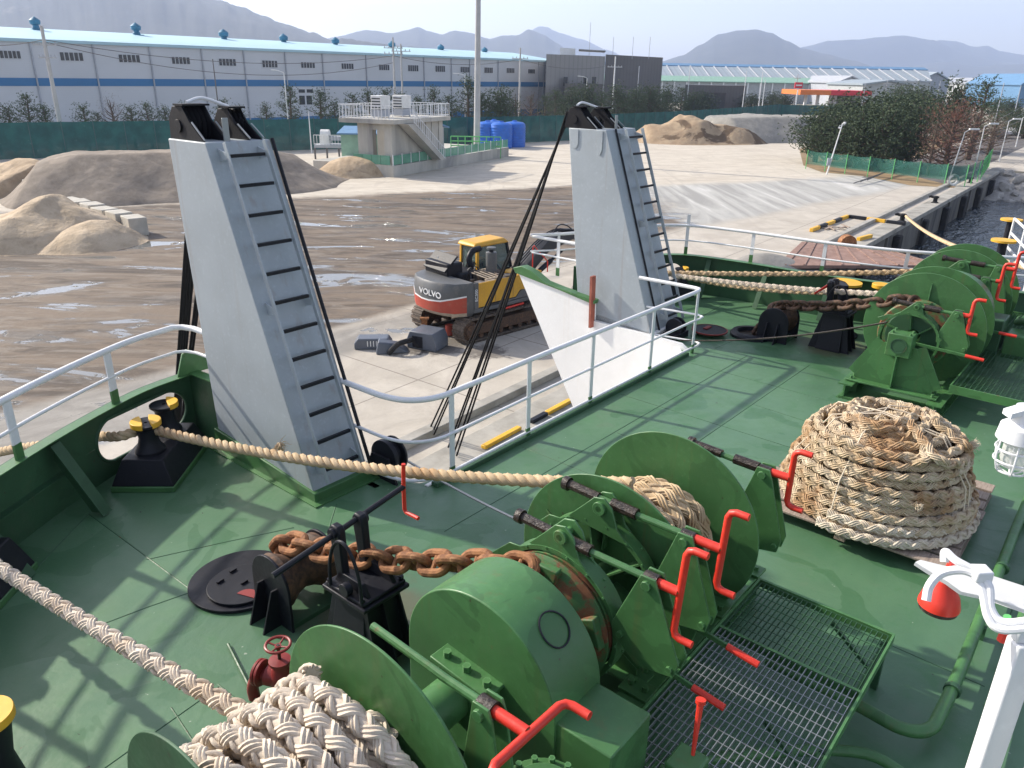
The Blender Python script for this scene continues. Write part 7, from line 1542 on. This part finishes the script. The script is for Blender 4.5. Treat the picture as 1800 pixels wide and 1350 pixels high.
# upper structure (x forward, rear is -x)
Zb, Zt = 1.0, 2.12
def cwp(z): return None
out = [(-1.75, -1.32), (-2.05, -1.30), (-2.45, -1.12), (-2.72, -.7), (-2.82, -.2), (-2.82, .2), (-2.72, .7), (-2.45, 1.12), (-2.05, 1.30), (-1.75, 1.32)]
def ring_(s, z): return [((-1.75 + (x + 1.75) * s), y * (1 - (1 - s) * .25), z) for x, y in out]
layers = [(.72, .92), (.88, 1.0), (.97, 1.12), (1.0, 1.34), (1.01, 1.75), (.97, 2.05), (.92, 2.12)]
mb = MB(); n = len(out); vs = []
for s, z in layers: vs += ring_(s, z)
fs = [(i * n + k, i * n + k + 1, (i + 1) * n + k + 1, (i + 1) * n + k) for i in range(len(layers) - 1) for k in range(n - 1)] + [(i * n + n - 1, i * n, (i + 1) * n, (i + 1) * n + n - 1) for i in range(len(layers) - 1)] + [tuple(range(n))[::-1], tuple(range((len(layers) - 1) * n, len(layers) * n))]
mb.add(vs, fs); cw = mb.build('counterweight', M['ex_g'], ex, smooth=50)
def skin(za, zb, sa, sb, mat, name, k0=1, k1=n - 2, o=.012, top=None):
    mb = MB(); A_ = [(x - o if x < -2 else x, y * 1.008, z) for x, y, z in ring_(sa, za)][k0:k1 + 1]; B_ = [(x - o if x < -2 else x, y * 1.008, z) for x, y, z in ring_(sb, zb)][k0:k1 + 1]
    if top: B_ = [(x, y, z + top(y)) for x, y, z in B_]; 
    A_ = [(x, y, z + (top(y) if top and name != 'red_band' else 0)) for x, y, z in A_]
    C_ = [(x + .01, y * .99, z) for x, y, z in A_]; D_ = [(x + .01, y * .99, z) for x, y, z in B_]; m_ = len(A_); mb.add(A_ + B_ + C_ + D_, [(i, i + 1, m_ + i + 1, m_ + i) for i in range(m_ - 1)] + [(m_ + i, m_ + i + 1, 3 * m_ + i + 1, 3 * m_ + i) for i in range(m_ - 1)] + [(i, i + 1, 2 * m_ + i + 1, 2 * m_ + i) for i in range(m_ - 1)]); return mb.build(name, mat, cw, smooth=50)
sw = lambda y: .17 * max(0, (abs(y) - .55)) ** 1.0 * 1.6 if abs(y) > .55 else 0
skin(1.10, 1.45, .975, 1.012, M['ex_r'], 'red_band', top=sw); skin(1.45, 1.50, 1.012, 1.014, M['white'], 'white_stripe', top=sw); skin(.96, 1.095, .85, .975, M['dirtypale'], 'muddy_underside')
tx = text('VOLVO', .29, M['white'], cw, (-2.852, -.30, 1.74), (R_(90), 0, R_(-90)), .012); tx.scale = (1.25, 1, 1)
MB().box(-1.74, 1.55, -1.30, 1.30, Zb, 1.16).build('main_frame', M['ex_g'], ex, bevel=.03)
MB().prism([(-1.30, 1.20), (-1.0, 1.20), (-1.0, 1.28), (.25, 1.28), (.45, 1.50), (1.55, 1.50), (1.55, 2.06), (-1.55, 2.06), (-1.55, 1.20)], 'y', -1.335, -1.28).build('side_panel', M['ex_y'], ex, bevel=.015)
MB().prism([(-1.30, 1.20), (1.5, 1.20), (1.5, 1.48), (.5, 1.48), (.27, 1.26), (-1.3, 1.18)], 'y', -1.33, -1.285).build('lower_sill', M['ex_g'], ex)
MB().box(-1.74, -1.55, -1.345, -1.27, 1.17, 2.1).build('grey_corner_panel', M['ex_g'], ex, bevel=.01); t2 = text('EC300', .16, M['white'], ex, (-1.65, -1.352, 1.66), (R_(90), R_(-90), 0), .004, 'side_lettering')
MB().box(-1.5, 1.5, 1.27, 1.33, 1.18, 1.95).build('side_panel', M['ex_y'], ex, bevel=.015)
for x in (-.75, .1, .85): MB().box(x - .006, x + .006, -1.342, -1.336, 1.24 if x < .3 else 1.52, 2.04).build('panel_seam', M['ex_g'], ex)
MB().box(-.2, -.16, -1.36, -1.34, 1.28, 1.42).build('panel_handle', M['black'], ex)
MB().box(.4, 1.55, -1.25, -.35, 1.5, 2.06).build('tool_box', M['ex_y'], ex, bevel=.04)
# exposed engine bay
MB().box(-1.6, .5, -1.2, .9, 1.18, 1.55).build('engine_tray', M['grease'], ex)
MB().box(-1.5, -.6, -.3, .9, 1.5, 2.2).build('engine_block', M['black'], ex, bevel=.06); rnd = random.Random(5); mb = MB()
for k in range(22): x, y = rnd.uniform(-1.5, .3), rnd.uniform(-1.1, .1); mb.box(x, x + rnd.uniform(.08, .3), y, y + rnd.uniform(.08, .3), 1.5, 1.75 + rnd.uniform(0, .45))
mb.build('engine_parts', M['track'], ex, bevel=.01); mb = MB()
for k in range(14): x, y = rnd.uniform(-1.5, .3), rnd.uniform(-1.1, .5); mb.tube(spline([(x, y, 1.7), (x + rnd.uniform(-.3, .3), y + .2, 2.15 + rnd.uniform(0, .2)), (x + rnd.uniform(-.5, .5), y + rnd.uniform(-.5, .5), 1.8)], 5), .025, 6)
mb.build('hoses', M['black'], ex); mb = MB()
for k in range(6): x = -1.0 + k * .18; mb.bar((x, -1.2, 2.12), (x, -.2, 2.18), .03, .03)
mb.bar((-1.1, -1.2, 2.1), (.1, -1.2, 2.1), .05, .05); mb.bar((-1.1, -.2, 2.16), (.1, -.2, 2.16), .05, .05); mb.build('loose_grille', M['dirtypale'], ex)
for i in range(3): MB().box(-1.3 + i * .5, -1.0 + i * .5, -1.15, -.8, 1.9, 2.0).build('bracket', M['dirtypale'], ex, bevel=.02)
hd_ = MB().hexa([(-2.0, -.1, 2.25), (-1.9, 1.25, 2.25), (-1.3, 1.25, 2.75), (-1.4, -.1, 2.75)], [(-2.05, -.1, 2.30), (-1.95, 1.25, 2.30), (-1.35, 1.25, 2.80), (-1.45, -.1, 2.80)]).build('open_hood', M['black'], ex, bevel=.02)
MB().box(-1.9, -1.2, -.1, 1.2, 2.1, 2.55).build('radiator', M['black'], ex, bevel=.05)
for y in (.1, .45, .8): MB().tube([(-1.85, y, 2.2), (-1.6, y, 2.62), (-1.2, y, 2.62)], .025, 6).build('hood_hose', M['steel'], ex)
MB().tube([(-.25, -.55, 2.0), (-.25, -.55, 2.85)], .20, 20).build('air_cleaner', M['ex_g'], ex, bevel=.01); MB().tube([(-.25, -.55, 2.85), (-.25, -.55, 2.95)], .08, 12).build('exhaust_neck', M['black'], ex); MB().lathe([(0, 0), (.17, .02), (.17, .08), (0, .12)], (-.25, -.55, 2.94), 'z', 20).build('rain_cap', M['ex_g'], ex)
MB().tube(spline([(-.55, .1, 2.0), (-.7, .15, 2.5), (-.5, .2, 2.78), (-.1, .25, 2.82)], 8), .11, 12).build('intake_duct', M['black'], ex)
# cab on the left (y > 0)
cabm = MB(); 
lo = [(-.15, .35, 1.16), (1.75, .35, 1.16), (1.75, 1.3, 1.16), (-.15, 1.3, 1.16)]; hi = [(-.1, .38, 2.85), (1.35, .38, 2.85), (1.35, 1.27, 2.85), (-.1, 1.27, 2.85)]
MB().hexa(lo, [(a + (c - a) * .42, b_ + (d - b_) * .42, 1.16 + 1.69 * .42) for (a, b_, _z), (c, d, _w) in zip(lo, hi)]).build('cab_lower', M['black'], ex, bevel=.03)
M['cabglass'] = None; m, t, b = nt('cab_glass'); b.inputs['Base Color'].default_value = (.10, .16, .15, 1); b.inputs['Roughness'].default_value = .06; b.inputs['Alpha'].default_value = .72; M['cabglass'] = m
mid = [(a + (c - a) * .42, b_ + (d - b_) * .42, 1.88) for (a, b_, _z), (c, d, _w) in zip(lo, hi)]
MB().hexa([(x * .99 + .005, y, z) for x, y, z in mid], hi).build('cab_glass', m, ex)
for k in range(4): MB().bar(mid[k], hi[k], .10, .10).build('cab_pillar', M['ex_y' if k in (0, 3) else 'black'], ex, bevel=.01)
MB().bar((.5, .36, 1.88), (.5, .38, 2.85), .06, .05).build('cab_pillar', M['black'], ex)
MB().hexa([(-.30, .28, 2.84), (1.50, .30, 2.84), (1.50, 1.36, 2.84), (-.30, 1.36, 2.84)], [(-.20, .36, 3.0), (1.30, .40, 3.03), (1.30, 1.28, 3.03), (-.20, 1.28, 3.0)]).build('cab_roof', M['ex_y'], ex, bevel=.07)
MB().box(.1, .6, .55, 1.1, 1.7, 2.3).build('seat', M['black'], ex, bevel=.06)
# hand rails in red
MB().tube([(1.2, -1.2, 2.06), (1.2, -1.2, 2.95), (1.25, -1.2, 2.98), (2.0, -1.2, 2.3), (2.0, -1.2, 1.9)], .022, 8).build('hand_rail', M['red'], ex); MB().tube([(-.4, -1.36, .95), (.6, -1.36, .98)], .04, 8).build('red_hose', M['red'], ex)
# boom, arm, bucket
M['boom'] = paint('dark_boom_paint', (.035, .035, .037), .35, 0, 0, .2, .25, dirt=.3, dirtcol=(.16, .14, .12))
bo = [(.9, 1.25), (1.6, 1.30), (3.0, 3.0), (4.4, 3.55), (6.1, 2.75), (7.0, 2.35), (7.1, 2.55), (6.3, 3.2), (4.7, 3.98), (3.9, 4.05), (3.0, 3.75), (1.4, 2.0)]
MB().prism([(x, (1.25 + (z - 1.25) * .62)) for x, z in bo], 'y', -.28, .28).build('boom', M['boom'], ex, bevel=.03)
for y in (-.42, .42): MB().tube([(1.6, y, 1.35), (3.0, y, 2.05)], .10, 12).tube([(3.0, y, 2.05), (3.6, y, 2.35)], .06, 12).build('boom_cylinder', M['black'], ex)
MB().tube([(3.9, 0, 3.05), (6.6, 0, 2.45)], .10, 12).build('arm_cylinder', M['black'], ex)
MB().prism([(6.4, 2.25), (7.1, 2.1), (7.2, 1.7), (6.4, .6), (6.0, .5), (6.5, 1.9)], 'y', -.2, .2).build('arm', M['boom'], ex, bevel=.03)
MB().prism([(6.3, .9), (6.9, .75), (6.8, .2), (6.1, 0), (5.3, .1), (5.4, .35), (5.9, .9)], 'y', -.6, .6).build('bucket', M['boom'], ex, bevel=.03)
for y in (-.12, 0, .12): MB().tube(spline([(1.2, y, 1.75), (2.6, y, 2.7), (3.6, y, 3.08), (4.6, y, 3.0)], 8), .025, 6).build('boom_hose', M['black'], ex)
MB().tube(spline([(3.3, -.15, 2.95), (3.7, -.1, 3.28), (4.3, 0, 3.2), (4.9, 0, 2.8)], 6), .025, 6).build('hose_loop', M['black'], ex)
# removed covers on the ground
def cover(px, py, L, W_, H, rz, label, slats=False):
    p = P(px, py); F = Frame(p.x, p.y, ZQ, rz); t = thing('machine_cover', label, 'cover', (0, 0, 0), F)
    MB().prism([(-L / 2, 0), (L / 2, 0), (L / 2, H * .55), (L / 2 - .12, H), (-L / 2 + .12, H), (-L / 2, H * .55)], 'y', -W_ / 2, W_ / 2).build('shell', M['covergrey'], t, bevel=.035)
    if slats:
        for k in range(7): x = -L * .15 + k * L * .08; MB().box(x, x + .03, -W_ / 2 - .012, -W_ / 2 - .002, H * .3, H * .8).build('slat', M['ac'], t)
    else: MB().box(-L * .3, L * .05, -W_ / 2 - .012, -W_ / 2 - .002, H * .1, H * .75).build('vent_panel', M['black'], t)
    return t
M['covergrey'] = paint('blue_grey_cover', (.095, .11, .14), .35, 0, 0, .12, .25, dirt=.15)
cover(752, 609, 1.15, .85, .62, R_(-25), 'boxy blue grey machine cover standing nearest the excavator'); cover(657, 610, 1.25, .55, .38, R_(5), 'long slatted blue grey machine cover, leftmost of those on the ground', True)
p = P(690, 618); F = Frame(p.x, p.y, ZQ, R_(20)); t = thing('machine_cover', 'twisted grey cover piece with black seals between the two others', 'cover', (0, 0, 0), F)
MB().hexa([(-.6, -.2, 0), (.5, -.3, 0), (.6, .3, 0), (-.5, .35, 0)], [(-.5, -.1, .42), (.1, -.15, .30), (.3, .2, .28), (-.4, .25, .45)]).build('shell', M['covergrey'], t, bevel=.05); MB().tube(spline([(-.2, -.3, .05), (.1, -.35, .35), (.5, -.15, .38), (.75, .1, .3), (.9, .0, .1)], 6), .09, 10).build('rubber_seal', M['rubber'], t)
p = P(747, 583); t = thing('jack_stand', 'small orange steel stand on the ground behind the excavator', 'stand', p, WORLD); MB().box(p.x - .10, p.x + .10, p.y - .08, p.y + .08, ZQ, ZQ + .5).build('column', M['rust'], t, bevel=.01); MB().box(p.x - .22, p.x + .22, p.y - .2, p.y + .2, ZQ, ZQ + .05).box(p.x - .16, p.x + .16, p.y - .1, p.y + .1, ZQ + .48, ZQ + .54).build('plates', M['rust'], t)
# ================================================================== FOREGROUND AT THE RIGHT EDGE
W_ = M['white']
def QP(px, py, d): return Q(px, py, d)
pb_ = QP(1786, 1170, 2.35); bx0, by0 = pb_.x, pb_.y
rl_ = thing('bridge_rail', 'white painted steel rail post of the bridge wing at the lower right corner', 'railing', (bx0, by0, pb_.z - 1.5), WORLD)
MB().box(bx0 - .028, bx0 + .030, by0 - .025, by0 + .025, pb_.z - 1.6, pb_.z + .075).build('post', W_, rl_, bevel=.006); MB().box(bx0 + .05, bx0 + .16, by0 - .10, by0 - .06, pb_.z - 1.6, pb_.z + .02).build('back_post', W_, rl_, bevel=.006)
MB().box(bx0 - .028, bx0 + 1.2, by0 - .012, by0 + .028, pb_.z + .075, pb_.z + .12).build('top_rail', W_, rl_, bevel=.006)
MB().box(bx0 + 1.15, bx0 + 1.2, by0 - .025, by0 + .025, pb_.z - 1.6, pb_.z + .075).build('end_post', W_, rl_, bevel=.006)
brk = thing('horn_bracket', 'white bracket arm with curved conduits carrying a red bell at the right edge', 'bracket', QP(1720, 1030, 2.3), WORLD)
out = [(1609, 988), (1618, 984), (1700, 1004), (1745, 1012), (1830, 1040), (1830, 1082), (1745, 1052), (1690, 1040), (1665, 1022), (1640, 1008)]
MB().hexa([QP(x, y, 2.30) for x, y in out], [QP(x, y, 2.30) + Vector((0, .004, -.012)) for x, y in out]).build('arm_plate', W_, brk)
def cond(pts, r=.011): return MB().tube(spline([QP(*p) for p in pts], 8), r, 10)
cond([(1628, 1056, 2.2), (1634, 1030, 2.2), (1655, 1008, 2.2), (1690, 1002, 2.2), (1715, 1012, 2.2), (1728, 1040, 2.2), (1738, 1085, 2.2), (1760, 1106, 2.2), (1820, 1103, 2.2)]).build('conduit', W_, brk)
cond([(1660, 988, 2.22), (1662, 970, 2.22), (1680, 985, 2.2), (1715, 1005, 2.2), (1738, 1030, 2.2), (1742, 1070, 2.2), (1765, 1094, 2.2), (1820, 1090, 2.2)], .010).build('conduit', W_, brk)
c = QP(1724, 1008, 2.2); MB().box(c.x - .02, c.x + .02, c.y - .02, c.y + .02, c.z - .015, c.z + .015).build('cable_tie', W_, brk, bevel=.004)
c = QP(1655, 1045, 2.42); bl_ = thing('alarm_bell', 'red alarm bell hanging under the white bracket', 'bell', c, WORLD)
MB().lathe([(0, .05), (.025, .05), (.032, .02), (.045, .0), (.052, -.028), (.052, -.034), (.04, -.036), (0, -.036)], c, 'z', 36).build('gong', M['red'], bl_); MB().lathe([(0, -.037), (.048, -.037), (.048, -.046), (0, -.046)], c, 'z', 36).build('base_ring', M['grease'], bl_); MB().cyl(c + Vector((0, 0, .05)), c + Vector((.01, -.0, .10)), .014, n=10).build('stem', M['red'], bl_)
c = QP(1772, 1100, 2.5); t = thing('hose_clip', 'small green and red fitting tied behind the white bracket', 'fitting', c, WORLD); MB().tube([c, c + Vector((-.01, 0, .03))], .010, 8).build('green_end', M['post_green'], t); MB().tube([c - Vector((.005, 0, .05)), c], .012, 8).build('red_end', M['red'], t)
# caged lamp
c = QP(1792, 772, 2.6); lp = thing('cage_lamp', 'white bulkhead lamp in a wire cage hanging at the right edge', 'lamp', c, WORLD); m, t, b = nt('lamp_glass'); b.inputs['Base Color'].default_value = (.75, .76, .74, 1); b.inputs['Roughness'].default_value = .1; b.inputs['Alpha'].default_value = .55
MB().lathe([(0, .10), (.03, .10), (.035, .055), (.055, .04), (.060, .0), (.045, -.01), (0, -.012)], c, 'z', 32).build('cap', W_, lp); MB().lathe([(0, -.012), (.034, -.014), (.036, -.06), (.028, -.085), (0, -.095)], c, 'z', 24).build('glass', m, lp); mb = MB()
for z, r in ((-.03, .052), (-.065, .050), (-.098, .036)): mb.tube([(c.x + r * math.cos(a), c.y + r * math.sin(a), c.z + z) for a in [2 * math.pi * k / 24 for k in range(24)]], .0032, 6, closed=True)
for k in range(6): a = math.pi / 3 * k; mb.tube(spline([(c.x + .05 * math.cos(a), c.y + .05 * math.sin(a), c.z), (c.x + .052 * math.cos(a), c.y + .052 * math.sin(a), c.z - .06), (c.x + .036 * math.cos(a), c.y + .036 * math.sin(a), c.z - .1), (c.x, c.y, c.z - .112)], 5), .003, 6)
mb.build('wire_cage', W_, lp); MB().hexa([c + Vector((-.055, -.02, .07)), c + Vector((.10, -.02, .12)), c + Vector((.10, .02, .12)), c + Vector((-.055, .02, .07))], [c + Vector((-.055, -.02, .085)), c + Vector((.10, -.02, .14)), c + Vector((.10, .02, .14)), c + Vector((-.055, .02, .085))]).build('hanger_plate', W_, lp)
MB().tube([c + Vector((.08, 0, .13)), c + Vector((.5, 0, .13)), c + Vector((.52, 0, .11)), c + Vector((.52, 0, -2.2))], .018, 8).build('stand_pipe', W_, lp)
# yellow cap at the left edge
c = P(-26, 1268, .6); t = thing('deck_roller', 'yellow rimmed roller just showing at the left edge', 'roller', c, WORLD); MB().lathe([(0, 0), (.17, 0), (.17, .05), (.165, .06), (0, .06)], c, 'z', 40).build('cap', M['yellow'], t); MB().lathe([(0, -.55), (.14, -.55), (.10, -.3), (.14, -.02), (0, -.02)], c, 'z', 32).build('roller', M['black'], t)
# far bow rail and yellow caps beyond the far windlass
for i, (px, py, l) in enumerate(((1778, 388, 'upper yellow topped roller beyond the far windlass at the right edge'), (1764, 425, 'lower yellow topped roller beyond the far windlass at the right edge'))):
    c = P(px, py, 1.0); t = thing('deck_roller', l, 'roller', (c.x, c.y, 0), WORLD); MB().lathe([(0, 0), (.27, 0), (.27, .05), (0, .05)], c, 'z', 32).build('cap', M['yellow'], t); MB().cyl((c.x, c.y, 0), c, .10, n=24).build('post', M['black'], t)
a = P(1768, 445, .6); b_ = P(1830, 520, .6); t = thing('guard_rail', 'short white guard rail at the far right edge beyond the windlass', 'railing', (a.x, a.y, .0), WORLD)
for z in (.75, 1.1, 1.45): MB().tube([Vector((a.x, a.y, z)), Vector((b_.x, b_.y, z))], .03, 8).build('bar', W_, t)
for f in (0, .33, .66, 1): p = a.lerp(b_, f); MB().tube([(p.x, p.y, 0), (p.x, p.y, 1.45)], .028, 8).build('post', W_, t)
# ================================================================== HAZE
m = bpy.data.materials.new('haze_air'); m.use_nodes = True; t = m.node_tree; t.nodes.remove(t.nodes['Principled BSDF']); pv = t.nodes.new('ShaderNodeVolumePrincipled'); pv.inputs['Color'].default_value = (.60, .72, .98, 1); pv.inputs['Density'].default_value = HAZE; pv.inputs['Anisotropy'].default_value = .3
t.links.new(pv.outputs[0], t.nodes['Material Output'].inputs['Volume'])
hb = MB().box(-7000, 7000, -200, 6800, -8, 480).build('haze', m, frame=WORLD, smooth=0); tag(hb, 'pale blue haze in the air', None, kind='stuff')
